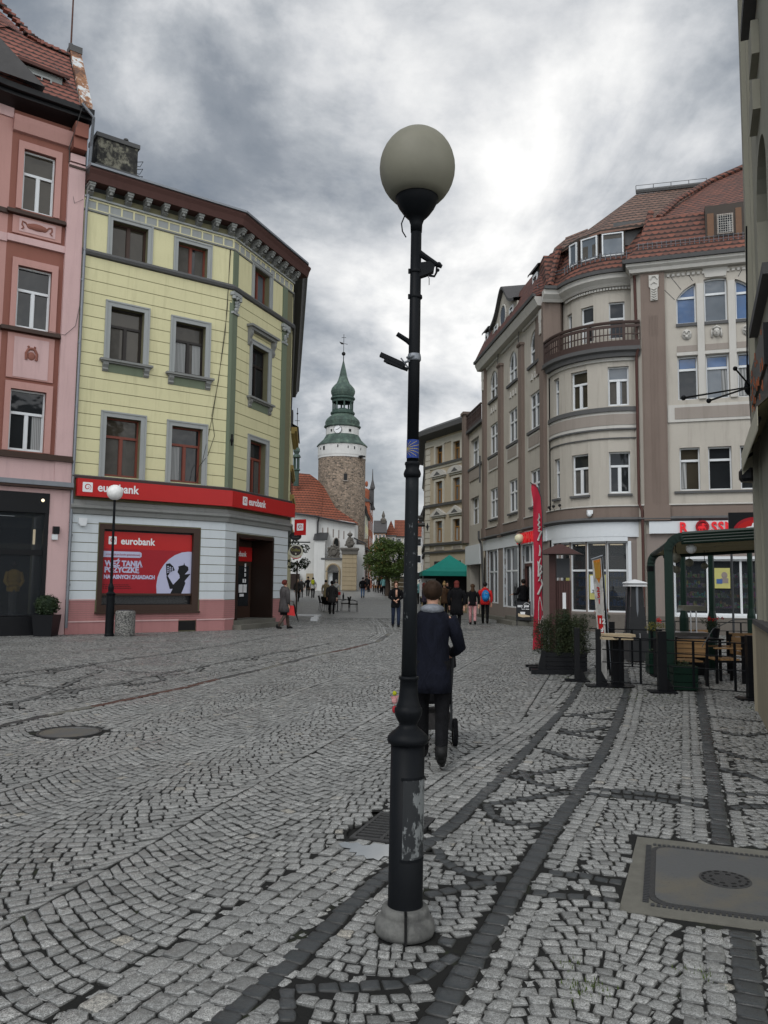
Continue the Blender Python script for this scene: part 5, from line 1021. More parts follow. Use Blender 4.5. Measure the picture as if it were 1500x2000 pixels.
    pf=[FL.pt(-.2,0).xy[:],FL.pt(10.0,0).xy[:]]+PS[1:-1]+[(9.22,28.52)]
    mb=MB(); mb.sweep(pf,[(0,3.40),(.05,3.40),(.05,3.94),(0,3.94)]); mb.build('shop_fascia','sign_white',T)
    mb=FF.mb(); mb.box(.18,6.7,-.16,0,3.50,3.93); sg=mb.build('sign_board','sign_white',T)
    TM=lambda f,x,y,z: f.M@Matrix.Translation((x,y,z))@Matrix.Rotation(R(90),4,'X')
    mb=MB(); text(mb,'R',.50,TM(FF,1.18,-.20,3.53),.05,.014,.85); mb.flush('sign_letters','red_letter',sg); text(mb,'SSMANN',.50,TM(FF,2.21,-.20,3.53),.05,.014,.85,space=1.10); lt=mb.build('sign_letters','red_letter',sg)
    mb=FF.mb(); cx,cz=1.93,3.72; n=20
    def ring(r0,r1,y0,y1):
        for i in range(n):
            a,b=2*math.pi*i/n,2*math.pi*(i+1)/n; pr=[(cx+r*math.cos(t),cz+r*math.sin(t)) for r,t in ((r0,a),(r1,a),(r1,b),(r0,b))]; mb.prism(pr,y0,y1)
    ring(.17,.225,-.23,-.17); mb.prism([(cx+.165*math.cos(2*math.pi*i/n),cz+.165*math.sin(2*math.pi*i/n)) for i in range(n)],-.185,-.17); mb.build('round_emblem','red_dark',sg)
    mb=FF.mb()      # horse-like figure with a rearing foreleg
    for pr in ([(-.11,-.06),(-.02,-.08),(.06,-.06),(.09,.0),(.05,.04),(-.08,.02),(-.12,-.02)],[(.02,.02),(.06,.04),(.05,.12),(.0,.12),(-.02,.06)],[(-.12,-.03),(-.09,-.05),(-.07,-.13),(-.10,-.14)],[(-.02,-.06),(.01,-.06),(.0,-.14),(-.03,-.14)],[(.05,-.03),(.09,-.02),(.13,-.09),(.10,-.11)],[(.04,.08),(.12,.05),(.13,.08),(.05,.11)],[(-.14,.0),(-.10,.02),(-.12,-.06),(-.16,-.08)]): mb.prism([(cx+a,cz+b) for a,b in pr],-.205,-.186)
    mb.build('emblem_figure','red_letter',sg)
    mb=MB(); text(mb,'ROSSMANN',.62,TM(FL,6.25,-.13,3.45),.06,.014,.95); s2=mb.build('sign_letters','red_letter',T)
    mb=FL.mb(); mb.box(5.9,10.05,-.09,-.04,3.38,3.98); mb.build('sign_board','sign_white',T)
    # --- shop floor: side street
    sh=[(.55,2.5,.75,3.38),(3.70,5.97,.62,3.40),(6.65,8.1,.35,3.38)]
    mb=FL.mb(); wall(mb,0,FL.L,0,3.45,sh,.35); mb.build('ground_floor_wall','taupe',T)
    def shopwin(f,a,b,z0,z1,vs,zt,rec=.10,par=None,inner=True):
        mb=f.mb(); t=.06
        mb.box(a,a+t,rec-.02,rec+.06,z0,z1); mb.box(b-t,b,rec-.02,rec+.06,z0,z1); mb.box(a+t,b-t,rec-.02,rec+.06,z0,z0+t); mb.box(a+t,b-t,rec-.02,rec+.06,z1-t,z1)
        for v in vs: mb.box(v-.035,v+.035,rec-.03,rec+.05,z0+t,z1-t)
        if zt: mb.box(a+t,b-t,rec-.014,rec+.044,zt-.035,zt+.035)
        o=mb.build('shop_window','white_frame',par or T); mb=f.mb(); mb.box(a+.03,b-.03,rec+.03,rec+.036,z0+.03,z1-.03); mb.build('pane','glass_shop' if inner else 'glass',o)
        if inner:
            mb=f.mb(); mb.box(a+.1,b-.1,.62,.66,z0-.3,z1-.5)
            for z in (.9,1.25,1.6,1.95): mb.box(a+.05,b-.05,.42,.62,z,z+.03)
            mb.flush('shelf','taupe',o)
            for z in (.93,1.28,1.63,1.98):
                x=a+.08
                while x<b-.15: w=random.uniform(.05,.14); mb.box(x,x+w,.45,.6,z,z+random.uniform(.1,.26)); x+=w+.02
            gd=mb.flush('goods',random.choice(('poster_blue','goods_mix','goods_mix')),o); gd['kind']='stuff'
            mb.box(a,b,.3,1.0,z1-.02,z1+.02); mb.flush('ceiling','sign_white',o)
            if random.random()<.8: mb.box((a+b)/2-.25,(a+b)/2+.2,.4,.45,z1-.12,z1-.08); mb.flush('shop_lamp','lit',o)
        return o
    shopwin(FL,*sh[0],[1.5],2.3,inner=False); shopwin(FL,*sh[1],[4.6],2.3,inner=False); o=shopwin(FL,*sh[2],[7.4],2.62,inner=False)
    for a,b,z0,z1 in sh: mb=FL.mb(); mb.box(a-.12,a,-.03,.3,z0,z1+.06); mb.box(b,b+.12,-.03,.3,z0,z1+.06); mb.box(a,b,-.03,.3,z1,z1+.08); mb.build('window_surround','sign_white',T)
    mb=FL.mb(); mb.box(6.75,6.87,.05,.15,.38,2.55); mb.box(7.93,8.03,.05,.15,.38,2.55); mb.box(6.75,8.03,.05,.15,2.45,2.58); dr=mb.build('door','maroon',o)
    mb=FL.mb(); mb.box(-.2,10.2,-.35,0,0,.16); mb.box(6.3,8.5,-.7,-.1,0,.33); mb.box(6.2,8.6,-1.05,-.3,0,.17); mb.build('steps','concrete',T)
    # bay shop window, three tall lights over a transom
    ADs=[8,17,31,47,64,80]; P2=arc(2.65,[0,8,17,31,47,64,80,90])
    mb=MB()
    for i in range(7):
        f=Fr(P2[i],P2[i+1]); mb.M=f.M; wall(mb,0,f.L,0,3.45,[(.0,f.L,.70,3.25)] if 1<=i<=5 else [],.3)
    mb.build('ground_floor_wall','taupe',T)
    for i in range(1,6):
        f=Fr(P2[i],P2[i+1]); shopwin(f,0,f.L,.70,3.25,[],2.20,.12)
    mb=MB(); mb.sweep(arc(2.65,AS[1:-2]),[(0,3.25),(.05,3.25),(.05,3.42),(0,3.42)]); mb.sweep(arc(2.65,[5,8]),[(0,.7),(.05,.7),(.05,3.25),(0,3.25)]); mb.sweep(arc(2.65,[80,82.5]),[(0,.7),(.05,.7),(.05,3.25),(0,3.25)]); mb.build('window_surround','sign_white',T)
    mb=MB(); mb.sweep(arc(2.65,AS),[(0,0),(.05,0),(.05,.62),(0,.66)]); mb.build('plinth','plinth',T)
    f=Fr(P2[4],P2[5]); mb=f.mb(); mb.box(.10,.72,.10,.104,1.15,2.05); ps=mb.build('poster','yellow_paint',T); mb=f.mb(); mb.box(.14,.68,.094,.0975,1.38,2.01); mb.build('poster_field','sign_white',ps)
    mb=f.mb()
    for k in range(16): x,z=random.uniform(.26,.62),random.uniform(1.55,1.85); mb.box(x,x+.07,.088,.092,z,z+.09)
    mb.build('poster_goods','poster_blue',ps); M['poster_blue']; mb=MB(); text(mb,'2+2!',.17,TM(f,.2,.088,1.38),.004,.006); mb.build('poster_lettering','text_grey',ps)
    f=Fr(P2[2],P2[3]); mb=f.mb(); mb.box(.3,.62,.10,.104,1.2,2.05); mb.build('poster','yellow_paint',T)
    # front shop window
    shopwin(FF,.98,4.33,.68,2.60,[2.08,3.14],None,.12); mb=FF.mb(); mb.box(.86,.98,-.04,.2,.6,2.7); mb.box(.86,4.5,-.04,.2,2.6,2.7); mb.box(.86,4.5,-.05,.1,.58,.68); mb.build('window_surround','white_frame',T)
    mb=FF.mb(); mb.box(2.30,2.80,.10,.104,1.60,2.30); ps=mb.build('poster','yellow_paint',T); mb=FF.mb(); mb.sphere((2.62,.10,2.05),.10,10,7,(1,.1,1.2)); mb.box(2.5,2.74,.094,.099,1.78,1.95); mb.build('poster_portrait','taupe',ps); mb=FF.mb(); mb.box(2.36,2.55,.09,.095,1.76,1.92); mb.build('poster_goods','poster_blue',ps)
    # ceiling lamps in the shop seen through the glass
    # --- roof
    PR=[FL.pt(-.3,-.38).xy[:],(6.05,30.72),(6.95,30.75)]+arc(2.42,AS[3:-1])+[FF.pt(-.35,-.40).xy[:],FF.pt(7,-.40).xy[:]]
    mb=MB(); mb.sweep([FL.pt(-.3,-.1).xy[:],FL.pt(9.4,-.1).xy[:],(6.9,31.2)],[(.42,13.40),(-.55,15.45),(-1.2,15.45),(0,13.2)]); mb.flush('roof','tile_redL',T)
    mb.sweep([(6.4,31.1),(6.95,31.1)]+arc(2.15,AS[3:]),[(.36,13.38),(.02,13.9),(-.42,15.05),(-1.6,15.05),(-.6,13.3)]); mb.flush('roof','tile_red',T)
    mb.sweep([FF.pt(-.12,2.5).xy[:],FF.pt(-.12,-.05).xy[:],FF.pt(7,-.05).xy[:]],[(.38,13.41),(.04,13.9),(-.50,15.3),(-1.9,15.3),(-.6,13.3)]); mb.flush('roof','tile_red',T)
    # upper roofs
    e=[(6.0,43.0,15.4),(6.9,33.2,15.35),(7.05,31.3,15.2),(7.45,30.1,15.15),(8.1,29.3,15.12),(9.1,28.95,15.15),(10.3,28.75,15.35)]
    rg=[(9.5,43,18.4),(9.9,37,18.5),(10.8,33.3,18.6),(10.8,33.3,18.6),(10.8,33.3,18.6),(10.8,33.3,18.6),(13.6,32.6,18.65)]
    mb=MB()
    for i in range(6): mb.add([e[i],e[i+1],rg[i+1],rg[i]],[(0,1,2,3)] if rg[i]!=rg[i+1] else [(0,1,2)])
    vs=len(mb.v)
    for i in range(6): a,b=e[i],e[i+1]; mb.add([a,b,(b[0],b[1],b[2]-.14),(a[0],a[1],a[2]-.14)],[(0,1,2,3)])
    mb.build('upper_roof','tile_brown',T)
    mb=MB(); mb.add([(10.15,28.75,15.33),(11.6,28.0,15.22),(13.2,27.45,15.5),(18,25.9,15.7),(18,31,20.2),(15.73,33.55,20.0),(13.6,32.5,18.7)],[(0,1,6),(1,2,5,6),(2,3,4,5)]); mb.add([(10.15,28.75,15.33),(11.6,28.0,15.22),(11.6,28.0,15.06),(10.15,28.75,15.15)],[(0,1,2,3)]); mb.add([(11.6,28.0,15.22),(13.2,27.45,15.5),(18,25.9,15.7),(18,25.9,15.5),(13.2,27.45,15.3),(11.6,28.0,15.06)],[(0,1,4,5),(1,2,3,4)]); mb.build('upper_roof','tile_red',T)
    mb=MB(); mb.add([(7.0,33.2,15.56),(7.45,32.6,15.6),(7.9,34,16.9),(7.6,35,16.9)],[(0,1,2,3)]); mb.add([(7.4,32.3,15.56),(8.3,31.4,15.65),(8.6,33,16.9),(7.85,33.9,16.9)],[(0,1,2,3)]); mb.build('upper_roof','tile_brown',T)
    mb=MB(); mb.tube([(10.15,28.75,15.4),(11.4,30.2,16.8),(13.6,32.4,18.75),(15.73,33.5,20.1)],.11,6); mb.flush('hip_ridge','tile_red',T); mb.tube([(9.2,28.2,13.5),(9.5,28.7,14.4),(9.95,29.0,15.7)],.13,6); mb.tube([(6.5,30.8,13.5),(6.75,31.1,14.4),(7.0,31.3,15.3)],.13,6); mb.build('hip_ridge','tile_red',T)
    mb=MB(); mb.tube([(10.8,33.3,18.72),(13.6,32.6,18.75)],.10,6)
    for i in range(5): u=i/4; mb.tube([(10.8+2.8*u,33.3-.7*u,18.7),(10.8+2.8*u,33.3-.7*u,19.0)],.015,4)
    mb.tube([(10.8,33.3,19.0),(13.6,32.6,19.0)],.012,4); mb.build('ridge_wire','dark_trim',T)
    # snow guards
    mb=FF.mb()
    for z in (14.0,14.12): mb.tube([(-.1,-.08,z),(6.5,-.08,z)],.012,4)
    x=0
    while x<6.5: mb.tube([(x,-.08,13.9),(x,-.08,14.16)],.010,4); x+=.16
    mb.M=Matrix.Identity(4); ps=[(6.6,31.0)]+arc(2.22,AS[3:])
    for z in (14.0,14.12): mb.tube([(x,y,z) for x,y in ps],.012,4)
    for x,y in ps: mb.tube([(x,y,13.9),(x,y,14.2)],.014,4)
    mb.M=FL.M
    for z in (13.75,13.9): mb.tube([(0,-.22,z),(9.8,-.22,z)],.015,4)
    for k in range(30): mb.tube([(k/3,-.22,13.6),(k/3,-.22,13.95)],.012,4)
    mb.build('snow_guard','zinc',T)
    # dormers: bay
    fd=Fr(arc(2.14,[37])[0],arc(2.14,[58])[0]); fe=Fr(arc(2.14,[60])[0],arc(2.14,[84])[0]); fz=Fr(arc(2.14,[20])[0],arc(2.14,[34])[0])
    dmb=MB()
    for f in (fz,fd,fe): dmb.M=f.M; dmb.box(0,f.L,.03,.5,13.9,15.12)
    dm=dmb.build('dormer','dark_brown_grey',T)
    for f in (fz,fd,fe): window(f,dm,.05,f.L-.05,14.08,14.98,'white_frame','O',rec=-.04,t=.05,glass='glass_sky_tint')
    mb=FF.mb(); mb.box(2.30,6.6,.0,.9,14.02,15.3); dm=mb.build('dormer','dark_brown_grey',T)
    mb=FF.mb(); mb.box(2.36,2.58,-.03,0,14.1,15.0); mb.flush('dormer_boarding','dormer_wood',dm); mb.box(3.30,3.50,-.03,0,14.1,15.1); mb.flush('dormer_boarding','dormer_wood',dm)
    o=window(FF,dm,2.68,3.22,14.18,14.92,'greige2','O',rec=-.06,t=.04)
    mb=FF.mb()
    for i in range(7): mb.box(2.72+i*.075,2.73+i*.075,-.09,-.07,14.2,14.9)
    for i in range(8): mb.box(2.70,3.2,-.085,-.07,14.24+i*.085,14.25+i*.085)
    mb.build('grille','pale_trim',o)
    window(FF,dm,3.62,4.3,14.12,15.15,'white_frame','1',rec=-.05,top=lambda x:14.85+.28*math.sqrt(max(0,1-((x-3.96)/.36)**2)),tf=.62)
    # dormers: side street
    for x0,w in ((8.1,1.0),(-.05,.9)):
        mb=FL.mb(); mb.box(x0,x0+w,.05,1.2,13.5,15.0); dm=mb.build('dormer','slate',T); mb=FL.mb(); mb.add([(x0-.2,-.1,15.0),(x0+w+.2,-.1,15.0),(x0+w+.2,1.6,15.5),(x0-.2,1.6,15.5),(x0-.2,-.1,14.9),(x0+w+.2,-.1,14.9)],[(0,1,2,3),(0,1,5,4)]); mb.build('dormer_roof','slate',dm)
        window(FL,dm,x0+.2,x0+w-.2,13.85,14.8,'white_frame','N',rec=-.02,t=.06,tf=.9)
    gp=lambda x: 14.35+1.15*math.exp(-((x-4.2)/.95)**2)+.25*math.exp(-((x-4.2)/2.2)**4)
    mb=FL.mb(); pts=[(2.0,13.35)]+[(2.0+4.4*i/20,gp(2.0+4.4*i/20)) for i in range(21)]+[(6.4,13.35)]; mb.prism(pts,-.12,.6); gd=mb.build('gable','greige',T)
    mb=FL.mb()
    for i in range(20):
        a,b=2.0+4.4*i/20,2.0+4.4*(i+1)/20; mb.add([(a,-.3,gp(a)),(b,-.3,gp(b)),(b,1.6,gp(b)+.25),(a,1.6,gp(a)+.25),(a,-.3,gp(a)+.14),(b,-.3,gp(b)+.14),(b,1.6,gp(b)+.4),(a,1.6,gp(a)+.4)],[(4,5,6,7),(0,1,5,4),(0,1,2,3)])
    mb.build('gable_roof','slate',gd)
    window(FL,gd,2.55,3.15,13.65,14.45,'white_frame','N',rec=-.18,t=.05); window(FL,gd,5.25,5.85,13.65,14.45,'white_frame','N',rec=-.18,t=.05)
    mb=FL.mb(); mb.prism([(4.2+.42*math.cos(R(t)),14.45+.46*math.sin(R(t))) for t in range(0,360,20)],-.18,-.1); mb.build('round_window','glass',gd)
    mb=FL.mb(); mb.tube([(4.2+.5*math.cos(R(t)),-.16,14.45+.54*math.sin(R(t))) for t in range(0,361,20)],.05,5); mb.build('round_frame','pale_trim',gd)
    # downpipes, cctv, floodlights
    mb=MB(); mb.tube([(9.02,28.28,13.2),(9.10,28.42,12.9),(9.12,28.36,10.4),(9.12,28.22,10.2),(9.1,28.36,9.9),(9.1,28.36,4.6),(9.16,28.2,4.3),(9.16,28.2,.2)],.05,8); mb.flush('downpipe','maroon',T)
    mb.tube([FL.pt(-.35,-.45,13.2),FL.pt(.55,-.15,12.2),FL.pt(.62,-.1,8)],.04,6) if 0 else None
    mb.tube([FL.pt(.45,-.38,8.3),FL.pt(.45,-.38,6.9)],.05,6); mb.tube([FL.pt(.5,-.45,4.4),FL.pt(.5,-.45,4.0),FL.pt(.3,-.3,3.8),FL.pt(.45,-.3,3.6),FL.pt(.45,-.15,.3)],.055,8); mb.flush('downpipe','dark_trim',T)
    x,y=arc(2.75,[52])[0]; mb=MB(); mb.cbox((x,y,4.32),(.20,.16,.14)); mb.sphere((x-.04,y-.10,4.22),.09,10,7); mb.flush('cctv_camera','white_frame',T)
    for a in (6,15,24): x,y=arc(2.80,[a])[0]; mb.sphere((x,y,4.66),.06,8,6); mb.tube([(x,y,4.62),(x+.05,y+.02,4.5)],.012,4); mb.flush('floodlight','shop_black',T)
    mb=MB(); mb.slab([(9.25,28.6),(16.0,26.5),(18,36),(9,44),(6.0,44),(5.6,41.4),(6.8,31.6),(7.2,30.6),(8,29.5)],.0,13.2)
    mb.M=Matrix.Identity(4)
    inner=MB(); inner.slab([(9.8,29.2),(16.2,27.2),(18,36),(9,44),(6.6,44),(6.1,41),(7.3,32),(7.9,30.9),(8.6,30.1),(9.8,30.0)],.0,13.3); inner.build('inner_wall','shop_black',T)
    mb=MB(); mb.slab([(7.5,32.5),(7.9,31),(8.5,30.2),(9.3,29.75),(10.0,29.4),(16.2,27.5),(16.5,33),(8,40)],13.2,15.3); mb.build('attic_wall','tile_red',T)
    mb=MB(); mb.add([(8.9,28.95,13.7),(9.32,28.75,13.7),(9.85,29.0,15.2),(9.3,29.45,15.12)],[(0,1,2,3)]); mb.build('roof','tile_red',T)
    mb=MB(); mb.poly([(8.6,29.25,14.5),(10.4,29.05,14.5),(10.4,29.05,15.5),(8.6,29.25,15.4)]); mb.poly([(10.4,29.05,14.5),(12.0,28.5,14.5),(12.0,28.5,15.4),(10.4,29.05,15.5)]); mb.build('eaves_board','dark_trim',T)
    mb=MB(); mb.slab([(9.02,28.62),(9.28,28.25),(9.45,28.7),(9.3,28.9)],.0,13.0); mb.build('corner_return','greige',T)
M['goods_mix']=goods(); M['dormer_wood']=wood('dormer_wood',(.13,.06,.025)); M['poster_blue']=plain('poster_blue',(.05,.10,.25),.5); M['dark_brown_grey']=plain('dark_boards',(.055,.045,.038),.7)
drugstore()
M['plinth_pale']=plaster('plinth_pale',(.30,.26,.185),amt=.5)
# ---------------------------------------------------------------- near building at the right edge of the view
def near_house():
    T=thing('stone_house','olive beige plastered house at the right edge with a striped awning and iron sign bracket','building',(5.0,10.6,0))
    F=Fr((5.0,10.6),(1.9,2.67)); 
    F=Fr((5.0,10.6),(2.05,3.08)); F2=Fr((9.5,11.6),(5.0,10.6))
    mb=F.mb(); wall(mb,0,4.2,0,11,[(1.15,2.6,5.1,lambda x:6.0+.75*math.sqrt(max(0,1-((x-1.9)/.76)**2)))],.25); mb.box(0,.02,0,.3,0,11); mb.M=F2.M; mb.box(0,F2.L,0,.3,0,11); F3=Fr(F.pt(4.2,0).xy[:],(10.0,5.2)); mb.M=F3.M; wall(mb,0,F3.L,0,11,[],.2); mb.build('wall','near_wall',T); mb=MB(); mb.slab([F.pt(4.25,-.15).xy,(10.0,5.0),(10.0,11.8),F.pt(-.1,-.15).xy],10.98,11.3); mb.build('roof','slate',T); mb=MB(); mb.slab([F.pt(4.0,.35).xy,(9.8,5.6),(9.5,11.3),F.pt(.3,.35).xy],.02,10.9); mb.build('inner_wall','near_wall',T)
    mb=F.mb(); mb.box(.0,.30,-.07,0,1.2,11); mb.flush('pilaster','near_wall',T); mb.box(.62,.70,-.03,0,1.2,11); mb.flush('moulding','near_wall',T)
    mb.box(.75,3,-.10,.0,4.78,4.9); mb.flush('window_sill','dark_trim',T); mb.box(1.6,2.2,-.08,0,7.0,7.35); mb.flush('relief_block','near_wall',T); mb.box(1.8,2.3,-.08,0,7.6,8.0); mb.flush('relief_block','near_wall',T); mb.box(1.5,3.9,-.14,0,8.3,8.45); mb.flush('window_sill','dark_trim',T)
    window(F,T,1.15,2.6,5.1,6.75,'brown_frame','2',rec=.2,top=lambda x:6.0+.75*math.sqrt(max(0,1-((x-1.9)/.76)**2)))
    mb=F.mb(); mb.box(-.02,4.28,-.09,0,0,1.14); mb.flush('plinth','plinth_pale',T); mb.box(-.03,4.31,-.12,0,1.14,1.20); mb.build('plinth_ledge','slate',T)
    mb=F2.mb(); mb.box(0,F2.L+.09,-.09,0,0,1.14); mb.build('plinth','plinth_pale',T)
    # awning with a scalloped edge
    mb=F.mb(); y=-.20; mb.add([(.2,0,3.56),(3.2,0,3.56),(3.2,y,3.38),(.2,y,3.38),(.2,0,3.54),(3.2,0,3.54),(3.2,y,3.36),(.2,y,3.36)],[(0,1,2,3),(4,5,6,7),(0,3,7,4)]); aw=mb.build('awning','canvas',T)
    mb=F.mb(); n=24
    for i in range(n):
        a=.2+3.0*i/n; b=.2+3.0*(i+1)/n; pts=[(a,3.38),(b,3.38)]+[(b-(b-a)*k/6,3.19-.05*math.sin(math.pi*k/6)) for k in range(7)]; mb.prism(pts,y-.004,y+.002)
    mb.add([(.2,0,3.56),(.2,y,3.38),(.2,y,3.10),(.2,y+.06,3.16),(.2,0,3.3)],[(0,1,2,3,4)]); mb.build('valance','canvas_pale',aw)
    mb=F.mb(); mb.tube([(.25,-.03,3.4),(.3,y+.03,3.30),(3,y+.03,3.30)],.02,6); mb.build('awning_rod','black_paint',aw)
    # black sign box, flag pole socket with three poles, round lamp
    mb=F.mb(); mb.box(.45,2.6,-.08,-.0,3.95,4.40); mb.box(.45,2.6,-.05,-.0,3.6,3.95); sb=mb.build('sign_box','shop_black',T); mb=F.mb()
    for k in range(30): x=random.uniform(.5,2.5); z=random.uniform(3.7,4.4); mb.box(x,x+.012,-.09,-.081,z,z+random.uniform(.04,.12))
    mb.build('sign_pattern','petal2',sb)
    fp=thing('flag_pole_bracket','black iron wall bracket holding three bare flag poles, high on the near house','flag poles',tuple(F.pt(.10,0,4.2)))
    o=F.pt(.10,-.06,4.30); mb=MB(); mb.sphere(o,.09,8,6,(1,1,1.3)); mb.tube([F.pt(.10,-.04,3.7),o,F.pt(.12,-.06,4.6)],.03,6); mb.build('socket','black_paint',fp)
    for e in ((3.42,9.0,3.77),(3.71,9.0,3.74),(4.47,10.0,4.40)):
        mb=MB(); mb.tube([o,e],.012,6); mb.sphere(e,.03,8,6); mb.build('pole','black_paint',fp)
    mb=F.mb(); mb.lathe([(.0,3.02),(.12,3.02),(.15,3.06),(.15,3.16),(.12,3.2),(0,3.2)],14,(.05,-.09,0)); mb.build('round_lamp','shop_black',T); mb=F.mb(); mb.box(-.03,.14,-.12,0,3.2,3.42); mb.build('lamp_box','canvas_pale',T)
    mb=F.mb(); mb.tube([(.12,-.1,4.2),(.2,-.1,4.6),(.9,-.1,6.2)],.01,4); mb.build('cable','black_paint',T)
    mb=F.mb(); mb.tube([(.0,-.12,1.2),(-.1,-.35,1.18),(-.2,-.6,1.05),(-.15,-.75,.8)],.006,5); mb.build('hose','dark_metal',T)
M['canvas_pale']=plain('canvas_pale',(.48,.46,.36),.8,0,.25,14)
near_house()
# ---------------------------------------------------------------- beige house beyond
def beige_house():
    T=thing('apartment_house','cream beige apartment house with ornate window pediments and a dark overhanging eave','building',(4,55,0))
    F=Fr((3.0,57),(5.9,51.1)); FS=Fr((3.45,69),(3.0,57)); wn=[(1.45,2.40),(3.80,4.72)]; hs=[]
    for a,b in wn: hs+=[(a,b,10.05,11.3),(a,b,7.28,8.82),(a,b,4.55,6.04)]
    mb=F.mb(); wall(mb,0,F.L,0,12.2,hs,.22); mb.M=FS.M; wall(mb,0,FS.L,0,12.2,[],.2); mb.build('wall','beige',T)
    for h in hs:
        window(F,T,*h,'ochre_frame','T',rec=.14,tf=.66,glass='glass',t=.06,bar=.05,curt=3 if h[2]<5 else 0)
        mb=F.mb(); a,b,z0,z1=h; mb.box(a-.22,a,-.07,0,z0-.1,z1+.12); mb.box(b,b+.22,-.07,0,z0-.1,z1+.12); mb.box(a,b,-.07,0,z1,z1+.14); mb.flush('window_surround','cream',T)
        if z0<10:
            zt=z1+.35
            if z0<5: pts=[(a-.5,zt),(b+.5,zt),(b+.5,zt+.1),((a+b)/2,zt+.55),(a-.5,zt+.1)]; 
            else: pts=[(a-.5,zt),(b+.5,zt)]+[((a+b)/2+(b-a+1.0)/2*math.cos(R(t)),zt+.06+.42*math.sin(R(t))) for t in range(0,181,20)]
            mb.prism(pts,-.22,0); mb.box(a-.4,b+.4,-.12,0,zt-.12,zt); pd=mb.flush('pediment','pale_trim',T); mb.prism([((a+b)/2-.45,zt+.07),((a+b)/2+.45,zt+.07),((a+b)/2,zt+.34)],-.23,-.225); mb.flush('tympanum','dark_trim',pd)
    P=[FS.pt(0,0).xy[:],(3.0,57),F.pt(F.L,0).xy[:]]
    for z0,z1,o,m_ in ((11.4,11.8,.06,'cream'),(9.9,10.05,.14,'dark_trim'),(7.08,7.25,.16,'dark_trim'),(4.35,4.5,.16,'dark_trim'),(3.82,3.95,.14,'dark_trim'),(9.75,9.9,.06,'cream'),(4.5,4.55,.1,'cream')):
        mb=MB(); mb.sweep(P,[(0,z0),(o,z0),(o*1.2,z1),(0,z1)]); mb.build('string_course',m_,T)
    mb=F.mb(); courses(mb,.0,.62,.2,11.3,.42,[],.05,.04); mb.M=FS.M; courses(mb,FS.L-.6,FS.L,.2,11.3,.42,[],.05,.04); mb.build('quoin','cream',T)
    mb=F.mb(); mb.prism([(.35,5.42),(.52,5.72),(.35,6.02),(.18,5.72)],-.07,-.05); mb.build('diamond_plaque','shop_black',T)
    for a,b in ((1.3,2.6),(3.65,4.95)): mb=F.mb(); mb.box(a,b,-.04,0,4.02,4.28); mb.flush('panel','cream',T); mb.box(a+.18,b-.18,-.05,-.04,4.06,4.24); mb.flush('panel_field','greige2',T)
    mb=MB(); mb.sweep(P,[(0,11.95),(.8,12.15),(.85,12.45),(0,12.9)]); mb.build('eaves','dark_trim',T)
    mb=F.mb(); mb.box(1.3,4.95,-.04,.0,1.0,3.25); mb.build('shop_window','shop_black',T); mb=F.mb(); mb.box(2.9,3.2,-.07,0,0,3.3); mb.box(4.9,5.05,-.07,0,0,3.3); mb.build('pier','cream',T)
    mb=FS.mb(); mb.box(1.5,3,-.9,0,7.2,7.35); mb.box(1.5,3,-.9,-.85,7.35,8.2); mb.flush('balcony','dark_trim',T); mb.box(6,8,-.8,0,6.2,6.35); mb.build('balcony','dark_trim',T)
    mb=MB(); mb.slab([(3.6,57),(6.2,51.6),(12,56),(9,70),(4,69)],0,12.1); mb.build('inner_wall','beige',T)
beige_house()
# ---------------------------------------------------------------- ochre house behind the bank
def ochre_house():
    T=thing('town_house','narrow yellow ochre house seen edge-on beyond the bank, with stepped cornices','building',(-6,56,0)); F=Fr((-6.35,53.4),(-6.95,60))
    mb=F.mb(); mb.box(0,F.L,0,4,0,11.9); mb.build('wall','yellow_light',T)
    for z,o in ((11.9,.4),(9.3,.2),(7.3,.28),(5.1,.22)): mb=F.mb(); mb.box(-.0,F.L,-o,0,z,z+.28); mb.box(0,F.L,-o*.6,0,z-.15,z); mb.build('cornice','ochre',T)
    mb=F.mb(); mb.add([(0,-.5,12.2),(F.L,-.5,12.2),(F.L,3,14),(0,3,14)],[(0,1,2,3)]); mb.box(.2,1.4,-.1,1,12.2,13.4); mb.build('roof','slate',T)
    for i in range(4): mb=F.mb(); x=.5+1.6*i; mb.box(x,x+.9,-.05,.0,7.8,9.1); mb.build('window','glass',T)
ochre_house()
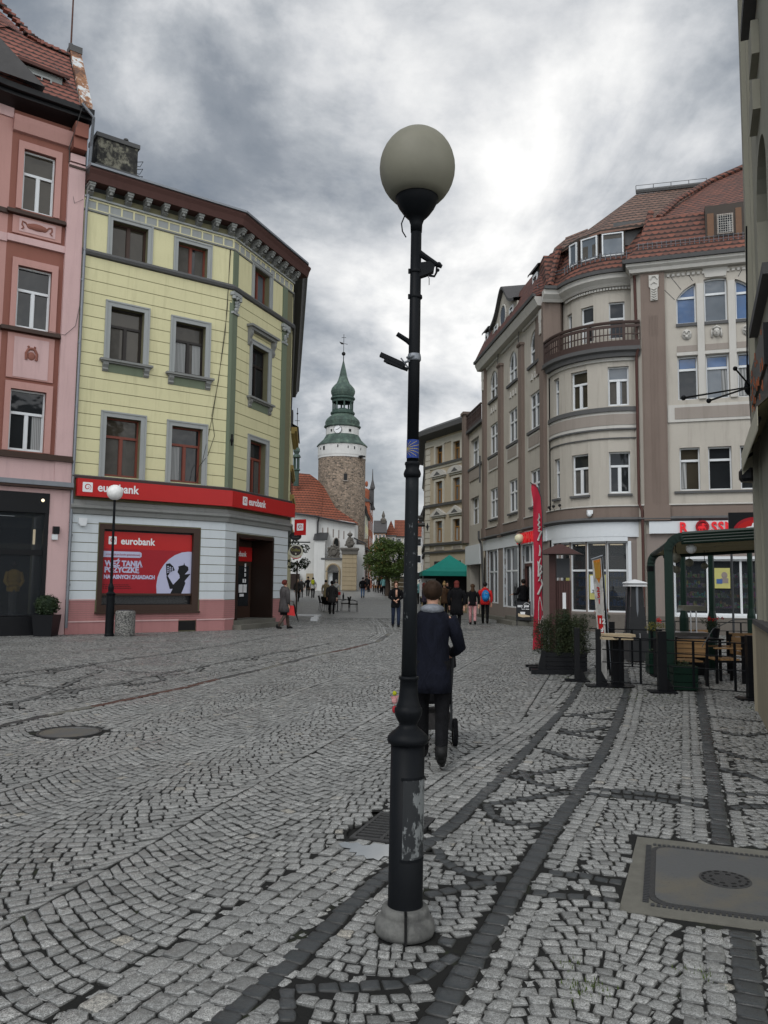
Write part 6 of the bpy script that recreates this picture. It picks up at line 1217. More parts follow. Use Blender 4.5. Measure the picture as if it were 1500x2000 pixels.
def wall_signs():
    a=thing('hanging_sign','round dark sign with the word Coffee and a red crescent, hanging by the bank corner','sign',(-3.66,31.9,2.55))
    a.location=(-3.50,31.9,2.85); ROOTM[a.name]=Matrix.Translation(a.location)
    mb=MB(a); n=22; mb.prism([(.27*math.cos(2*math.pi*i/n),.27*math.sin(2*math.pi*i/n)) for i in range(n)],-.02,.02); mb.build('board','red_sign',a)
    mb=MB(a); mb.prism([(.29*math.cos(R(t)),.03+.26*math.sin(R(t))) for t in range(0,360,12)],-.03,-.02); mb.flush('rim','canvas_pale',a); mb.prism([(.225*math.cos(R(t)),.06+.20*math.sin(R(t))) for t in range(0,360,12)],-.038,-.031); mb.flush('face','dark_brown',a)
    text(mb,'Coffee',.155,Matrix.Translation((-.19,-.04,.04))@Matrix.Rotation(R(90),4,'X'),.006,.004,.85); mb.flush('lettering','leaf_yellow',a); mb.sphere((0,-.04,-.06),.03,6,5,(1,.3,1.2)); mb.build('bean','canvas_pale',a)
    b=thing('hanging_sign','black oval shop sign on an iron arm above the round coffee sign','sign',(-3.55,32.1,3.5)); mb=MB(b); mb.prism([(.24*math.cos(R(t)),.17*math.sin(R(t))) for t in range(0,360,15)],-.02,.02); mb.flush('board','shop_black',b)
    for k,w in enumerate((.12,.28)): mb.box(-w/2,w/2,-.026,-.021,.03-.07*k,.045-.07*k)
    mb.flush('lettering','text_grey',b); mb.box(-.25,.60,-.02,.02,-.26,-.22); mb.box(-.25,.60,-.015,.015,-.20,-.19); mb.build('bracket_arm','black_paint',b)
wall_signs()
# ---------------------------------------------------------------- chapel, gate and tower
def chapel():
    T=thing('chapel','white plastered chapel with a steep red tiled roof and small slit windows','chapel',(-7,95,1))
    P=[(-14.5,97),(-13,95),(-11.5,93.9),(-10.2,93.5),(-9,93.4),(-8.0,93.6),(-7.5,94),(-3.45,94),(-3.2,99)]
    mb=MB(); zt=[10.0,10.0,10.0,9.9,9.75,9.6,9.5,8.85,8.8]
    for i in range(len(P)-1): a,b=P[i],P[i+1]; mb.add([(a[0],a[1],.5),(b[0],b[1],.5),(b[0],b[1],zt[i+1]),(a[0],a[1],zt[i])],[(0,1,2,3)])
    mb.build('wall','church_white',T)
    mb=MB(); e=[(-14.6,96.5,10.0),(-13,94.6,10.0),(-11.5,93.4,9.95),(-10.2,93.0,9.85),(-9,92.9,9.7),(-7.9,93.2,9.55),(-7.4,93.5,9.45),(-5.4,93.5,9.05),(-3.2,93.5,8.72)]
    r=[(-14,100,15.8),(-13,100,15.8),(-11.8,100,15.64),(-10.6,100,15.5),(-9.42,100,15.4),(-8.5,100,14.75),(-7.65,100,13.86),(-5.94,97.3,10.9),(-3.15,96,9.0)]
    for i in range(8): 
        for k in range(4):
            f=lambda j,u:(e[j][0]+(r[j][0]-e[j][0])*u,e[j][1]+(r[j][1]-e[j][1])*u,e[j][2]+(r[j][2]-e[j][2])*(u*.86+.14*u*u)-.25*math.sin(math.pi*u)*(1 if i>5 else .4))
            mb.add([f(i,k/4),f(i+1,k/4),f(i+1,(k+1)/4),f(i,(k+1)/4)],[(0,1,2,3)])
    mb.build('roof','tile_church',T,smooth=True)
    mb=MB(); mb.tube([(p[0],p[1]-.1,p[2]-.08) for p in e],.10,6); mb.build('gutter','dark_metal',T); mb=MB(); mb.tube([(-7.6,93.2,9.3),(-7.75,93.6,8.8),(-7.75,93.6,7.2)],.09,6); mb.build('downpipe','dark_metal',T)
    for x,z,h in ((-7.2,7.5,.72),(-6.6,7.3,.95),(-5.95,7.1,.95),(-5.3,7.0,.95),(-4.7,6.9,.95)): mb=MB(); mb.box(x-.06,x+.06,93.97,94.1,z,z+h); mb.build('slit_window','taupe',T)
    mb=MB(); mb.box(-8.0,-6.75,91.9,94,.8,6.7); mb.build('buttress','church_white',T); mb=MB(); mb.add([(-8.1,91.7,6.62),(-6.5,91.7,6.62),(-6.5,94,7.5),(-8.1,94,7.5),(-8.1,91.7,6.75),(-6.5,91.7,6.75),(-6.5,94,7.65),(-8.1,94,7.65)],[(0,1,2,3),(4,5,6,7),(0,1,5,4),(1,2,6,5),(3,0,4,7)]); mb.build('buttress_roof','dark_metal',T)
    F=Fr((-8,93.96),(-3,93.96)); mb=F.mb(); pts=[(2.1,4.4),(2.75,4.4),(2.75,6.4)]+[(2.425+.325*math.cos(R(t)),6.4+.6*math.sin(R(t))) for t in range(0,181,20)]+[(2.1,6.4)]; mb.prism(pts,-.0,.2); mb.build('window','glass',T); mb=F.mb(); mb.tube([(2.08,-.02,4.4),(2.08,-.02,6.4)]+[(2.425+.345*math.cos(R(180-t)),-.02,6.4+.64*math.sin(R(t))) for t in range(0,181,20)]+[(2.77,-.02,4.4)],.06,5); mb.build('window_moulding','greige2',T)
    mb=MB(); mb.box(-11.3,-9.7,92.6,93.3,1,2.75); mb.build('shed','dark_brown',T); mb=MB(); mb.box(-8.9,-8.1,92.5,93.4,1,2.8); mb.build('shed','sandstone',T)
    G_=thing('gate_wall','low pale gate wall with a round arched doorway and a carved cartouche on top','gate',(-5.9,92,1)); F=Fr((-7.07,92),(-4.72,92)); 
    ar=lambda x: 3.1+.70*math.sqrt(max(0,1-((x-1.30)/.64)**2))
    mb=F.mb(); wall(mb,0,F.L,.9,4.4,[(.68,1.92,.9,ar)],.5); mb.build('wall','cream',G_); mb=F.mb(); mb.box(-.12,F.L,-.15,.5,4.4,4.6); mb.build('coping','dark_trim',G_)
    mb=F.mb(); mb.tube([(.58,-.03,.9),(.58,-.03,3.1)]+[(1.3+.74*math.cos(R(180-t)),-.03,3.1+.80*math.sin(R(t))) for t in range(0,181,15)]+[(2.02,-.03,.9)],.12,6); mb.build('arch_moulding','sandstone',G_); mb=F.mb(); mb.box(.45,2.1,-.12,.3,2.98,3.12); mb.build('impost','dark_trim',G_)
    mb=F.mb(); mb.box(1.25,1.85,.35,.4,.9,2.95); mb.build('door','shop_black',G_); mb=F.mb(); mb.box(.7,1.2,.38,.42,.9,2.95); mb.build('door','white_frame',G_)
    c=thing('carved_cartouche','weathered stone cartouche with scrolls standing on the gate wall','sculpture',(-5.75,92.1,4.6)); mb=MB(c)
    mb.sphere((0,0,.72),.52,14,9,(1,.35,1.1))
    for i in range(22):
        a=2*math.pi*i/22; rr=.55+.12*(i%2); mb.sphere((rr*math.cos(a),random.uniform(-.1,.1),.72+rr*math.sin(a)*1.05),random.uniform(.10,.17),7,5)
    mb.tube([(.35*math.cos(R(t)),-.2,.74+.35*math.sin(R(t))) for t in range(0,361,30)],.05,5); mb.box(-.75,.75,-.2,.2,0,.15); mb.build('scrolls','dark_stone',c)
    p=thing('gate_pillar','tall banded sandstone gate pillar carrying a crowned carved coat of arms','pillar',(-3.85,91,.9)); mb=MB(p)
    for k in range(8): mb.box(-.82,.82,-.6,.6,.10+.5*k,.55+.5*k)
    mb.flush('blocks','sandstone',p); mb.box(-.78,.78,-.56,.56,0,4.1); mb.flush('core','sandstone',p); mb.slab([(-.9,-.7),(.9,-.7),(.9,.7),(-.9,.7)],4.08,4.5); mb.slab([(-.98,-.78),(.98,-.78),(.98,.78),(-.98,.78)],4.5,4.62); mb.slab([(-1.05,-.85),(1.05,-.85),(1.05,.85),(-1.05,.85)],4.62,4.82); mb.build('capital','dark_stone',p)
    q=thing('coat_of_arms','carved stone coat of arms under a crown on the gate pillar','sculpture',(-3.85,91,5.72)); mb=MB(q)
    mb.sphere((0,0,.55),.5,12,8,(1,.6,1.1))
    for i in range(26): a=random.uniform(0,6.28); h=random.uniform(.05,1.1); rr=.62-.35*h; mb.sphere((rr*math.cos(a),rr*math.sin(a)*.7,h),random.uniform(.09,.16),6,5)
    mb.tube([(0,0,1.0),(0,0,1.35)],.14,8); mb.build('shield','dark_stone',q); mb=MB(q); mb.lathe([(.16,1.3),(.30,1.45),(.30,1.6),(.12,1.75)],10); mb.sphere((0,0,1.82),.07,6,5); mb.box(-.02,.02,-.02,.02,1.85,2.0); mb.build('crown','dark_stone',q)
    w=thing('garden_wall','white plastered side wall with a sloping slate coping right of the gate pillar','wall',(-2.8,93,1)); mb=MB(w); mb.M=Matrix.Identity(4); mb.box(-3.3,-2.2,92.6,93.4,.7,6.2); mb.build('wall','church_white',w); mb=MB(); mb.add([(-3.5,92.3,6.9),(-2.0,92.3,6.2),(-2.0,93.7,6.2),(-3.5,93.7,6.9),(-3.5,92.3,7.05),(-2.0,92.3,6.35),(-2.0,93.7,6.35),(-3.5,93.7,7.05)],[(0,1,2,3),(4,5,6,7),(0,1,5,4),(1,2,6,5),(3,0,4,7)]); mb.build('coping','dark_metal',w)
chapel()
def tower():
    T=thing('clock_tower','round rubble stone tower with a white upper band, clock and green copper onion spire','tower',(-5.55,103,.9)); C=(-5.55,103)
    L_=lambda prof,n=28,a0=0,cap=True,y=0: MB().lathe(prof,n,(C[0]+y,C[1],0),cap,a0)
    L_([(3.12,.8),(3.08,9),(3.07,17.75)],36).build('stone_shaft','tower_stone',T,smooth=True)
    L_([(3.12,17.75),(3.12,17.95),(3.16,18.1),(3.16,19.5)],36).build('upper_band','church_white',T,smooth=False)
    L_([(3.16,19.4),(3.32,19.42),(3.30,19.52),(2.5,20.3),(2.17,20.88)],16).build('skirt_roof','copper',T)
    L_([(2.16,20.8),(2.16,22.0)],16).build('drum','church_white',T)
    L_([(2.2,21.85),(2.40,21.95),(2.42,22.1),(2.22,22.2),(2.25,22.45),(2.28,22.65),(2.15,22.95),(1.8,23.3),(1.52,23.5),(1.48,23.62)],16).build('lower_bulb','copper',T)
    L_([(1.45,23.6),(1.6,23.75),(1.6,23.95),(1.42,24.0),(1.38,24.25)],16).build('lantern_floor','copper_dark',T)
    for i in range(8):
        a=2*math.pi*i/8+.2; mb=MB(); mb.lathe([(.14,24.2),(.11,24.4),(.11,25.3),(.16,25.5)],8,(C[0]+1.28*math.cos(a),C[1]+1.28*math.sin(a),0)); mb.build('lantern_column','copper_dark',T)
    L_([(.55,24.2),(.6,24.5),(.2,24.6)],10).build('bell','copper_dark',T)
    mb=MB(); mb.lathe([(1.28,25.25),(1.42,25.3),(1.42,25.55),(1.62,25.75),(1.58,25.95),(1.30,26.02)],16,(*C,0),False); mb.build('lantern_cornice','copper_dark',T)
    L_([(1.30,26.0),(1.42,26.15),(1.56,26.5),(1.60,26.8),(1.50,27.15),(1.22,27.5),(.88,27.85),(.68,28.3),(.52,28.8),(.36,29.6),(.18,30.4),(.07,30.9)],16).build('onion_spire','copper',T)
    mb=MB(); mb.lathe([(.06,30.8),(.05,31.7)],8,(*C,0)); mb.sphere((*C,31.86),.26,12,8); mb.tube([(*C,32),(*C,34.5)],.035,5); mb.tube([(C[0]-.3,C[1],34.05),(C[0]+.3,C[1],34.05)],.03,4); mb.tube([(C[0]-.5,C[1],33.35),(C[0]+.5,C[1],33.15)],.03,4); mb.prism([(0,0),(0,0)],0,0) if 0 else None
    mb.add([(C[0]-.6,C[1],33.5),(C[0]-.1,C[1],33.35),(C[0]-.05,C[1],33.1),(C[0]-.35,C[1],33.15)],[(0,1,2,3)]); mb.build('weather_vane','black_matt',T)
    def on(a,r,z): return Vector((C[0]+r*math.sin(R(a)),C[1]-r*math.cos(R(a)),z))
    a=-13; ck=MB(); ck.M=Matrix.Translation(on(a,2.14,21.35))@Matrix.Rotation(R(a),4,'Z')@Matrix.Rotation(R(90),4,'X'); M0=ck.M.copy(); ck.lathe([(.56,-.05),(.56,.06),(.50,.07)],24); co=ck.build('clock','text_grey',T)
    mb=MB(); mb.M=M0; mb.lathe([(.49,.05),(.49,.08)],24); mb.flush('clock_face','white_paint',co); 
    for k in range(12): t=R(30*k); mb.cbox((.42*math.cos(t),.42*math.sin(t),.085),(.09,.025,.01),Matrix.Rotation(t,3,'Z'))
    mb.flush('numerals','shop_black',co)
    for t,l in ((195,.28),(35,.42)): mb.cbox((l/2*math.cos(R(t)),l/2*math.sin(R(t)),.10),(l,.05,.01),Matrix.Rotation(R(t),3,'Z')); mb.flush('clock_hand','shop_black',co)
    for a,z,w,h,r in ((-38,21.3,.18,.32,2.16),(30,21.3,.30,.34,2.16),(-44,18.9,.3,.5,3.16),(-58,18.9,.1,.3,3.16),(-7,19.05,.14,.35,3.16),(17,18.95,.1,.3,3.16),(33,18.9,.16,.35,3.16),(52,18.85,.1,.3,3.16),(12,15.1,.42,.85,3.07),(16,8.9,.45,.8,3.1)):
        mb=MB(); mb.M=Matrix.Translation(on(a,r,z))@Matrix.Rotation(R(a),4,'Z'); mb.box(-w/2,w/2,-.02,.1,-h/2,h/2); mb.build('loophole','shop_black',T)
    for a,z,r in ((12,14.6,3.07),(16,8.3,3.1)): mb=MB(); mb.M=Matrix.Translation(on(a,r,z))@Matrix.Rotation(R(a),4,'Z'); mb.box(-.35,.35,-.15,.1,-.06,.06); mb.build('window_ledge','greige2',T)
    mb=MB(); mb.M=Matrix.Translation(on(48,3.1,17.85))@Matrix.Rotation(R(48),4,'Z'); mb.box(-.12,.5,-.6,.1,-.1,.1); mb.build('spout','shop_black',T)
    mb=MB(); mb.box(-3.2,-2.0,99.5,104,.9,7.3); mb.build('annex','tower_stone',T)
    S_=thing('roof_turret','small copper roof turret with a green bulb and open lantern, left of the tower','turret',(-10.8,97,14)); mb=MB(S_)
    mb.lathe([(.34,-.5),(.34,1.3),(.5,1.45),(.42,1.6)],8); mb.flush('base','copper_dark',S_)
    for i in range(6): a=i*math.pi/3+.3; mb.tube([(.32*math.cos(a),.32*math.sin(a),1.5),(.32*math.cos(a),.32*math.sin(a),3.0)],.07,5)
    mb.flush('lantern_column','copper_dark',S_); mb.lathe([(.35,2.95),(.55,3.05),(.4,3.35),(.25,3.45),(.42,3.8),(.38,4.1),(.12,4.5),(.05,4.9)],10); mb.flush('bulb','copper',S_); mb.tube([(0,0,4.8),(0,0,9.2)],.04,5); mb.sphere((0,0,6.3),.16,8,6); mb.sphere((0,0,8.5),.12,8,6); mb.tube([(-.3,0,7.6),(.3,0,7.6)],.03,4); mb.build('finial','black_matt',S_)
tower()
# ---------------------------------------------------------------- houses further down the street
def far_houses():
    def house(lab,x0,y0,x1,y1,dep,h,wm,rm,rh,cols=3,rows=3,side=True,gab=False):
        T=thing('street_house',lab,'house',((x0+x1)/2,(y0+y1)/2,.9),0,'houses further down the street'); F=Fr((x0,y0),(x1,y1)); mb=F.mb(); mb.box(0,F.L,0,dep,.3,h); mb.build('wall',wm,T)
        mb=F.mb(); L_=F.L
        if gab: mb.prism([(-.2,h),(L_+.2,h),(L_/2,h+rh)],-.1,dep)
        else: mb.add([(-.2,-.4,h),(L_+.2,-.4,h),(L_+.2,dep/2,h+rh),(-.2,dep/2,h+rh),(-.2,dep+.4,h),(L_+.2,dep+.4,h)],[(0,1,2,3),(3,2,5,4),(0,3,4),(1,5,2)])
        mb.build('roof',rm,T); mb=F.mb(); mb.box(-.1,L_+.1,-.3,0,h-.2,h+.05); mb.build('eaves','dark_trim',T)
        for r in range(rows):
            for c in range(cols):
                x=L_*(c+.5)/cols; z=1.2+(h-1.2)*(r+.45)/rows; w=min(.9,L_/cols*.5); mb=F.mb(); mb.box(x-w/2-.1,x+w/2+.1,-.05,0,z-.1,z+1.5); f=mb.build('window','white_frame',T); mb=F.mb(); mb.box(x-w/2,x+w/2,-.06,-.05,z,z+1.4); mb.build('pane','glass',f)
        return T,F
    house('tall grey plastered house just beyond the stone tower',-2.75,106,-2.75,117,6,12.0,'white_plaster','slate',1.6,4,4)
    house('narrow yellow green house with a dark roof beyond the white one',-2.7,118,-2.5,128,6,12.0,'yellow_light','slate',2,3,4)
    T,F=house('red brick gabled house with a pointed pinnacle, down the street',-2.35,129,-1.95,142,6,15.0,'brick','slate',2,3,5)
    mb=MB(); mb.box(-2.6,-1.7,132,133,14,17.5); mb.lathe([(.35,17.4),(.42,17.7),(.12,19.0),(.04,20.8)],8,(-1.95,132,0)); mb.build('pinnacle','slate',T); mb=MB(); mb.lathe([(.5,15.5),(.6,17),(.2,17.4)],8,(-3.0,131,0)); mb.sphere((-2.9,130,18.0),.25,8,6,(1,1,2)); mb.build('turret','brick',T)
    house('orange house with a grey roof and small cupola, at the street end',-1.8,152,.4,152,8,11.5,'orange_wall','slate',2.6,3,3)
    T,F=house('gabled cream house with a curved gable behind the tree',.4,156,2.4,156,8,11.2,'cream','tile_church',3,2,3,gab=True)
    mb=MB(); mb.lathe([(.4,13.5),(.6,14.2),(.25,14.6),(.35,15),(.05,15.9)],8,(-.1,155,0)); mb.build('urn_finial','dark_stone',T)
    house('wide cream house with a dark red roof behind the lamp post',2.4,160,10.5,160,8,11.3,'cream','tile_church',3.6,6,3)
    house('pale house half hidden beyond the beige one',4.35,92,4.1,72,6,9.0,'white_plaster','tile_church',3,4,3)
    house('low dark shop house beyond the gate pillar',-2.3,97,-2.0,104,5,6.0,'brick','slate',2,3,2)
    k=thing('stone_kiosk','low sandstone block building with band courses behind the tree','kiosk',(1.7,79,.6)); mb=MB(k)
    for i in range(4): mb.box(-.9,1.1,-.6,.6,.42*i,.42*i+.38)
    mb.build('wall','sandstone',k); mb=MB(k); mb.box(-1.0,1.2,-.7,.7,1.66,1.8); mb.build('coping','dark_trim',k)
M['orange_wall']=plaster('orange_wall',(.40,.19,.06),amt=.3)
far_houses()
# ---------------------------------------------------------------- vegetation
def leaves(mb,c,rad,n,s,shell=.45,flat=1):
    for i in range(n):
        while True:
            v=Vector((random.gauss(0,1),random.gauss(0,1),random.gauss(0,1)))
            if v.length>.1: break
        v.normalize(); r=random.uniform(shell,1)**.6; p=Vector(c)+Vector((v.x*rad[0],v.y*rad[1],v.z*rad[2]))*r*random.uniform(.88,1.08)
        a=Vector((random.gauss(0,1),random.gauss(0,1),random.gauss(0,.6))).normalized(); b=a.cross(Vector((random.gauss(0,1),random.gauss(0,1),random.gauss(0,1)))).normalized(); q=s*random.uniform(.6,1.3)
        mb.add([p-a*q,p-b*q*.45*flat,p+a*q,p+b*q*.45*flat],[(0,1,2,3)])
def street_tree():
    T=thing('street_tree','round crowned street tree with dark green yellowing leaves, in the middle of the street','tree',(.42,75.5,.54)); mb=MB(T)
    mb.tube([(0,0,-.1),(.03,0,.8),(-.02,0,1.6),(.02,0,2.3)],[.30,.24,.22,.20],8)
    mb.flush('trunk','bark',T)
    for i in range(7): a=i*.9; mb.tube([(0,0,1.9),(.5*math.cos(a),.5*math.sin(a),2.6),(1.4*math.cos(a),1.4*math.sin(a),3.4+.3*(i%3))],[.12,.08,.03],5)
    mb.build('limb','bark',T)
    mb=MB(T)
    for i in range(60):
        a=random.uniform(0,6.28); u=random.uniform(-1,1); rr=random.uniform(.55,1.0); w=math.sqrt(max(0,1-u*u)); leaves(mb,(rr*2.05*w*math.cos(a),rr*2.05*w*math.sin(a),3.5+1.95*u*rr),(.66,.66,.55),230,.10)
    mb.build('crown','leaf',T)
    T=thing('potted_tree','small dark leafy tree behind the hanging signs by the bank corner','tree',(-4.85,45,0)); mb=MB(T); mb.tube([(0,0,0),(0,0,2.9)],.05,6); mb.flush('trunk','bark',T)
    for i in range(10): leaves(mb,(random.uniform(-.35,.45),random.uniform(-.3,.3),random.uniform(2.4,4.1)),(.3,.3,.3),110,.07)
    mb.build('crown','leaf_dark',T)
street_tree()
# ---------------------------------------------------------------- street lamps
def big_lamp():
    T=thing('street_lamp','tall black cast iron lamp post in the foreground with a large globe and torn sticker','street lamp',(.117,3.86,0)); lean=lambda z:(.006*z,0,z)
    def lath(prof,n=28,z=0): mb=MB(T); mb.M=ROOTM[T.name]@Matrix.Shear('XY',4,(.0088,0)); return mb.lathe(prof,n)
    lath([(.134,.0),(.140,.02),(.137,.05),(.122,.072),(.112,.076),(.110,.085),(.112,.098),(.105,.116),(.092,.122)],36).build('stone_base','base_stone',T,smooth=True)
    mb=MB(T); mb.box(-.006,.006,-.146,-.09,0,.125); mb.build('base_joint','black_matt',T)
    lath([(.086,.10),(.083,.12),(.081,.14),(.080,.855)],36).build('lower_shaft','black_paint',T,smooth=True)
    lath([(.080,.852),(.094,.858),(.098,.872),(.097,.886),(.080,.905),(.055,.925),(.043,.938),(.043,.948),(.052,.962),(.063,.985),(.066,1.0),(.066,1.018),(.058,1.024),(.058,1.03),(.051,1.045),(.046,1.075),(.043,1.11),(.042,1.15),(.048,1.153),(.048,1.165),(.040,1.168)],36).build('baluster','black_paint',T,smooth=True)
    lath([(.037,1.15),(.0335,1.6),(.0325,2.05),(.0325,2.135)],24).build('shaft','black_chipped',T,smooth=True)
    lath([(.033,2.12),(.040,2.125),(.043,2.138),(.040,2.15),(.033,2.165),(.035,2.18),(.038,2.185),(.037,2.195),(.029,2.2)],24).build('collar','black_paint',T,smooth=True)
    lath([(.029,2.19),(.0285,2.75),(.0265,3.42)],24).build('upper_pole','black_paint',T,smooth=True)
    lath([(.031,2.70),(.034,2.705),(.034,2.72),(.031,2.735)],24).build('clamp_ring','zinc',T)
    lath([(.0285,3.36),(.030,3.40),(.040,3.43),(.047,3.435),(.066,3.455),(.090,3.49),(.1085,3.53),(.109,3.547),(.100,3.55)],28).build('globe_cup','black_paint',T,smooth=True)
    mb=MB(T); mb.M=ROOTM[T.name]@Matrix.Shear('XY',4,(.0088,0)); prof=[]
    for j in range(19): a=math.pi*(j+.02)/18.04; prof.append((.1905*math.sin(a),3.695-.205*math.cos(a)))
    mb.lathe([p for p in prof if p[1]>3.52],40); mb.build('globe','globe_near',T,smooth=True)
    # route marker: blue plate with yellow rays
    mb=MB(T); mb.M=ROOTM[T.name]@Matrix.Shear('XY',4,(.0088,0))
    def wrap(a0,a1,z0,z1,r): 
        n=10; vs=[]
        for i in range(n+1): a=R(a0+(a1-a0)*i/n); vs+=[(r*math.sin(a),-r*math.cos(a),z0),(r*math.sin(a),-r*math.cos(a),z1)]
        return vs,[(2*i,2*i+2,2*i+3,2*i+1) for i in range(n)]
    mb.add(*wrap(-95,85,2.215,2.305,.0305)); mk_=mb.build('route_plate','blue_sticker',T)
    mb=MB(T); mb.M=ROOTM[T.name]@Matrix.Shear('XY',4,(.0088,0)); r=.0312
    for k in range(9):
        t=R(-72+18*k); ca,sa=math.cos(t),math.sin(t)
        for j in range(7):
            d0,d1=.006+.0095*j,.006+.0095*(j+1)
            if abs(d1*sa)>.040: continue
            P=lambda d,w:(r*math.sin(R(-80)+d*ca/r*1.25),-r*math.cos(R(-80)+d*ca/r*1.25),2.26+d*sa+w)
            mb.add([P(d0,-.0011),P(d1,-.0011),P(d1,.0011),P(d0,.0011)],[(0,1,2,3)])
    mb.build('rays','gold',mk_)
    mb=MB(T); mb.M=ROOTM[T.name]@Matrix.Shear('XY',4,(.0088,0)); mb.add(*wrap(-15,82,.345,.70,.0815)); mb.build('torn_sticker','sticker',T)
    mb=MB(T); mb.M=ROOTM[T.name]@Matrix.Shear('XY',4,(.0088,0)); mb.add(*wrap(-22,88,.70,.712,.0835)); mb.flush('sticker_frame','black_paint',T); mb.add(*wrap(-22,88,.335,.345,.0835)); mb.build('sticker_frame','black_paint',T)
    mb=MB(T); mb.tube([(-.03,-.01,3.44),(-.045,-.01,3.40),(-.04,-.01,3.36),(-.022,-.01,3.33)],.0035,5); mb.build('cable','black_paint',T)
    # fittings hanging on the post
    x0=.025
    br=thing('broken_floodlight','broken black floodlight with a bent arm and loose wire, clamped high on the lamp post','floodlight',(.15,3.86,3.15)); mb=MB(br)
    mb.tube([(.0,0,.115),(.035,-.005,.085),(.095,-.01,.043),(.125,-.01,.03)],[.016,.016,.013,.010],8); mb.sphere((.11,-.01,.040),.014,7,5); mb.flush('arm','black_paint',br)
    mb.M=ROOTM[br.name]; mb.add([(0,-.02,.045),(.065,-.02,.055),(.088,-.02,.035),(.085,-.02,.005),(.05,-.02,-.012),(0,-.02,-.03),(0,.02,.045),(.065,.02,.055),(.088,.02,.035),(.085,.02,.005),(.05,.02,-.012),(0,.02,-.03)],[(0,1,2,3,4,5),(11,10,9,8,7,6),(0,6,7,1),(1,7,8,2),(2,8,9,3),(3,9,10,4),(4,10,11,5),(5,11,6,0)]); mb.flush('housing','black_paint',br)
    mb.tube([(.085,-.01,.03),(.10,-.01,.045),(.098,-.01,.0),(.088,-.01,-.02),(.06,-.01,-.016)],.006,6); mb.sphere((.105,-.01,.012),.009,6,5); mb.tube([(.005,-.01,.07),(.02,-.01,.085),(.045,-.01,.085)],.005,5); mb.tube([(.05,-.01,-.012),(.062,-.01,-.03),(.062,-.01,-.065)],.0018,4); mb.flush('bracket','black_paint',br)
    mb.add([(-.002,-.01,.18),(.006,-.01,.155),(.0,-.01,.15),(-.004,-.01,.165)],[(0,1,2,3)]); mb.build('metal_scrap','black_paint',br)
    for z in (3.155,3.025): mb=MB(T); mb.lathe([(.0315,-.006),(.0325,0),(.0315,.008)],20,(.030,0,z)); mb.tube([(-.004,-.01,z-.012),(-.004,-.01,z+.012)],.006,5); mb.build('clamp_ring','black_paint',T)
    cm=thing('cctv_camera','slim tube camera stub pointing left, welded to the lamp post','camera',(.14,3.86,2.80)); mb=MB(cm); mb.tube([(-.005,0,-.02),(-.035,0,.005),(-.085,-.005,.036)],[.014,.0125,.0115],10); mb.build('tube','black_paint',cm)
    cm=thing('spotlight','pair of black spotlight housings tilted left, strapped to the lamp post','spotlight',(.14,3.86,2.70)); mb=MB(cm)
    mb.cbox((-.105,0,.005),(.135,.028,.020),Matrix.Rotation(R(24),3,'Y')); mb.flush('housing','black_paint',cm); mb.cbox((-.100,0,-.012),(.10,.024,.02),Matrix.Rotation(R(23),3,'Y')); mb.tube([(-.135,0,-.003),(-.03,0,-.043)],[.010,.010],8); mb.flush('housing','black_paint',cm); mb.tube([(-.065,-.012,.012),(-.03,-.012,-.035)],.004,5); mb.tube([(-.02,-.02,-.002),(-.045,-.015,-.01)],.006,6); mb.sphere((-.018,-.032,.014),.008,7,5); mb.tube([(-.036,-.02,.012),(-.02,-.034,.014),(.0,-.034,.018)],.006,6); mb.build('bracket','zinc',cm)
def plain2():
    t=NT('black_chipped'); p=t.pos(); f=t.noise(1,6,.75,t.scaled(p,(34,34,14)),.3); z=t.n('ShaderNodeSeparateXYZ'); t.L.new(p,z.inputs[0])
    k=t.math('MULTIPLY',t.ramp(f,[(.62,0.),(.645,1.)]),t.ramp(t.math('MULTIPLY',t.math('ABSOLUTE',t.math('SUBTRACT',z.outputs[2],1.65)),2.),[(.35,1.),(.9,0.)]))
    M['black_chipped']=t.out(t.mix(k,(.012,.014,.016),(.13,.14,.145)),t.math('ADD',t.math('MULTIPLY',k,.3),.5),0,.10)
    t=NT('base_stone'); p=t.pos(); M['base_stone']=t.out(t.mix(t.ramp(t.noise(9,5,.7,p),[(.4,0.),(.65,1.)]),(.14,.14,.13),(.06,.06,.057)),.85); t.bump(t.noise(150,4,.7,p),.6,.004)
plain2(); big_lamp()
def lamp2(name,label,loc,h,rg,mat,group='globe street lamps'):
    T=thing(name,label,'street lamp',loc,0,group); mb=MB(T); k=h/3.6
    mb.lathe([(.11*k,0),(.11*k,.05),(.10*k,.08),(.095*k,.95*k),(.115*k,1.0*k),(.06*k,1.05*k),(.07*k,1.15*k),(.035*k,1.25*k),(.03*k,2*k),(.028*k,h-.45)],14); mb.flush('post','black_paint',T,smooth=False)
    mb.lathe([(.03*k,h-.5),(.05*k,h-.40),(rg*.55,h-rg*1.62),(rg*.6,h-rg*1.5),(rg*.5,h-rg*1.5)],14); mb.flush('globe_cup','black_paint',T)
    mb.sphere((0,0,h-rg),rg,20,12); mb.build('globe','globe_'+mat,T,smooth=True); return T
lamp2('street_lamp','black lamp post with a small white globe in front of the bank',(-8.07,23.8,0),4.50,.235,'white')
lamp2('street_lamp','black lamp post with a cream globe beside the drugstore side door',(5.83,34.3,0),3.84,.21,'cream')
def lantern():
    T=thing('lantern_post','old style lantern post with a glazed lantern, far off behind the green tent','street lamp',(3.85,74,.5)); mb=MB(T)
    mb.lathe([(.2,0),(.2,.3),(.12,.5),(.07,1.2),(.06,3.3)],10); mb.flush('post','black_paint',T); mb.lathe([(.12,3.3),(.25,3.9),(.3,3.95)],6,capped=False); mb.flush('lantern','glass_clear',T); mb.lathe([(.33,3.95),(.18,4.15),(.05,4.4)],6); mb.build('lantern_cap','black_paint',T)
lantern()
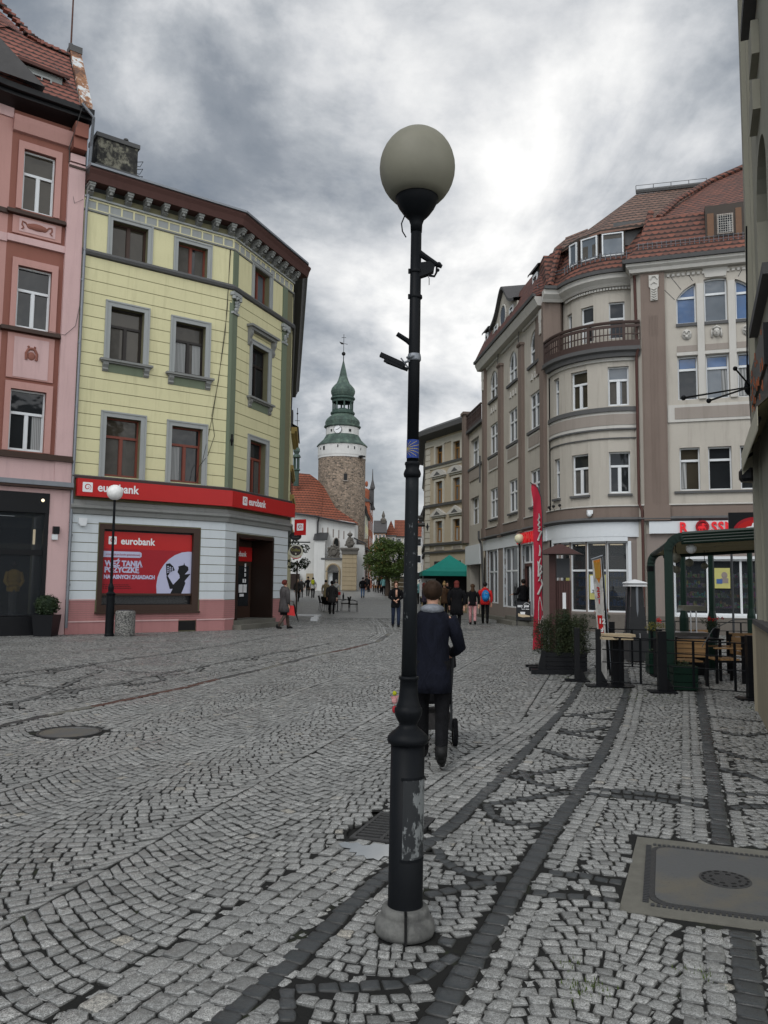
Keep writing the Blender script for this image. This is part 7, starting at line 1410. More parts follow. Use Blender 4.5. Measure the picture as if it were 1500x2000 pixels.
t=thing('litter_bin','squat speckled terrazzo litter bin beside the white globe lamp post','litter bin',(-7.66,23.95,0)); mb=MB(t); mb.lathe([(.27,0),(.29,.04),(.29,.70),(.26,.75),(.22,.75)],22); mb.flush('body','terrazzo',t,smooth=False); mb.lathe([(.22,.752),(.215,.77),(.05,.77)],22); mb.build('inner_rim','dark_metal',t)
def topiary():
    T=thing('potted_shrub','dark clipped ball shrub in a square black planter by the pink house','potted shrub',tuple(FA.pt(-.62,-.45))); mb=MB(T); mb.add([(-.25,-.25,0),(.25,-.25,0),(.25,.25,0),(-.25,.25,0),(-.31,-.31,.62),(.31,-.31,.62),(.31,.31,.62),(-.31,.31,.62)],[(0,3,2,1),(4,5,6,7),(0,1,5,4),(1,2,6,5),(2,3,7,6),(3,0,4,7)]); mb.flush('planter','shop_black',T)
    leaves(mb,(0,0,.90),(.36,.36,.33),2600,.035,.3); mb.sphere((0,0,.9),.27,10,8); mb.build('foliage','leaf_dark',T)
topiary()
# ---------------------------------------------------------------- people
def skin_mesh(verts,edges,rad,mat,name,par,root_v=0,sub=1):
    me=bpy.data.meshes.new(name); me.from_pydata(verts,edges,[]); o=bpy.data.objects.new(name,me); COL.objects.link(o)
    o.modifiers.new('s','SKIN'); sm=o.modifiers.new('u','SUBSURF'); sm.levels=sub; sm.render_levels=sub
    if not me.skin_vertices: me.skin_vertices.new() if hasattr(me.skin_vertices,'new') else None
    sv=me.skin_vertices[0].data
    for i,r in enumerate(rad): sv[i].radius=(r,r) if not isinstance(r,tuple) else r; sv[i].use_root=(i==root_v)
    dg=bpy.context.evaluated_depsgraph_get(); m2=bpy.data.meshes.new_from_object(o.evaluated_get(dg)); bpy.data.objects.remove(o); m2.materials.clear(); m2.materials.append(M[mat]); m2.shade_smooth(); m2.name=name
    q=bpy.data.objects.new(name,m2); COL.objects.link(q); q.parent=par; return q
NP=[0]
def person(label,loc,rz,H=1.70,coat='navy',hem=.80,pants='black_matt',hair='hair_brown',stride=.25,arms=None,hairlen=0,bun=0,w=1.0,hood=None,shoe='black_matt',skirt=None,legw=1.0,group=None,hat=None,up=0.,lean=0.,open_=None):
    T=thing('person',label,'person',loc,rz,group); k=H/1.72; T.scale=(k,)*3; s=stride
    hip=[(-.09,0,.92),(.09,0,.92)]; knee=[(-.10,s*.55,.50),(.10,-s*.05,.49)]; ank=[(-.09,s*.75,.075+.0),(.09,-s*1.05,.10+up)]; toe=[(-.10,s*.75+.14,.035),(.10,-s*1.05+.12,.03)]
    arms=arms or [((-.27,-.03,1.13),(-.25,.06,.88)),((.27,.02,1.13),(.26,-.02,.87))]
    ly=lambda z: lean*(z-.9)
    v=[(0,0,.95),(0,ly(1.12),1.12),(0,ly(1.32),1.30),(0,ly(1.44),1.43),(0,ly(1.5)+.01,1.50),(0,ly(1.56)+.02,1.56),(0,ly(1.62)+.015,1.635),(0,ly(1.7),1.69)]; r=[(.10,.09),(.09,.08),(.10,.08),(.06,.055),.052,(.062,.07),(.073,.088),(.05,.06)]; e=[(i,i+1) for i in range(7)]
    for sd in (0,1):
        i=len(v); v+=[hip[sd],knee[sd],ank[sd],toe[sd]]; r+=[.085,.050,.036,.018]; e+=[(0,i),(i,i+1),(i+1,i+2),(i+2,i+3)]
        sg=-1 if sd==0 else 1; el,wr=Vector(arms[sd][0]),Vector(arms[sd][1]); d=(wr-el).normalized(); side=Vector((-sg,0,0)); i=len(v)
        v+=[(sg*.17,ly(1.4),1.40),tuple(el),tuple(wr),tuple(wr+d*.07)]; r+=[.026,.028,.024,.027]; e+=[(2,i),(i,i+1),(i+1,i+2),(i+2,i+3)]
        n=Vector((0,0,1)).cross(d); n=n.normalized() if n.length>.1 else Vector((0,1,0))
        for f in range(4): b=wr+d*.09+n*(.027-.018*f); j=len(v); L_=(.065,.078,.072,.055)[f]; c=Vector((0,0,-.25))*L_+d*L_; v+=[tuple(b),tuple(b+c*.55),tuple(b+c*.9+Vector((0,0,-.3))*L_*.4)]; r+=[.009,.0085,.007]; e+=[(i+3,j),(j,j+1),(j+1,j+2)]
        b=wr+d*.035+n*.03; j=len(v); v+=[tuple(b),tuple(b+n*.02+d*.035)]; r+=[.010,.008]; e+=[(i+2,j),(j,j+1)]
    body=skin_mesh(v,e,r,'skin','body',T)
    # face
    hy=ly(1.62); fm=MB(); fm.M=Matrix.Identity(4)
    def loc_build(mb,name,mat,par,smooth=True):
        me=bpy.data.meshes.new(name); me.from_pydata([tuple(q) for q in mb.v],[],mb.f); me.shade_smooth() if smooth else None; me.materials.append(M[mat]); o=bpy.data.objects.new(name,me); COL.objects.link(o); o.parent=par; return o
    mb=MB(); mb.sphere((0,hy+.10,1.615),.013,6,5,(.9,1.3,1.4)); 
    for sg in (-1,1): mb.sphere((sg*.078,hy+.01,1.625),.018,6,5,(.5,.8,1.4))
    loc_build(mb,'face_features','skin',body); mb=MB()
    for sg in (-1,1): mb.sphere((sg*.03,hy+.088,1.64),.009,6,4)
    mb.box(-.022,.022,hy+.088,hy+.094,1.583,1.588); loc_build(mb,'eyes','hair_dark',body)
    # clothing
    def loft(rings,n=16,rip=.0):
        mb=MB(); vs=[]
        for z,rx,ry,y in rings: vs+=[(rx*math.cos(2*math.pi*i/n)*(1+rip*math.sin(i*2.9+z*9)),y+ry*math.sin(2*math.pi*i/n)*(1+rip*math.cos(i*2.3+z*7)),z) for i in range(n)]
        m=len(rings); mb.add(vs,[(j*n+i,j*n+(i+1)%n,(j+1)*n+(i+1)%n,(j+1)*n+i) for j in range(m-1) for i in range(n)]+[tuple(range((m-1)*n,m*n)),tuple(range(n-1,-1,-1))]); return mb
    rg=[]; 
    for z,rx,ry in ((hem,.20 if hem<.7 else .185,.165 if hem<.7 else .14),(.78,.19,.145),(.92,.185,.14),(1.05,.165,.125),(1.15,.165,.125),(1.28,.185,.135),(1.37,.190,.130),(1.42,.165,.118),(1.455,.125,.10),(1.50,.072,.078)):
        if z>=hem: rg.append((z,rx*w,ry*w,ly(z)))
    jm=loft(rg,18,.02)
    for sd in (0,1):
        sg=-1 if sd==0 else 1; el,wr=Vector(arms[sd][0]),Vector(arms[sd][1]); sh=Vector((sg*.165*w,ly(1.4),1.385)); jm.tube([sh,sh.lerp(el,.5)+Vector((sg*.015,0,0)),el,el.lerp(wr,.5),wr.lerp(el,.08)],[.082*w,.070*w,.062*w,.054*w,.047*w],10)
    jk=loc_build(jm,'coat' if hem<.7 else 'jacket',coat,T)
    if open_: mb=MB(); mb.box(-.035,.035,.118,.135,1.15,1.42); loc_build(mb,'scarf',open_,jk)
    if skirt: loc_build(loft([(skirt[1],.19,.16,0),(.7,.185,.15,0),(hem+.05,.17,.13,0)],14),'skirt',skirt[0],T)
    pm=MB()
    for sd in (0,1): pm.tube([(hip[sd][0]*.9,0,.97),hip[sd],Vector(hip[sd]).lerp(Vector(knee[sd]),.5),knee[sd],Vector(knee[sd]).lerp(Vector(ank[sd]),.5),ank[sd]],[.10,.10,.085*(1+legw)/2,.068*legw,.062*legw,.056*legw],10)
    loc_build(pm,'trousers' if not skirt else 'stockings',pants,T)
    for sd in (0,1):
        mb=MB(); a=Vector(ank[sd]); b=Vector(toe[sd]); mb.tube([a+Vector((0,-.05,-.03)),a+Vector((0,.0,-.03)),a.lerp(b,.6)+Vector((0,0,.0)),b+Vector((0,.02,.005))],[.042,.05,.042,.025],8); mb.tube([a+Vector((0,-.01,-.03)),a+Vector((0,-.01,.08))],.052,8); loc_build(mb,'shoe',shoe,T)
    mb=MB(); hc=Vector((0,hy-.008,1.66)); mb.sphere(hc,.104,14,9,(.95,1.1,1.0)); 
    n0=len(mb.v)
    for i in range(len(mb.v)):      # open the face
        q=mb.v[i]
        if q.y>hc.y+.045 and q.z<1.685: q.y=hc.y+.045
        else: q.x+=random.gauss(0,.0035); q.y+=random.gauss(0,.0035)
    if hairlen: mb.sphere((0,hy-.06,1.60-hairlen*.45),.09,12,8,(1.0,.6,.8+hairlen*5)); 
    if bun: mb.sphere((0,hy-.06,1.775),.055,10,7)
    loc_build(mb,'hair' if not hat else 'hat',hat or hair,T)
    if hood: mb=MB(); mb.sphere((0,hy-.05,1.475),.108,12,7,(1.12,.85,.5)); loc_build(mb,'hood',hood,jk)
    return T
for n_,c,r_ in (('navy',(.006,.007,.0125),.9),('coat_black',(.006,.006,.007),.9),('coat_dark',(.035,.033,.033),.8),('coat_grey',(.075,.072,.07),.85),('coat_quilt',(.065,.060,.060),.6),('coat_beige',(.24,.19,.11),.9),('red_jacket',(.48,.02,.02),.7),('pink_cloth',(.50,.25,.25),.9),('jeans',(.06,.11,.20),.9),('jeans_dark',(.02,.027,.05),.9),('hair_brown',(.055,.03,.016),.6),('hair_dark2',(.030,.017,.010),.6),('hair_dark',(.012,.009,.008),.5),('hair_blond',(.34,.22,.10),.6),('hair_red',(.12,.025,.02),.6),('hair_grey',(.38,.37,.35),.6),('blue_bag',(.02,.18,.45),.5),('grey_hood',(.17,.18,.20),.8),('cloth_pale',(.45,.44,.42),.9),('plaid',(.05,.04,.06),.9),('teal_cloth',(.15,.32,.33),.9),('bag_yellow',(.40,.42,.02),.6),('hair_pale',(.5,.4,.28),.7),('stocking',(.09,.065,.055),.6)): M[n_]=cloth(n_,c,r_)
fw=[((-.24,.10,1.12),(-.20,.34,1.02)),((.27,.08,1.10),(.20,.34,1.02))]
w=person('woman from behind in a dark navy coat pushing a stroller, right behind the lamp post',(.455,7.4,0),R(-4),1.61,'navy',.68,'coat_black','hair_dark2',.36,fw,0,0,.98,'grey_hood',legw=1.05,up=.05,lean=.10)
person('woman walking right in a grey quilted knee length coat by the bank steps',(-3.50,28.6,0),R(-62),1.70,'coat_quilt',.60,'stocking','hair_red',.26,[((-.24,.04,1.12),(-.16,.20,1.05)),((.26,.02,1.12),(.24,.06,.88))],0,0,1.32,'coat_grey',skirt=('coat_black',.5))
person('woman facing us in a black coat and flared jeans, just left of the lamp post',(.49,30.6,0),R(188),1.71,'coat_black',.74,'jeans_dark','hair_brown',.14,[((-.25,.05,1.13),(-.06,.20,1.05)),((.25,.05,1.13),(.10,.22,1.02))],.1,0,1.0,open_='skin',legw=1.05)
person('person in a dark grey hooded parka walking away through the square toward the cafe table',(-2.72,42.7,0),R(4),1.74,'coat_dark',.62,'coat_black','hair_dark',.2,None,0,0,1.15,'coat_grey')
person('person in a beige coat with a dark bag, standing behind the cafe table',(-4.0,56,.2),R(10),1.66,'coat_beige',.5,'coat_black','hair_dark',.05,None)
person('grey haired person in a pale top next to the beige coat',(-3.4,58,.23),R(0),1.66,'cloth_pale',.8,'coat_black','hair_grey',.05,None)
person('man walking away in light blue jeans and a dark jacket with a shoulder bag',(-1.75,69,.43),R(0),1.76,'coat_black',.82,'jeans','hair_dark',.10,None,0,0,1.1)
person('woman with pale hair in a dark cardigan near the chapel, leftmost of the far group',(-6.4,60,.27),R(170),1.66,'coat_dark',.75,'coat_black','hair_pale',.08,None)
person('grey haired woman in a long dark coat walking away near the chapel',(-6.95,68,.41),R(10),1.64,'coat_dark',.55,'coat_grey','hair_grey',.12,None)
person('man in a black jacket between the two walkers near the chapel',(-6.75,72,.48),R(0),1.74,'coat_black',.8,'coat_black','hair_dark',.15,None)
person('walker with a yellow rucksack on a pale grey jacket near the chapel',(-5.95,68,.41),R(-5),1.70,'cloth_pale',.8,'coat_black','hair_dark',.1,None)
b=thing('backpack','small yellow and black rucksack on the back of the far walker','backpack',(-5.95,67.83,1.75)); mb=MB(b); mb.sphere((0,0,0),.2,10,7,(.8,.5,1.1)); mb.flush('bag','bag_yellow',b); mb.tube([(-.1,.02,-.15),(-.12,.05,.2)],.03,4); mb.tube([(.1,.02,-.15),(.12,.05,.2)],.03,4); mb.build('straps','coat_black',b)
person('woman in a black hooded parka with brown hair, seen from behind near the market tent',(2.62,28.6,0),R(-6),1.74,'coat_black',.55,'coat_black','hair_red',.22,None,.12,0,1.18,'coat_black')
person('girl with long brown hair in a black jacket and pink trousers walking away',(3.68,33.0,0),R(-4),1.64,'coat_black',.82,'pink_cloth','hair_brown',.18,None,.35,0,.98)
person('boy in a red jacket walking away with a blue backpack',(4.33,34.1,0),R(-6),1.72,'red_jacket',.80,'coat_black','hair_dark',.22,None,0,0,1.1,'red_jacket')
b=thing('backpack','bright blue backpack on the back of the red jacket','backpack',(4.33,33.93,1.15)); mb=MB(b); mb.sphere((0,0,.03),.20,12,9,(.85,.6,1.25)); mb.flush('bag','blue_bag',b,smooth=True); mb.sphere((0,-.10,-.06),.11,10,7,(1,.5,.9)); mb.flush('pocket','blue_bag',b,smooth=True); mb.tube([(-.05,-.13,.15),(.05,-.13,.12)],.008,4); mb.build('zip','cloth_pale',b)
person('man in black holding the drugstore side door handle',(6.0,34.35,.15),R(20),1.72,'coat_black',.8,'coat_black','hair_dark',.05,[((-.27,.05,1.13),(-.42,.15,1.10)),((.27,.02,1.13),(.26,-.02,.87))])
person('blond woman with a high bun in a brown coat, partly hidden behind the near woman',(3.05,40.0,0),R(0),1.72,'hair_brown',.7,'coat_black','hair_blond',.1,None,0,1)
person('woman in a checked shirt leaning over the market stall, beside the lamp post',(1.98,38.5,0),R(-80),1.68,'plaid',.8,'coat_black','hair_red',.1,[((-.24,.10,1.13),(-.15,.32,1.05)),((.25,.08,1.13),(.15,.32,1.02))],.15)
person('stallholder in dark clothes standing under the green tent',(3.7,46.3,.05),R(180),1.72,'coat_black',.8,'coat_black','hair_dark',.05,None)
person('passer-by in a teal jacket beyond the stall, next to the lamp post',(2.65,58,.23),R(20),1.72,'teal_cloth',.8,'coat_black','hair_dark',.08,None)
for i,(x,y,c) in enumerate([(-1.55,88,'coat_black'),(-1.0,90,'coat_dark'),(-.75,86,'cloth_pale'),(-.4,84,'coat_black'),(-.1,87,'coat_black'),(.05,80,'teal_cloth'),(-1.9,93,'coat_dark'),(-.25,92,'red_jacket')]):
    person(['shopper in black at the left of the far crowd','shopper in a dark coat in the far crowd','shopper in a pale top in the far crowd','tall shopper in black under the tree','second shopper in black close to the tree trunk','shopper in a teal jacket beside the tree trunk','shopper in grey by the garden wall','shopper in red deep in the far crowd'][i],(x,y,gz(y)),R(random.choice((0,180,90))),random.uniform(1.62,1.8),c,.8,'coat_black','hair_dark',.1,None,group='crowd in the far street')
t=thing('handbag','red bag hanging from the hand of the woman in the quilted coat','bag',(-3.24,28.5,.62)); mb=MB(t); mb.add([(-.14,-.05,-.12),(.14,-.05,-.16),(.14,.05,-.16),(-.14,.05,-.12),(-.10,-.04,.22),(.08,-.04,.20),(.08,.04,.20),(-.10,.04,.22)],[(0,3,2,1),(4,5,6,7),(0,1,5,4),(1,2,6,5),(2,3,7,6),(3,0,4,7)]); mb.flush('bag','red_sign',t); mb.tube([(-.08,0,.2),(-.05,0,.36),(.05,0,.36),(.06,0,.2)],.01,5); mb.build('handle','coat_black',t)
t=thing('umbrella','furled black umbrella carried beside the red bag','umbrella',(-3.10,28.5,.5)); mb=MB(t); mb.tube([(-.05,0,.38),(0,0,.1),(.12,0,-.25)],[.02,.035,.008],6); mb.flush('canopy','coat_black',t); mb.tube([(-.05,0,.38),(-.06,0,.5)],.01,5); mb.build('handle','wood_brown',t)
# ---------------------------------------------------------------- stroller
def stroller():
    T=thing('stroller','dark baby stroller pushed by the woman behind the lamp post, one tyre showing','stroller',(.49,8.1,0)); mb=MB(T)
    for sg in (-1,1):
        mb.M=ROOTM[T.name]@Matrix.Translation((sg*.245,.08,.135))@Matrix.Rotation(R(90),4,'Y'); mb.lathe([(.10,-.022),(.132,-.022),(.135,0),(.132,.022),(.10,.022)],20,capped=False); mb.flush('wheel','coat_black',T); mb.M=ROOTM[T.name]@Matrix.Translation((sg*.245,.08,.135))@Matrix.Rotation(R(90),4,'Y'); mb.lathe([(.0,-.012),(.10,-.014),(.10,.014),(0,.012)],12); mb.flush('hub','dark_metal',T)
        mb.M=ROOTM[T.name]@Matrix.Translation((sg*.20,.68,.09))@Matrix.Rotation(R(90),4,'Y'); mb.lathe([(.05,-.02),(.085,-.02),(.085,.02),(.05,.02)],14,capped=False); mb.flush('wheel','coat_black',T)
        mb.M=ROOTM[T.name]; mb.tube([(sg*.21,.06,.15),(sg*.20,.02,.55),(sg*.20,-.25,.98)],.014,6); mb.tube([(sg*.20,.02,.5),(sg*.19,.66,.14)],.013,6); mb.flush('frame_bar','dark_metal',T)
    mb.tube([(-.2,-.25,.98),(0,-.30,1.0),(.2,-.25,.98)],.018,7); mb.flush('handle','coat_black',T); mb.box(-.2,.2,.0,.5,.42,.50); mb.box(-.2,.2,-.02,.05,.45,.95); mb.flush('seat','coat_black',T); mb.box(-.2,.2,.05,.5,.16,.32); mb.flush('basket','coat_dark',T)
    mb.lathe([(.26,.0),(.25,.12),(.18,.22),(.05,.27)],12,(0,.10,.78)); mb.build('hood','coat_black',T)
    t=thing('toy','red and yellow rattle toy hanging on the left side of the stroller','toy',(.118,7.6,.52)); mb=MB(t); mb.sphere((0,0,-.08),.028,8,6,(.8,.8,1.3)); mb.flush('body','red_dark',t); mb.add([(-.04,0,.04),(.04,0,.05),(0,0,-.04)],[(0,1,2)]); mb.sphere((0,0,.0),.03,7,5); mb.flush('star','pink_cloth',t); mb.sphere((0,0,.07),.022,7,5); mb.build('bell','bag_yellow',t)
stroller()
# ---------------------------------------------------------------- market tent and stall
def tent():
    T=thing('market_tent','green pop-up market tent with a peaked roof over a stall','tent',(4.0,48.5,.07)); mb=MB(T); w=1.72; e=2.35; n=8
    g=lambda x,y:(x,y)
    c4_=[(-w,-w),(w,-w),(w,w),(-w,w)]; apex=(0,0,3.38)
    for i in range(4):
        a,b=c4_[i],c4_[(i+1)%4]
        for k in range(n):
            for j in range(5):
                def P(u,v):
                    x=a[0]+(b[0]-a[0])*u; y=a[1]+(b[1]-a[1])*u; h=v**1.25; return (x*(1-v),y*(1-v),e+(apex[2]-e)*h)
                mb.add([P(k/n,j/5),P((k+1)/n,j/5),P((k+1)/n,(j+1)/5),P(k/n,(j+1)/5)],[(0,1,2,3)])
        mb.add([(*a,e),(*b,e),(b[0]*1.01,b[1]*1.01,e-.27),(a[0]*1.01,a[1]*1.01,e-.27)],[(0,1,2,3)])
    mb.build('canopy','tent_green',T); mb=MB(T)
    for x,y in c4_: mb.tube([(x*.98,y*.98,0),(x*.98,y*.98,e)],.022,6); mb.flush('leg','zinc',T)
    mb.box(-w,w,w-.05,w,.5,2.1); mb.box(w-.05,w,-w,w,.9,2.1); mb.build('side_wall','shop_black',T)
    s=thing('market_stall','market stall counter with a cloth front and small goods, under the green tent','stall',(3.9,46.7,.05)); mb=MB(s); mb.box(-1.7,1.5,-.4,.4,.82,.88); mb.flush('counter','wood_pale',s); mb.box(-1.68,1.48,-.38,-.34,0,.82); mb.flush('cloth_front','coat_beige',s)
    for x in (-1.6,1.4): mb.box(x,x+.05,-.3,.3,0,.82); mb.flush('leg','dark_metal',s)
    for i in range(16): x=-1.5+.19*i; g_=thing('goods_box',['pale paper tray of goods on the stall counter','dark box of goods on the stall counter'][i%2],'box',(3.9+x,46.7+random.uniform(-.2,.2),.935),0,'goods on the market stall'); q=MB(g_); q.box(-.07,.07,-.09,.09,0,random.uniform(.05,.16)); q.build('box',('white_paint','wood','coat_dark','red_dark')[i%4],g_)
    b=thing('striped_cloth','black and white striped cloth hanging at the right side of the market tent','cloth',(5.4,46.9,1.5)); mb=MB(b)
    for k in range(12): mb.box(-.35,.35,-.01,.01,-.95+.15*k,-.88+.15*k)
    mb.flush('stripe','white_paint',b); mb.box(-.36,.36,.012,.02,-1.0,.9); mb.build('backing','shop_black',b)
    a=thing('poster_board','white board with black drawings leaning left of the stall','board',(2.75,49.8,.9)); mb=MB(a); mb.box(-.5,.5,-.02,.02,0,1.1); mb.flush('board','white_paint',a)
    for i in range(26): x=random.uniform(-.35,.4); z=random.uniform(.1,.95); mb.box(x,x+random.uniform(.03,.12),-.03,-.021,z,z+random.uniform(.03,.09))
    mb.build('drawing','shop_black',a)
    for x,z,r_ in ((2.9,44.9,.3),(2.2,45.5,.3)):
        pass
tent()
def asign():
    T=thing('sandwich_board','black A-frame board advertising coffee and cake outside the drugstore','sandwich board',(5.72,32.7,0),R(-8)); mb=MB(T); mb.M=ROOTM[T.name]@Matrix.Rotation(R(-10),4,'X'); mb.box(-.29,.29,-.02,.02,.22,.98); mb.flush('board','shop_black',T); mb.M=ROOTM[T.name]@Matrix.Translation((0,.02,0))@Matrix.Rotation(R(-10),4,'X')
    for sg in (-1,1): mb.box(sg*.27-.02,sg*.27+.02,-.03,.01,.0,1.0); mb.flush('leg','shop_black',T)
    mb.M=ROOTM[T.name]@Matrix.Translation((0,.38,0))@Matrix.Rotation(R(10),4,'X')
    for sg in (-1,1): mb.box(sg*.27-.02,sg*.27+.02,-.01,.03,.0,.98); mb.flush('leg','shop_black',T)
    Mt=ROOTM[T.name]@Matrix.Rotation(R(-10),4,'X')@Matrix.Translation((0,-.024,0))@Matrix.Rotation(R(90),4,'X')
    mb=MB(); text(mb,'szary',.155,Mt@Matrix.Translation((-.24,.76,0)),.006,.006,.62); text(mb,'pies',.16,Mt@Matrix.Translation((.02,.76,0)),.006,.006,.8); text(mb,'kawa i ciasto',.06,Mt@Matrix.Translation((-.08,.66,0)),.004,.002,1); mb.tube([Mt@Vector((.13+.12*math.cos(R(t)),.82+.11*math.sin(R(t)),.004)) for t in range(20,171,15)],.010,5); mb.build('lettering','white_paint',T)
    mb=MB(); mb.M=Mt; mb.slab([(-.22,.38),(-.05,.34),(.25,.36),(.27,.40),(.05,.46),(-.22,.50)],.0,.006); mb.flush('picture','wood_pale',T); mb.slab([(-.12,.46),(.05,.46),(.07,.56),(-.14,.56)],.006,.012); mb.flush('picture_cup','white_paint',T)
asign()
# ---------------------------------------------------------------- cafe tables in the square
def cafe_set():
    ch=thing('cafe_chair','black wicker armchair on the right of the square, facing the cafe table','chair',(-1.72,46.4,.02),R(-80),'black chairs at the square cafe'); mb=MB(ch)
    mb.box(-.25,.25,-.23,.23,.42,.47); mb.flush('seat','coat_black',ch); mb.add([(-.24,-.22,.47),(.24,-.22,.47),(.27,-.32,.86),(-.27,-.32,.86),(-.24,-.19,.47),(.24,-.19,.47),(.27,-.29,.86),(-.27,-.29,.86)],[(0,1,2,3),(4,5,6,7),(0,1,5,4),(1,2,6,5),(2,3,7,6),(3,0,4,7)]); mb.flush('backrest','coat_black',ch)
    for x,y in ((-.23,.2),(.23,.2),(-.23,-.2),(.23,-.2)): mb.tube([(x,y,.45),(x*1.15,y*1.2,0)],.015,5); mb.flush('leg','dark_metal',ch)
    for sg in (-1,1): mb.tube([(sg*.25,-.28,.66),(sg*.30,.0,.68),(sg*.27,.22,.60),(sg*.25,.22,.45)],.015,5); mb.flush('armrest','coat_black',ch)
    for x,y,a,l in ((-2.2,47.0,100,'black wicker armchair close behind the cafe table, seen side-on'),(-3.25,46.6,-70,'black wicker armchair left of the cafe table behind the walking parka'),(-3.55,48.0,-95,'black wicker armchair furthest left of the cafe table'),(-3.0,45.6,-30,'black wicker armchair nearest to the walking parka')): dup(ch,(x,y,gz(y)),R(a),l)
    t=thing('cafe_table','small round black cafe table in the square with a menu card','table',(-2.62,46.4,.02)); mb=MB(t); mb.lathe([(.38,.70),(.38,.73)],16); mb.flush('tabletop','shop_black',t); mb.lathe([(.25,0),(.03,.06),(.03,.7)],10); mb.build('stand','dark_metal',t)
    m=thing('menu_card','red and white menu card standing on the cafe table','menu card',(-2.55,46.3,.76)); mb=MB(m); mb.box(-.10,.10,-.02,.02,0,.42); mb.flush('card','cloth_pale',m); mb.box(-.10,.10,-.025,-.021,.22,.40); mb.build('red_field','red_sign',m)
    b=thing('bottle','dark bottle on the cafe table','bottle',(-2.3,46.4,.76)); mb=MB(b); mb.lathe([(.05,0),(.05,.22),(.02,.28),(.02,.34)],8); mb.flush('body','shop_black',b); mb.lathe([(.023,.33),(.023,.36)],8); mb.build('cap','dark_metal',b)
    k=thing('stone_kerb','white painted kerb stones marking a corner beside the bank','kerb',(-3.6,37,0)); 
    for x0,x1,y0,y1 in ((-4.3,-3.35,40.5,40.9),(-3.35,-3.1,39.0,40.6),(-3.3,-3.0,36.8,37.8),(-3.15,-2.85,35.0,36.2)): mb=MB(); mb.box(x0,x1,y0,y1,-.02,.06); mb.build('kerb_block','white_paint',k)
cafe_set()
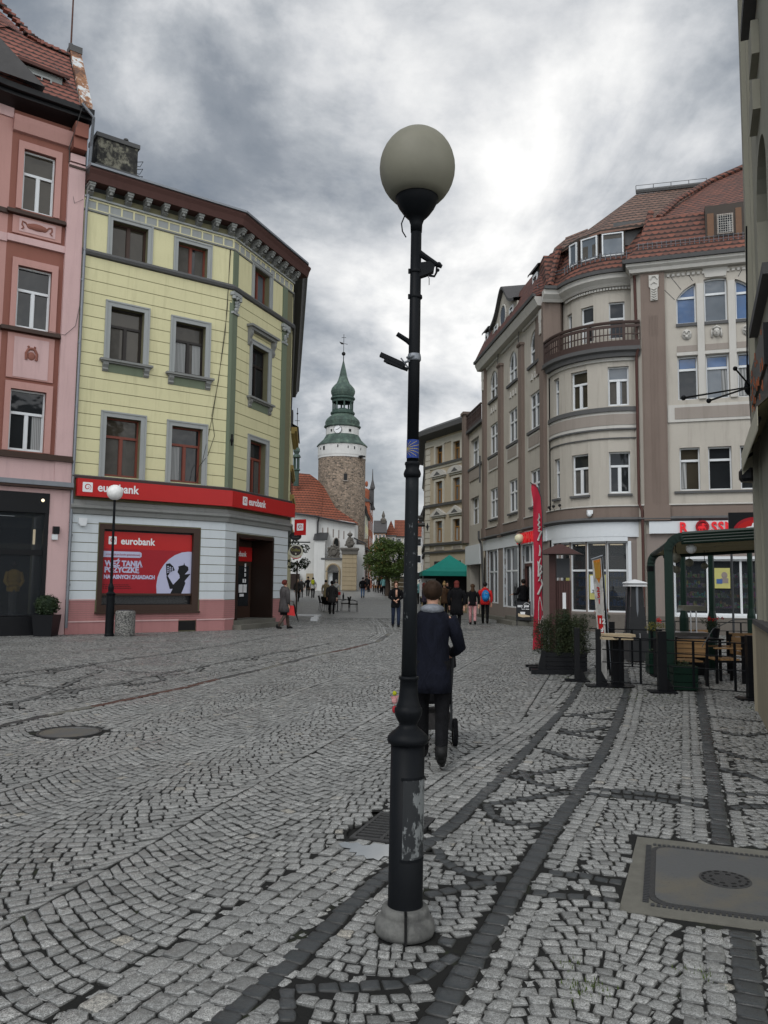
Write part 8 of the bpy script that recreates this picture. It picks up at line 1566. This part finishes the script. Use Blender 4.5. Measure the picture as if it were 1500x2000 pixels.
# ---------------------------------------------------------------- restaurant terrace
def terrace():
    # planter with a conifer
    T=thing('planter','long black wooden planter on skids with a bushy dark conifer, behind the red flag','planter',(3.38,15.1,0),R(-6)); mb=MB(T)
    for k in range(4): mb.box(-.36,.40,-.25,.25,.06+.085*k,.135+.085*k)
    mb.flush('box','shop_black',T); mb.box(-.33,.37,-.22,.22,.05,.38); mb.flush('inner_box','shop_black',T); 
    for y in (-.32,.22): mb.box(-.62,.15,y-.05,y+.05,0,.09); mb.flush('skid','shop_black',T)
    mb.add([(-.50,-.28,.08),(-.35,-.28,.08),(-.35,-.28,.42),(-.42,-.28,.42),(-.50,-.22,.08),(-.35,-.22,.08),(-.35,-.22,.42),(-.42,-.22,.42)],[(0,1,2,3),(7,6,5,4),(0,4,5,1),(1,5,6,2),(2,6,7,3),(3,7,4,0)]); mb.flush('bracket','shop_black',T)
    sh=thing('conifer_shrub','bushy dark green conifer growing in the long black planter','shrub',(3.40,15.1,.40)); mb=MB(sh)
    for i in range(30):
        a=random.uniform(0,6.28); e=random.uniform(.15,1); d=Vector((math.cos(a)*.46*e,math.sin(a)*.30*e,random.uniform(.25,.74)*(1.15-.5*e))); mb.tube([(d.x*.2,d.y*.2,-.03),(d.x*.6,d.y*.6,d.z*.55),d],[.012,.008,.003],4)
    mb.flush('stem','bark',sh)
    for i in range(54):
        a=random.uniform(0,6.28); e=random.uniform(.1,1)**.7; x=math.cos(a)*.54*e; y=math.sin(a)*.34*e; top=.78-.30*e+random.uniform(-.05,.12)
        for z in np.arange(.0,top,.09): leaves(mb,(x+random.gauss(0,.02),y,z),(.085,.08,.085),60,.021,.1,.55)
    mb.build('foliage','leaf_fir',sh)
    # feather flag
    T=thing('feather_flag','tall red feather flag with white handwriting, standing in front of the planter','flag',(3.15,16.1,0)); mb=MB(T)
    mb.tube([(0,0,0),(.045,0,1.5),(.055,0,3.0),(.03,0,3.4),(-.04,0,3.6),(-.19,0,3.70)],.010,6); mb.flush('pole','dark_metal',T); mb.box(-.3,.1,-.03,.03,0,.05); mb.box(-.05,.05,-.3,.3,0,.04); mb.flush('foot','shop_black',T)
    L_=[(-.16,3.69),(-.165,3.55),(-.135,3.3),(-.13,3.0),(-.12,2.2),(-.125,1.2),(-.155,.34)]; Rr=[(-.16,3.69),(-.07,3.655),(.025,3.45),(.055,3.2),(.06,2.2),(.055,1.2),(.045,.38)]
    def ev(P,t): k=t*(len(P)-1); i=min(len(P)-2,int(k)); u=k-i; return P[i][0]+(P[i+1][0]-P[i][0])*u,P[i][1]+(P[i+1][1]-P[i][1])*u
    n=40; m_=6; vs=[];
    for i in range(n+1):
        a=ev(L_,i/n); b=ev(Rr,i/n)
        for j in range(m_+1): u=j/m_; vs.append((a[0]+(b[0]-a[0])*u,.02*math.sin(i*.35+u*3)*(1-u),a[1]+(b[1]-a[1])*u))
    mb.add(vs,[(i*(m_+1)+j,i*(m_+1)+j+1,(i+1)*(m_+1)+j+1,(i+1)*(m_+1)+j) for i in range(n) for j in range(m_)]); fl=mb.flush('cloth','flag_red',T,smooth=True)
    px=lambda pts,w:[(.0+(x-530)*.00103,-.030,1.6+(1149-(1040+y/10))/1560*16.1) for x,y in pts]
    st=[[(510,-330),(520,-250),(495,-200),(520,-150),(490,-100),(530,-60),(500,-20)],[(490,0),(520,20),(560,20),(520,110),(490,200)],[(515,285),(530,400),(515,500)],[(480,600),(500,700),(495,900)],[(540,540),(500,660),(550,700),(530,780),(560,800),(500,900)],[(540,880),(500,990),(545,960),(570,1050),(480,1250)]]
    for s_ in st: mb.tube(px(s_,0),[.009]+[.019]*(len(s_)-2)+[.021],5); mb.flush('handwriting','cloth_pale',fl)
    for s_ in ([(520,1290),(495,1400),(490,1700),(500,1960)],[(520,1290),(545,1400),(565,1540),(575,1560)],[(510,1960),(530,1760),(575,1650),(570,1850),(520,1990)]): mb.tube(px(s_,0),.008,4); mb.flush('drawing','cloth_pale',fl)
    # menu post with little roof
    T=thing('menu_board','dark red wooden notice post with a small pitched roof and a blank menu panel','notice board',(4.42,20,0),R(-20)); mb=MB(T)
    mb.box(-.26,-.10,-.12,.12,0,2.50); mb.flush('post','wood_brown',T)
    for k in range(6): mb.box(-.10+.06*k,-.048+.06*k,-.05,.05,0,1.75)
    mb.flush('boarding','wood_brown',T); mb.box(-.08,.24,-.09,-.02,1.82,2.30); mb.flush('panel','dark_metal',T); mb.box(.06,.14,-.075,-.052,1.05,1.45); mb.flush('notice','white_paint',T)
    mb.add([(-.55,-.45,2.40),(.55,-.45,2.40),(.55,.45,2.40),(-.55,.45,2.40),(-.05,0,2.66),(.05,0,2.66)],[(0,1,5,4),(1,2,5),(2,3,4,5),(3,0,4),(0,3,2,1)]); mb.build('roof','wood_brown',T)
    # leaning roll-up banner
    T=thing('banner_stand','narrow leaning food banner with red lettering between the planter and the table','banner',(3.80,13.75,0)); mb=MB(T)
    A=[(-.21,0,2.08),(-.02,-.03,2.13),(.06,0,.05),(-.06,.0,.05)]; M0=ROOTM[T.name].copy()
    mb.add([(-.215,0,2.06),(-.055,0,2.10),(.00,0,.9),(.02,0,.05),(-.10,0,.05),(-.145,0,.9)],[(0,1,2,3,4,5)]); sh=mb.flush('banner','cloth_pale',T); mb.add([(-.05,.02,2.10),(.01,.02,.9),(.06,.02,.1),(.10,.02,.1),(-.03,.02,2.12)],[(0,1,2,3,4)]); mb.flush('back','shop_black',T); mb.tube([(-.23,0,2.07),(-.03,0,2.14)],.016,6); mb.tube([(-.03,.01,2.12),(.10,.01,.03)],.008,5); mb.flush('rail','zinc',T)
    mb.add([(-.195,-.006,2.05),(-.075,-.006,2.08),(-.06,-.006,1.8),(-.10,-.006,1.66),(-.16,-.006,1.78)],[(0,1,2,3,4)]); mb.flush('food_picture','fries',sh); 
    for k in range(5): mb.tube([(-.185+.025*k,-.012,2.04-.02*(k%2)),(-.155+.016*k,-.012,1.75)],.007,4)
    mb.flush('food_picture','mustard',sh); mb.add([(-.14,-.006,1.12),(-.055,-.006,1.12),(-.025,-.006,.78),(-.105,-.006,.78)],[(0,1,2,3)]); mb.flush('price_field','red_sign',sh)
    Mt=ROOTM[T.name]@Matrix.Translation((-.10,-.008,1.30))@Matrix.Rotation(R(90),4,'X')@Matrix.Rotation(R(-86),4,'Z'); text(mb,'zestaw',.10,Matrix.Identity(4),.003,.002) if 0 else None
    for k,(c,z) in enumerate((('2',1.52),('5',1.42),('1',1.32))): text(mb,c,.11,ROOTM[T.name].inverted()@ROOTM[T.name]@Matrix.Translation((-.145+.007*k,-.012,z))@Matrix.Rotation(R(90),4,'X'),.003,.003)
    mb.flush('lettering','red_sign',sh); text(mb,'12',.12,Matrix.Translation((-.12,-.012,.98))@Matrix.Rotation(R(90),4,'X'),.003,.004); text(mb,'zł',.10,Matrix.Translation((-.105,-.012,.84))@Matrix.Rotation(R(90),4,'X'),.003,.004); mb.build('price_lettering','white_paint',sh)
    # patio heater
    T=thing('patio_heater','pyramid patio heater with a white square cap and glass tube, behind the high table','patio heater',(5.49,17.5,0)); mb=MB(T)
    for x,y in ((-.20,-.2),(.20,-.2),(.20,.2),(-.20,.2)): mb.tube([(x,y,.0),(x*.62,y*.62,1.68)],.012,5); mb.flush('leg','steel',T)
    mb.add([(-.19,-.19,.62),(.19,-.19,.62),(.13,-.13,1.62),(-.13,-.13,1.62)],[(0,1,2,3)]); mb.add([(-.19,.19,.62),(.19,.19,.62),(.13,.13,1.62),(-.13,.13,1.62)],[(0,1,2,3)]); mb.flush('mesh_guard','dark_metal',T); mb.box(-.21,.21,-.21,.21,.03,.62); mb.flush('cabinet','dark_metal',T); mb.tube([(0,-.14,.6),(0,-.14,1.65)],.03,8); mb.flush('glass_tube','zinc',T); mb.tube([(.02,-.23,.0),(.02,-.22,.62)],.018,6); mb.flush('tube','steel',T)
    mb.lathe([(.14,1.64),(.30,1.69),(.28,1.71),(.04,1.77),(0,1.775)],4,a0=R(45),capped=False); mb.slab([(-.2,-.2),(.2,-.2),(.2,.2),(-.2,.2)],1.62,1.66); mb.build('cap','white_paint',T)
    # high table
    T=thing('bar_table','standing bar table with a pale wooden top and round black foot by the railing','table',(3.82,13.15,0)); mb=MB(T)
    mb.lathe([(.27,0),(.28,.02),(.08,.035)],26); mb.flush('foot','shop_black',T); mb.box(-.09,.09,-.06,.06,.02,.76); mb.flush('column','shop_black',T); mb.add([(-.30,-.22,.76),(.20,-.22,.76),(.20,.0,.76),(-.30,.0,.76),(-.30,-.22,.80),(.20,-.22,.80),(.20,.0,.80),(-.30,.0,.80)],[(0,3,2,1),(4,5,6,7),(0,1,5,4),(1,2,6,5),(2,3,7,6),(3,0,4,7)]); mb.flush('tabletop','wood_pale',T); mb.box(-.20,.33,.08,.42,.79,.83); mb.build('tabletop','wood_pale',T)
    # railings
    def post(lab,x,y,h,w=.11):
        T=thing('railing_post',lab,'post',(x,y,0),R(-8),'railing posts of the terrace'); mb=MB(T); mb.box(-w/2,w/2,-w/2,w/2,.02,h); mb.flush('upright','shop_black',T); mb.box(-.20,.20,-.16,.16,0,.025); mb.flush('foot_plate','shop_black',T)
        mb.add([(w/2,-.02,.02),(w/2+.12,-.02,.02),(w/2,-.02,.26),(w/2,.02,.02),(w/2+.12,.02,.02),(w/2,.02,.26)],[(0,1,2),(5,4,3),(0,3,4,1),(1,4,5,2),(2,5,3,0)]); mb.build('gusset','shop_black',T)
    post('black railing post at the left end of the terrace, in front of the banner',3.50,13.1,.92,.08); post('shorter black post set just behind the end post of the railing',3.32,13.8,.90,.09); post('thick black railing post in front of the green pergola leg',4.30,12.45,.93,.13); post('black railing post beside the stone plinth at the right',5.36,11.75,.92,.13); post('black post with flower pot behind the banner',4.52,15.9,.92,.1)
    def rails(lab,a,b,ups):
        T=thing('railing',lab,'railing',(*a,0),0,'railings of the terrace'); mb=MB(T); d=Vector(b)-Vector(a)
        for z in (.80,.60,.40,.10): mb.tube([(0,0,z),(d.x,d.y,z)],.008 if z<.8 else .011,5); mb.flush('rail','black_paint',T)
        for u in ups: mb.box(d.x*u-.016,d.x*u+.016,d.y*u-.012,d.y*u+.012,.10,.80); mb.flush('baluster','black_paint',T)
    rails('black iron railing in front of the bar table',(3.55,13.05),(4.28,12.5),(.32,.68)); rails('black iron railing in front of the slatted chair',(4.35,12.45),(5.32,11.8),(.36,.86)); rails('black iron railing deeper in, behind the bar table',(4.0,15.6),(5.2,15.2),(.3,.62,.9)); rails('far black iron railing along the drugstore window',(5.9,19.5),(9.5,18.7),(.1,.3,.5,.7,.9))
    # pergola
    T=thing('pergola','dark green aluminium pergola with rounded corners and a beige canvas roof over the terrace','pergola',(4.56,12.9,0)); mb=MB(T); P=[(4.62,12.95),(5.12,15.3)]; Q=[(6.0,11.9),(6.9,14.5)]
    mb.M=Matrix.Identity(4)
    def curve_post(x,y,z,dx,dy,wd=.088):
        d=Vector((dx,dy)).normalized(); f=Matrix(((d.x,-d.y,0,x),(d.y,d.x,0,y),(0,0,1,0),(0,0,0,1))); mb.M=f
        pts=[(0,.0),(0,z-.22)]+[(.22-.22*math.cos(R(t)),z-.22+.22*math.sin(R(t))) for t in (20,40,60,80,90)]; 
        for (a,za),(b,zb) in zip(pts[:-1],pts[1:]):
            v=Vector((b-a,0,zb-za)); ang=math.atan2(v.x,v.z); mb.cbox(((a+b)/2,0,(za+zb)/2),(wd*1.5,wd,v.length+.02),Matrix.Rotation(ang,3,'Y'))
        mb.M=Matrix.Identity(4)
    for x,y,z in ((4.62,12.95,2.42),(5.12,15.3,2.28)):
        curve_post(x,y,z,1,-.55); mb.flush('leg','green_paint',T)
    for (x0,y0,z0),(x1,y1,z1) in (((4.80,12.86,2.42),(6.3,12.05,2.50)),((5.32,15.2,2.28),(7.2,14.2,2.40))):
        for k in range(4): 
            w=.05-.004*k; mb.tube([(x0,y0-.012*k,z0-.09+.045*k),(x1,y1-.012*k,z1-.09+.045*k)],.034,8)
        mb.flush('beam','green_paint',T)
    mb.tube([(4.66,13.0,2.34),(5.15,15.3,2.22)],.04,6); mb.tube([(6.2,12.1,2.42),(7.0,14.3,2.34)],.04,6); mb.tube([(5.5,12.6,2.42),(6.0,14.9,2.30)],.03,6); mb.flush('cross_beam','green_paint',T)
    n=14; vs=[]
    for i in range(n+1):
        u=i/n; a=Vector((4.72,12.95,2.40)).lerp(Vector((5.2,15.3,2.27)),u); b=Vector((6.3,12.1,2.46)).lerp(Vector((7.15,14.3,2.38)),u); sag=-.07*abs(math.sin(u*math.pi*3.5)); vs+=[(a.x,a.y,a.z+sag),(b.x,b.y,b.z+sag)]
    mb.add(vs,[(2*i,2*i+1,2*i+3,2*i+2) for i in range(n)]); mb.flush('canopy','canvas',T)
    mb.cbox((5.0,15.0,1.95),(.10,.10,.10)); mb.flush('junction_box','shop_black',T)
    for x,y,z0,z in ((6.1,16.3,0,2.35),(6.55,16.0,0,2.35),(8.2,17.9,0,2.6)):
        mb.lathe([(.09,z0),(.09,1.0),(.06,1.15),(.055,z)],12,(x,y,0)); mb.flush('leg','green_paint',T)
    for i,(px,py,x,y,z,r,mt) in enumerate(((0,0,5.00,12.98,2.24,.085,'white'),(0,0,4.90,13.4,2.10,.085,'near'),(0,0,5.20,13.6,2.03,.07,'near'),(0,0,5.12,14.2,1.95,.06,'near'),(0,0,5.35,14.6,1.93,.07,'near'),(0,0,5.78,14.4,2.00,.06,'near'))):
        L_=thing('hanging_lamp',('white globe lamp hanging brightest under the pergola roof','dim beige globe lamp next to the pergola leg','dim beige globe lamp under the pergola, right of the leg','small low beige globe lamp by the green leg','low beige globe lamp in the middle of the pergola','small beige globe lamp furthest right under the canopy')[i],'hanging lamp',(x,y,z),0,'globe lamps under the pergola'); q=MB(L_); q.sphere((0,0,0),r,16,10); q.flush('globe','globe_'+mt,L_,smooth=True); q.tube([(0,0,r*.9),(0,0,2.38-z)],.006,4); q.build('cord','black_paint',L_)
    for x,y,lab in ((4.72,12.75,'dark green concrete block planter at the foot of the near pergola leg'),(5.12,15.1,'dark green planter at the foot of the rear pergola leg')):
        T=thing('block_planter',lab,'planter',(x,y,0),R(-6),'green planters under the pergola'); mb=MB(T)
        for k in range(3): mb.box(-.17,.20,-.16,.16,.02+.125*k,.135+.125*k)
        mb.flush('block','green_paint',T); mb.box(-.15,.18,-.14,.14,.0,.38); mb.flush('soil','earth',T); leaves(mb,(0,0,.42),(.14,.12,.05),120,.02); mb.build('plant','leaf_dark',T)
    # slatted chairs
    def chair(lab,x,y,a):
        T=thing('garden_chair',lab,'chair',(x,y,0),a,'slatted wooden terrace chairs'); mb=MB(T)
        for k in range(4): mb.box(-.24,.24,-.245-.01*k,-.22-.01*k,.47+.075*k,.535+.075*k); mb.flush('back_slat','wood',T)
        for k in range(5): mb.box(-.22,.22,-.20+.085*k,-.13+.085*k,.385,.41); mb.flush('seat_slat','wood',T)
        for sg in (-1,1): mb.box(sg*.26-.02,sg*.26+.02,-.27,-.22,0,.80); mb.flush('leg','shop_black',T); mb.box(sg*.26-.02,sg*.26+.02,.18,.22,0,.58); mb.flush('leg','shop_black',T); mb.box(sg*.26-.03,sg*.26+.03,-.22,.24,.58,.605); mb.flush('armrest','wood',T); mb.box(sg*.24-.015,sg*.24+.015,-.24,.22,.35,.385); mb.flush('seat_rail','shop_black',T)
        return T
    c=chair('slatted wooden chair seen from behind, right of the near pergola leg',5.05,13.5,R(2))
    for x,y,a,l in ((5.85,13.9,88,'slatted wooden chair turned sideways beside the flower table'),(5.75,15.3,175,'slatted wooden chair behind the glass counter'),(6.75,15.0,170,'brown slatted chair furthest right under the canopy'),(6.1,12.6,60,'slatted wooden chair nearest to the stone plinth'),(6.35,16.6,0,'slatted wooden chair far back between two green posts'),(7.4,16.2,100,'slatted wooden chair far back at the right of the green posts')): dup(c,(x,y,0),R(a),l)
    T=thing('terrace_table','dark square terrace table among the slatted chairs','table',(5.55,14.3,0)); mb=MB(T); mb.box(-.35,.35,-.35,.35,.70,.73); mb.flush('tabletop','shop_black',T)
    for x in (-.3,.3):
        for y in (-.3,.3): mb.box(x-.02,x+.02,y-.02,y+.02,0,.7); mb.flush('leg','shop_black',T)
    # curved glass counter
    T=thing('glass_counter','stainless serving counter under a curved glass guard behind the slatted chair','counter',(5.72,15.1,0),R(-4)); mb=MB(T); mb.box(-.33,.33,-.22,.22,.62,.78); mb.flush('top','steel',T); mb.box(-.30,.30,-.2,.2,0,.62); mb.flush('cabinet','shop_black',T)
    pr=[(-.34,.78)]+[(.02-.36*math.cos(R(t)),.80+.46*math.sin(R(t))) for t in range(8,100,8)]+[(.30,1.24)]
    for (a,za),(b,zb) in zip(pr[:-1],pr[1:]): mb.add([(a,-.2,za),(b,-.2,zb),(b,.2,zb),(a,.2,za)],[(0,1,2,3)])
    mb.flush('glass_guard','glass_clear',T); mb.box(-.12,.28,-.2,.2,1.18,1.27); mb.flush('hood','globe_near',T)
    for x in (.0,.10): mb.tube([(x,-.18,.78),(x,-.18,1.2)],.012,6); mb.flush('support','steel',T)
    # flowers
    def flowers(lab,x,y,z,s,pm,lm='leaf_yellow',pot=True):
        T=thing('flower_pot',lab,'flower pot',(x,y,z)); mb=MB(T)
        if pot: mb.lathe([(.05*s*8,0),(.075*s*8,.16*s*8),(.08*s*8,.17*s*8)],12); mb.flush('pot','shop_black',T)
        for i in range(7): leaves(mb,(random.gauss(0,.10)*s*8,random.gauss(0,.06)*s*8,(.18+random.uniform(-.02,.12))*s*8),(.07*s*8,.07*s*8,.06*s*8),70,.016*s*8)
        mb.flush('foliage',lm,T)
        for i in range(5): leaves(mb,(random.gauss(0,.06)*s*8,random.gauss(0,.04)*s*8,(.34+random.uniform(-.03,.04))*s*8),(.035*s*8,.035*s*8,.03*s*8),26,.014*s*8)
        mb.build('blossom',pm,T)
    flowers('flower pot with red geraniums and trailing green on the terrace table',5.95,14.4,.72,.125,'petal','leaf_fir'); flowers('red flowers with yellow green leaves between the two pergola legs',5.0,14.6,.70,.11,'petal'); flowers('rust red flowers in a dark pot behind the leaning banner',4.40,16.0,.80,.12,'petal2','leaf_dark')
    T=thing('pot_stand','tall dark stand holding the rust red flowers','stand',(4.40,16.0,0)); mb=MB(T); mb.box(-.12,.12,-.12,.12,0,.8); mb.flush('column','shop_black',T); mb.box(-.16,.16,-.16,.16,0,.03); mb.build('foot','shop_black',T)
    T=thing('pot_stand','slim dark stand carrying the flowers between the pergola legs','stand',(5.0,14.6,0)); mb=MB(T); mb.box(-.08,.08,-.08,.08,0,.7); mb.flush('column','shop_black',T); mb.box(-.13,.13,-.13,.13,0,.03); mb.build('foot','shop_black',T)
    # restaurant sign above the pergola
    T=thing('restaurant_sign','dark sign board with a red oval and a white hat shape above the pergola','sign',(8.63,20,0)); F=Fr((8.66,20.0),(9.62,19.7)); mb=F.mb(); mb.box(0,1.0,0,.08,2.75,3.50); mb.flush('board','shop_black',T); c_=(.62,3.02)
    mb.prism([(c_[0]+.52*math.cos(R(t)),c_[1]+.36*math.sin(R(t))) for t in range(0,360,10)],-.02,.0); mb.flush('oval','red_dark',T); mb.prism([(c_[0]+.44*math.cos(R(t)),c_[1]+.29*math.sin(R(t))) for t in range(0,360,10)],-.03,-.021); mb.flush('oval','red_sign',T)
    mb.prism([(c_[0]-.34,c_[1]+.02),(c_[0]-.20,c_[1]+.11),(c_[0]-.10,c_[1]+.13),(c_[0]-.07,c_[1]+.21),(c_[0]+.07,c_[1]+.22),(c_[0]+.12,c_[1]+.14),(c_[0]+.26,c_[1]+.12),(c_[0]+.36,c_[1]+.08),(c_[0]+.2,c_[1]+.05),(c_[0],c_[1]+.04),(c_[0]-.2,c_[1]+.03)],-.04,-.031); mb.flush('hat_shape','white_paint',T)
    for x in (.05,.9): mb.tube([(x,.04,0),(x,.04,2.8)],.03,6); mb.flush('pole','dark_metal',T)
M['flag_red']=plain('flag_red',(.42,.02,.045),.75,0,.08,3); M['fries']=plain('fries_orange',(.50,.17,.02),.6,0,.4,40)
terrace()
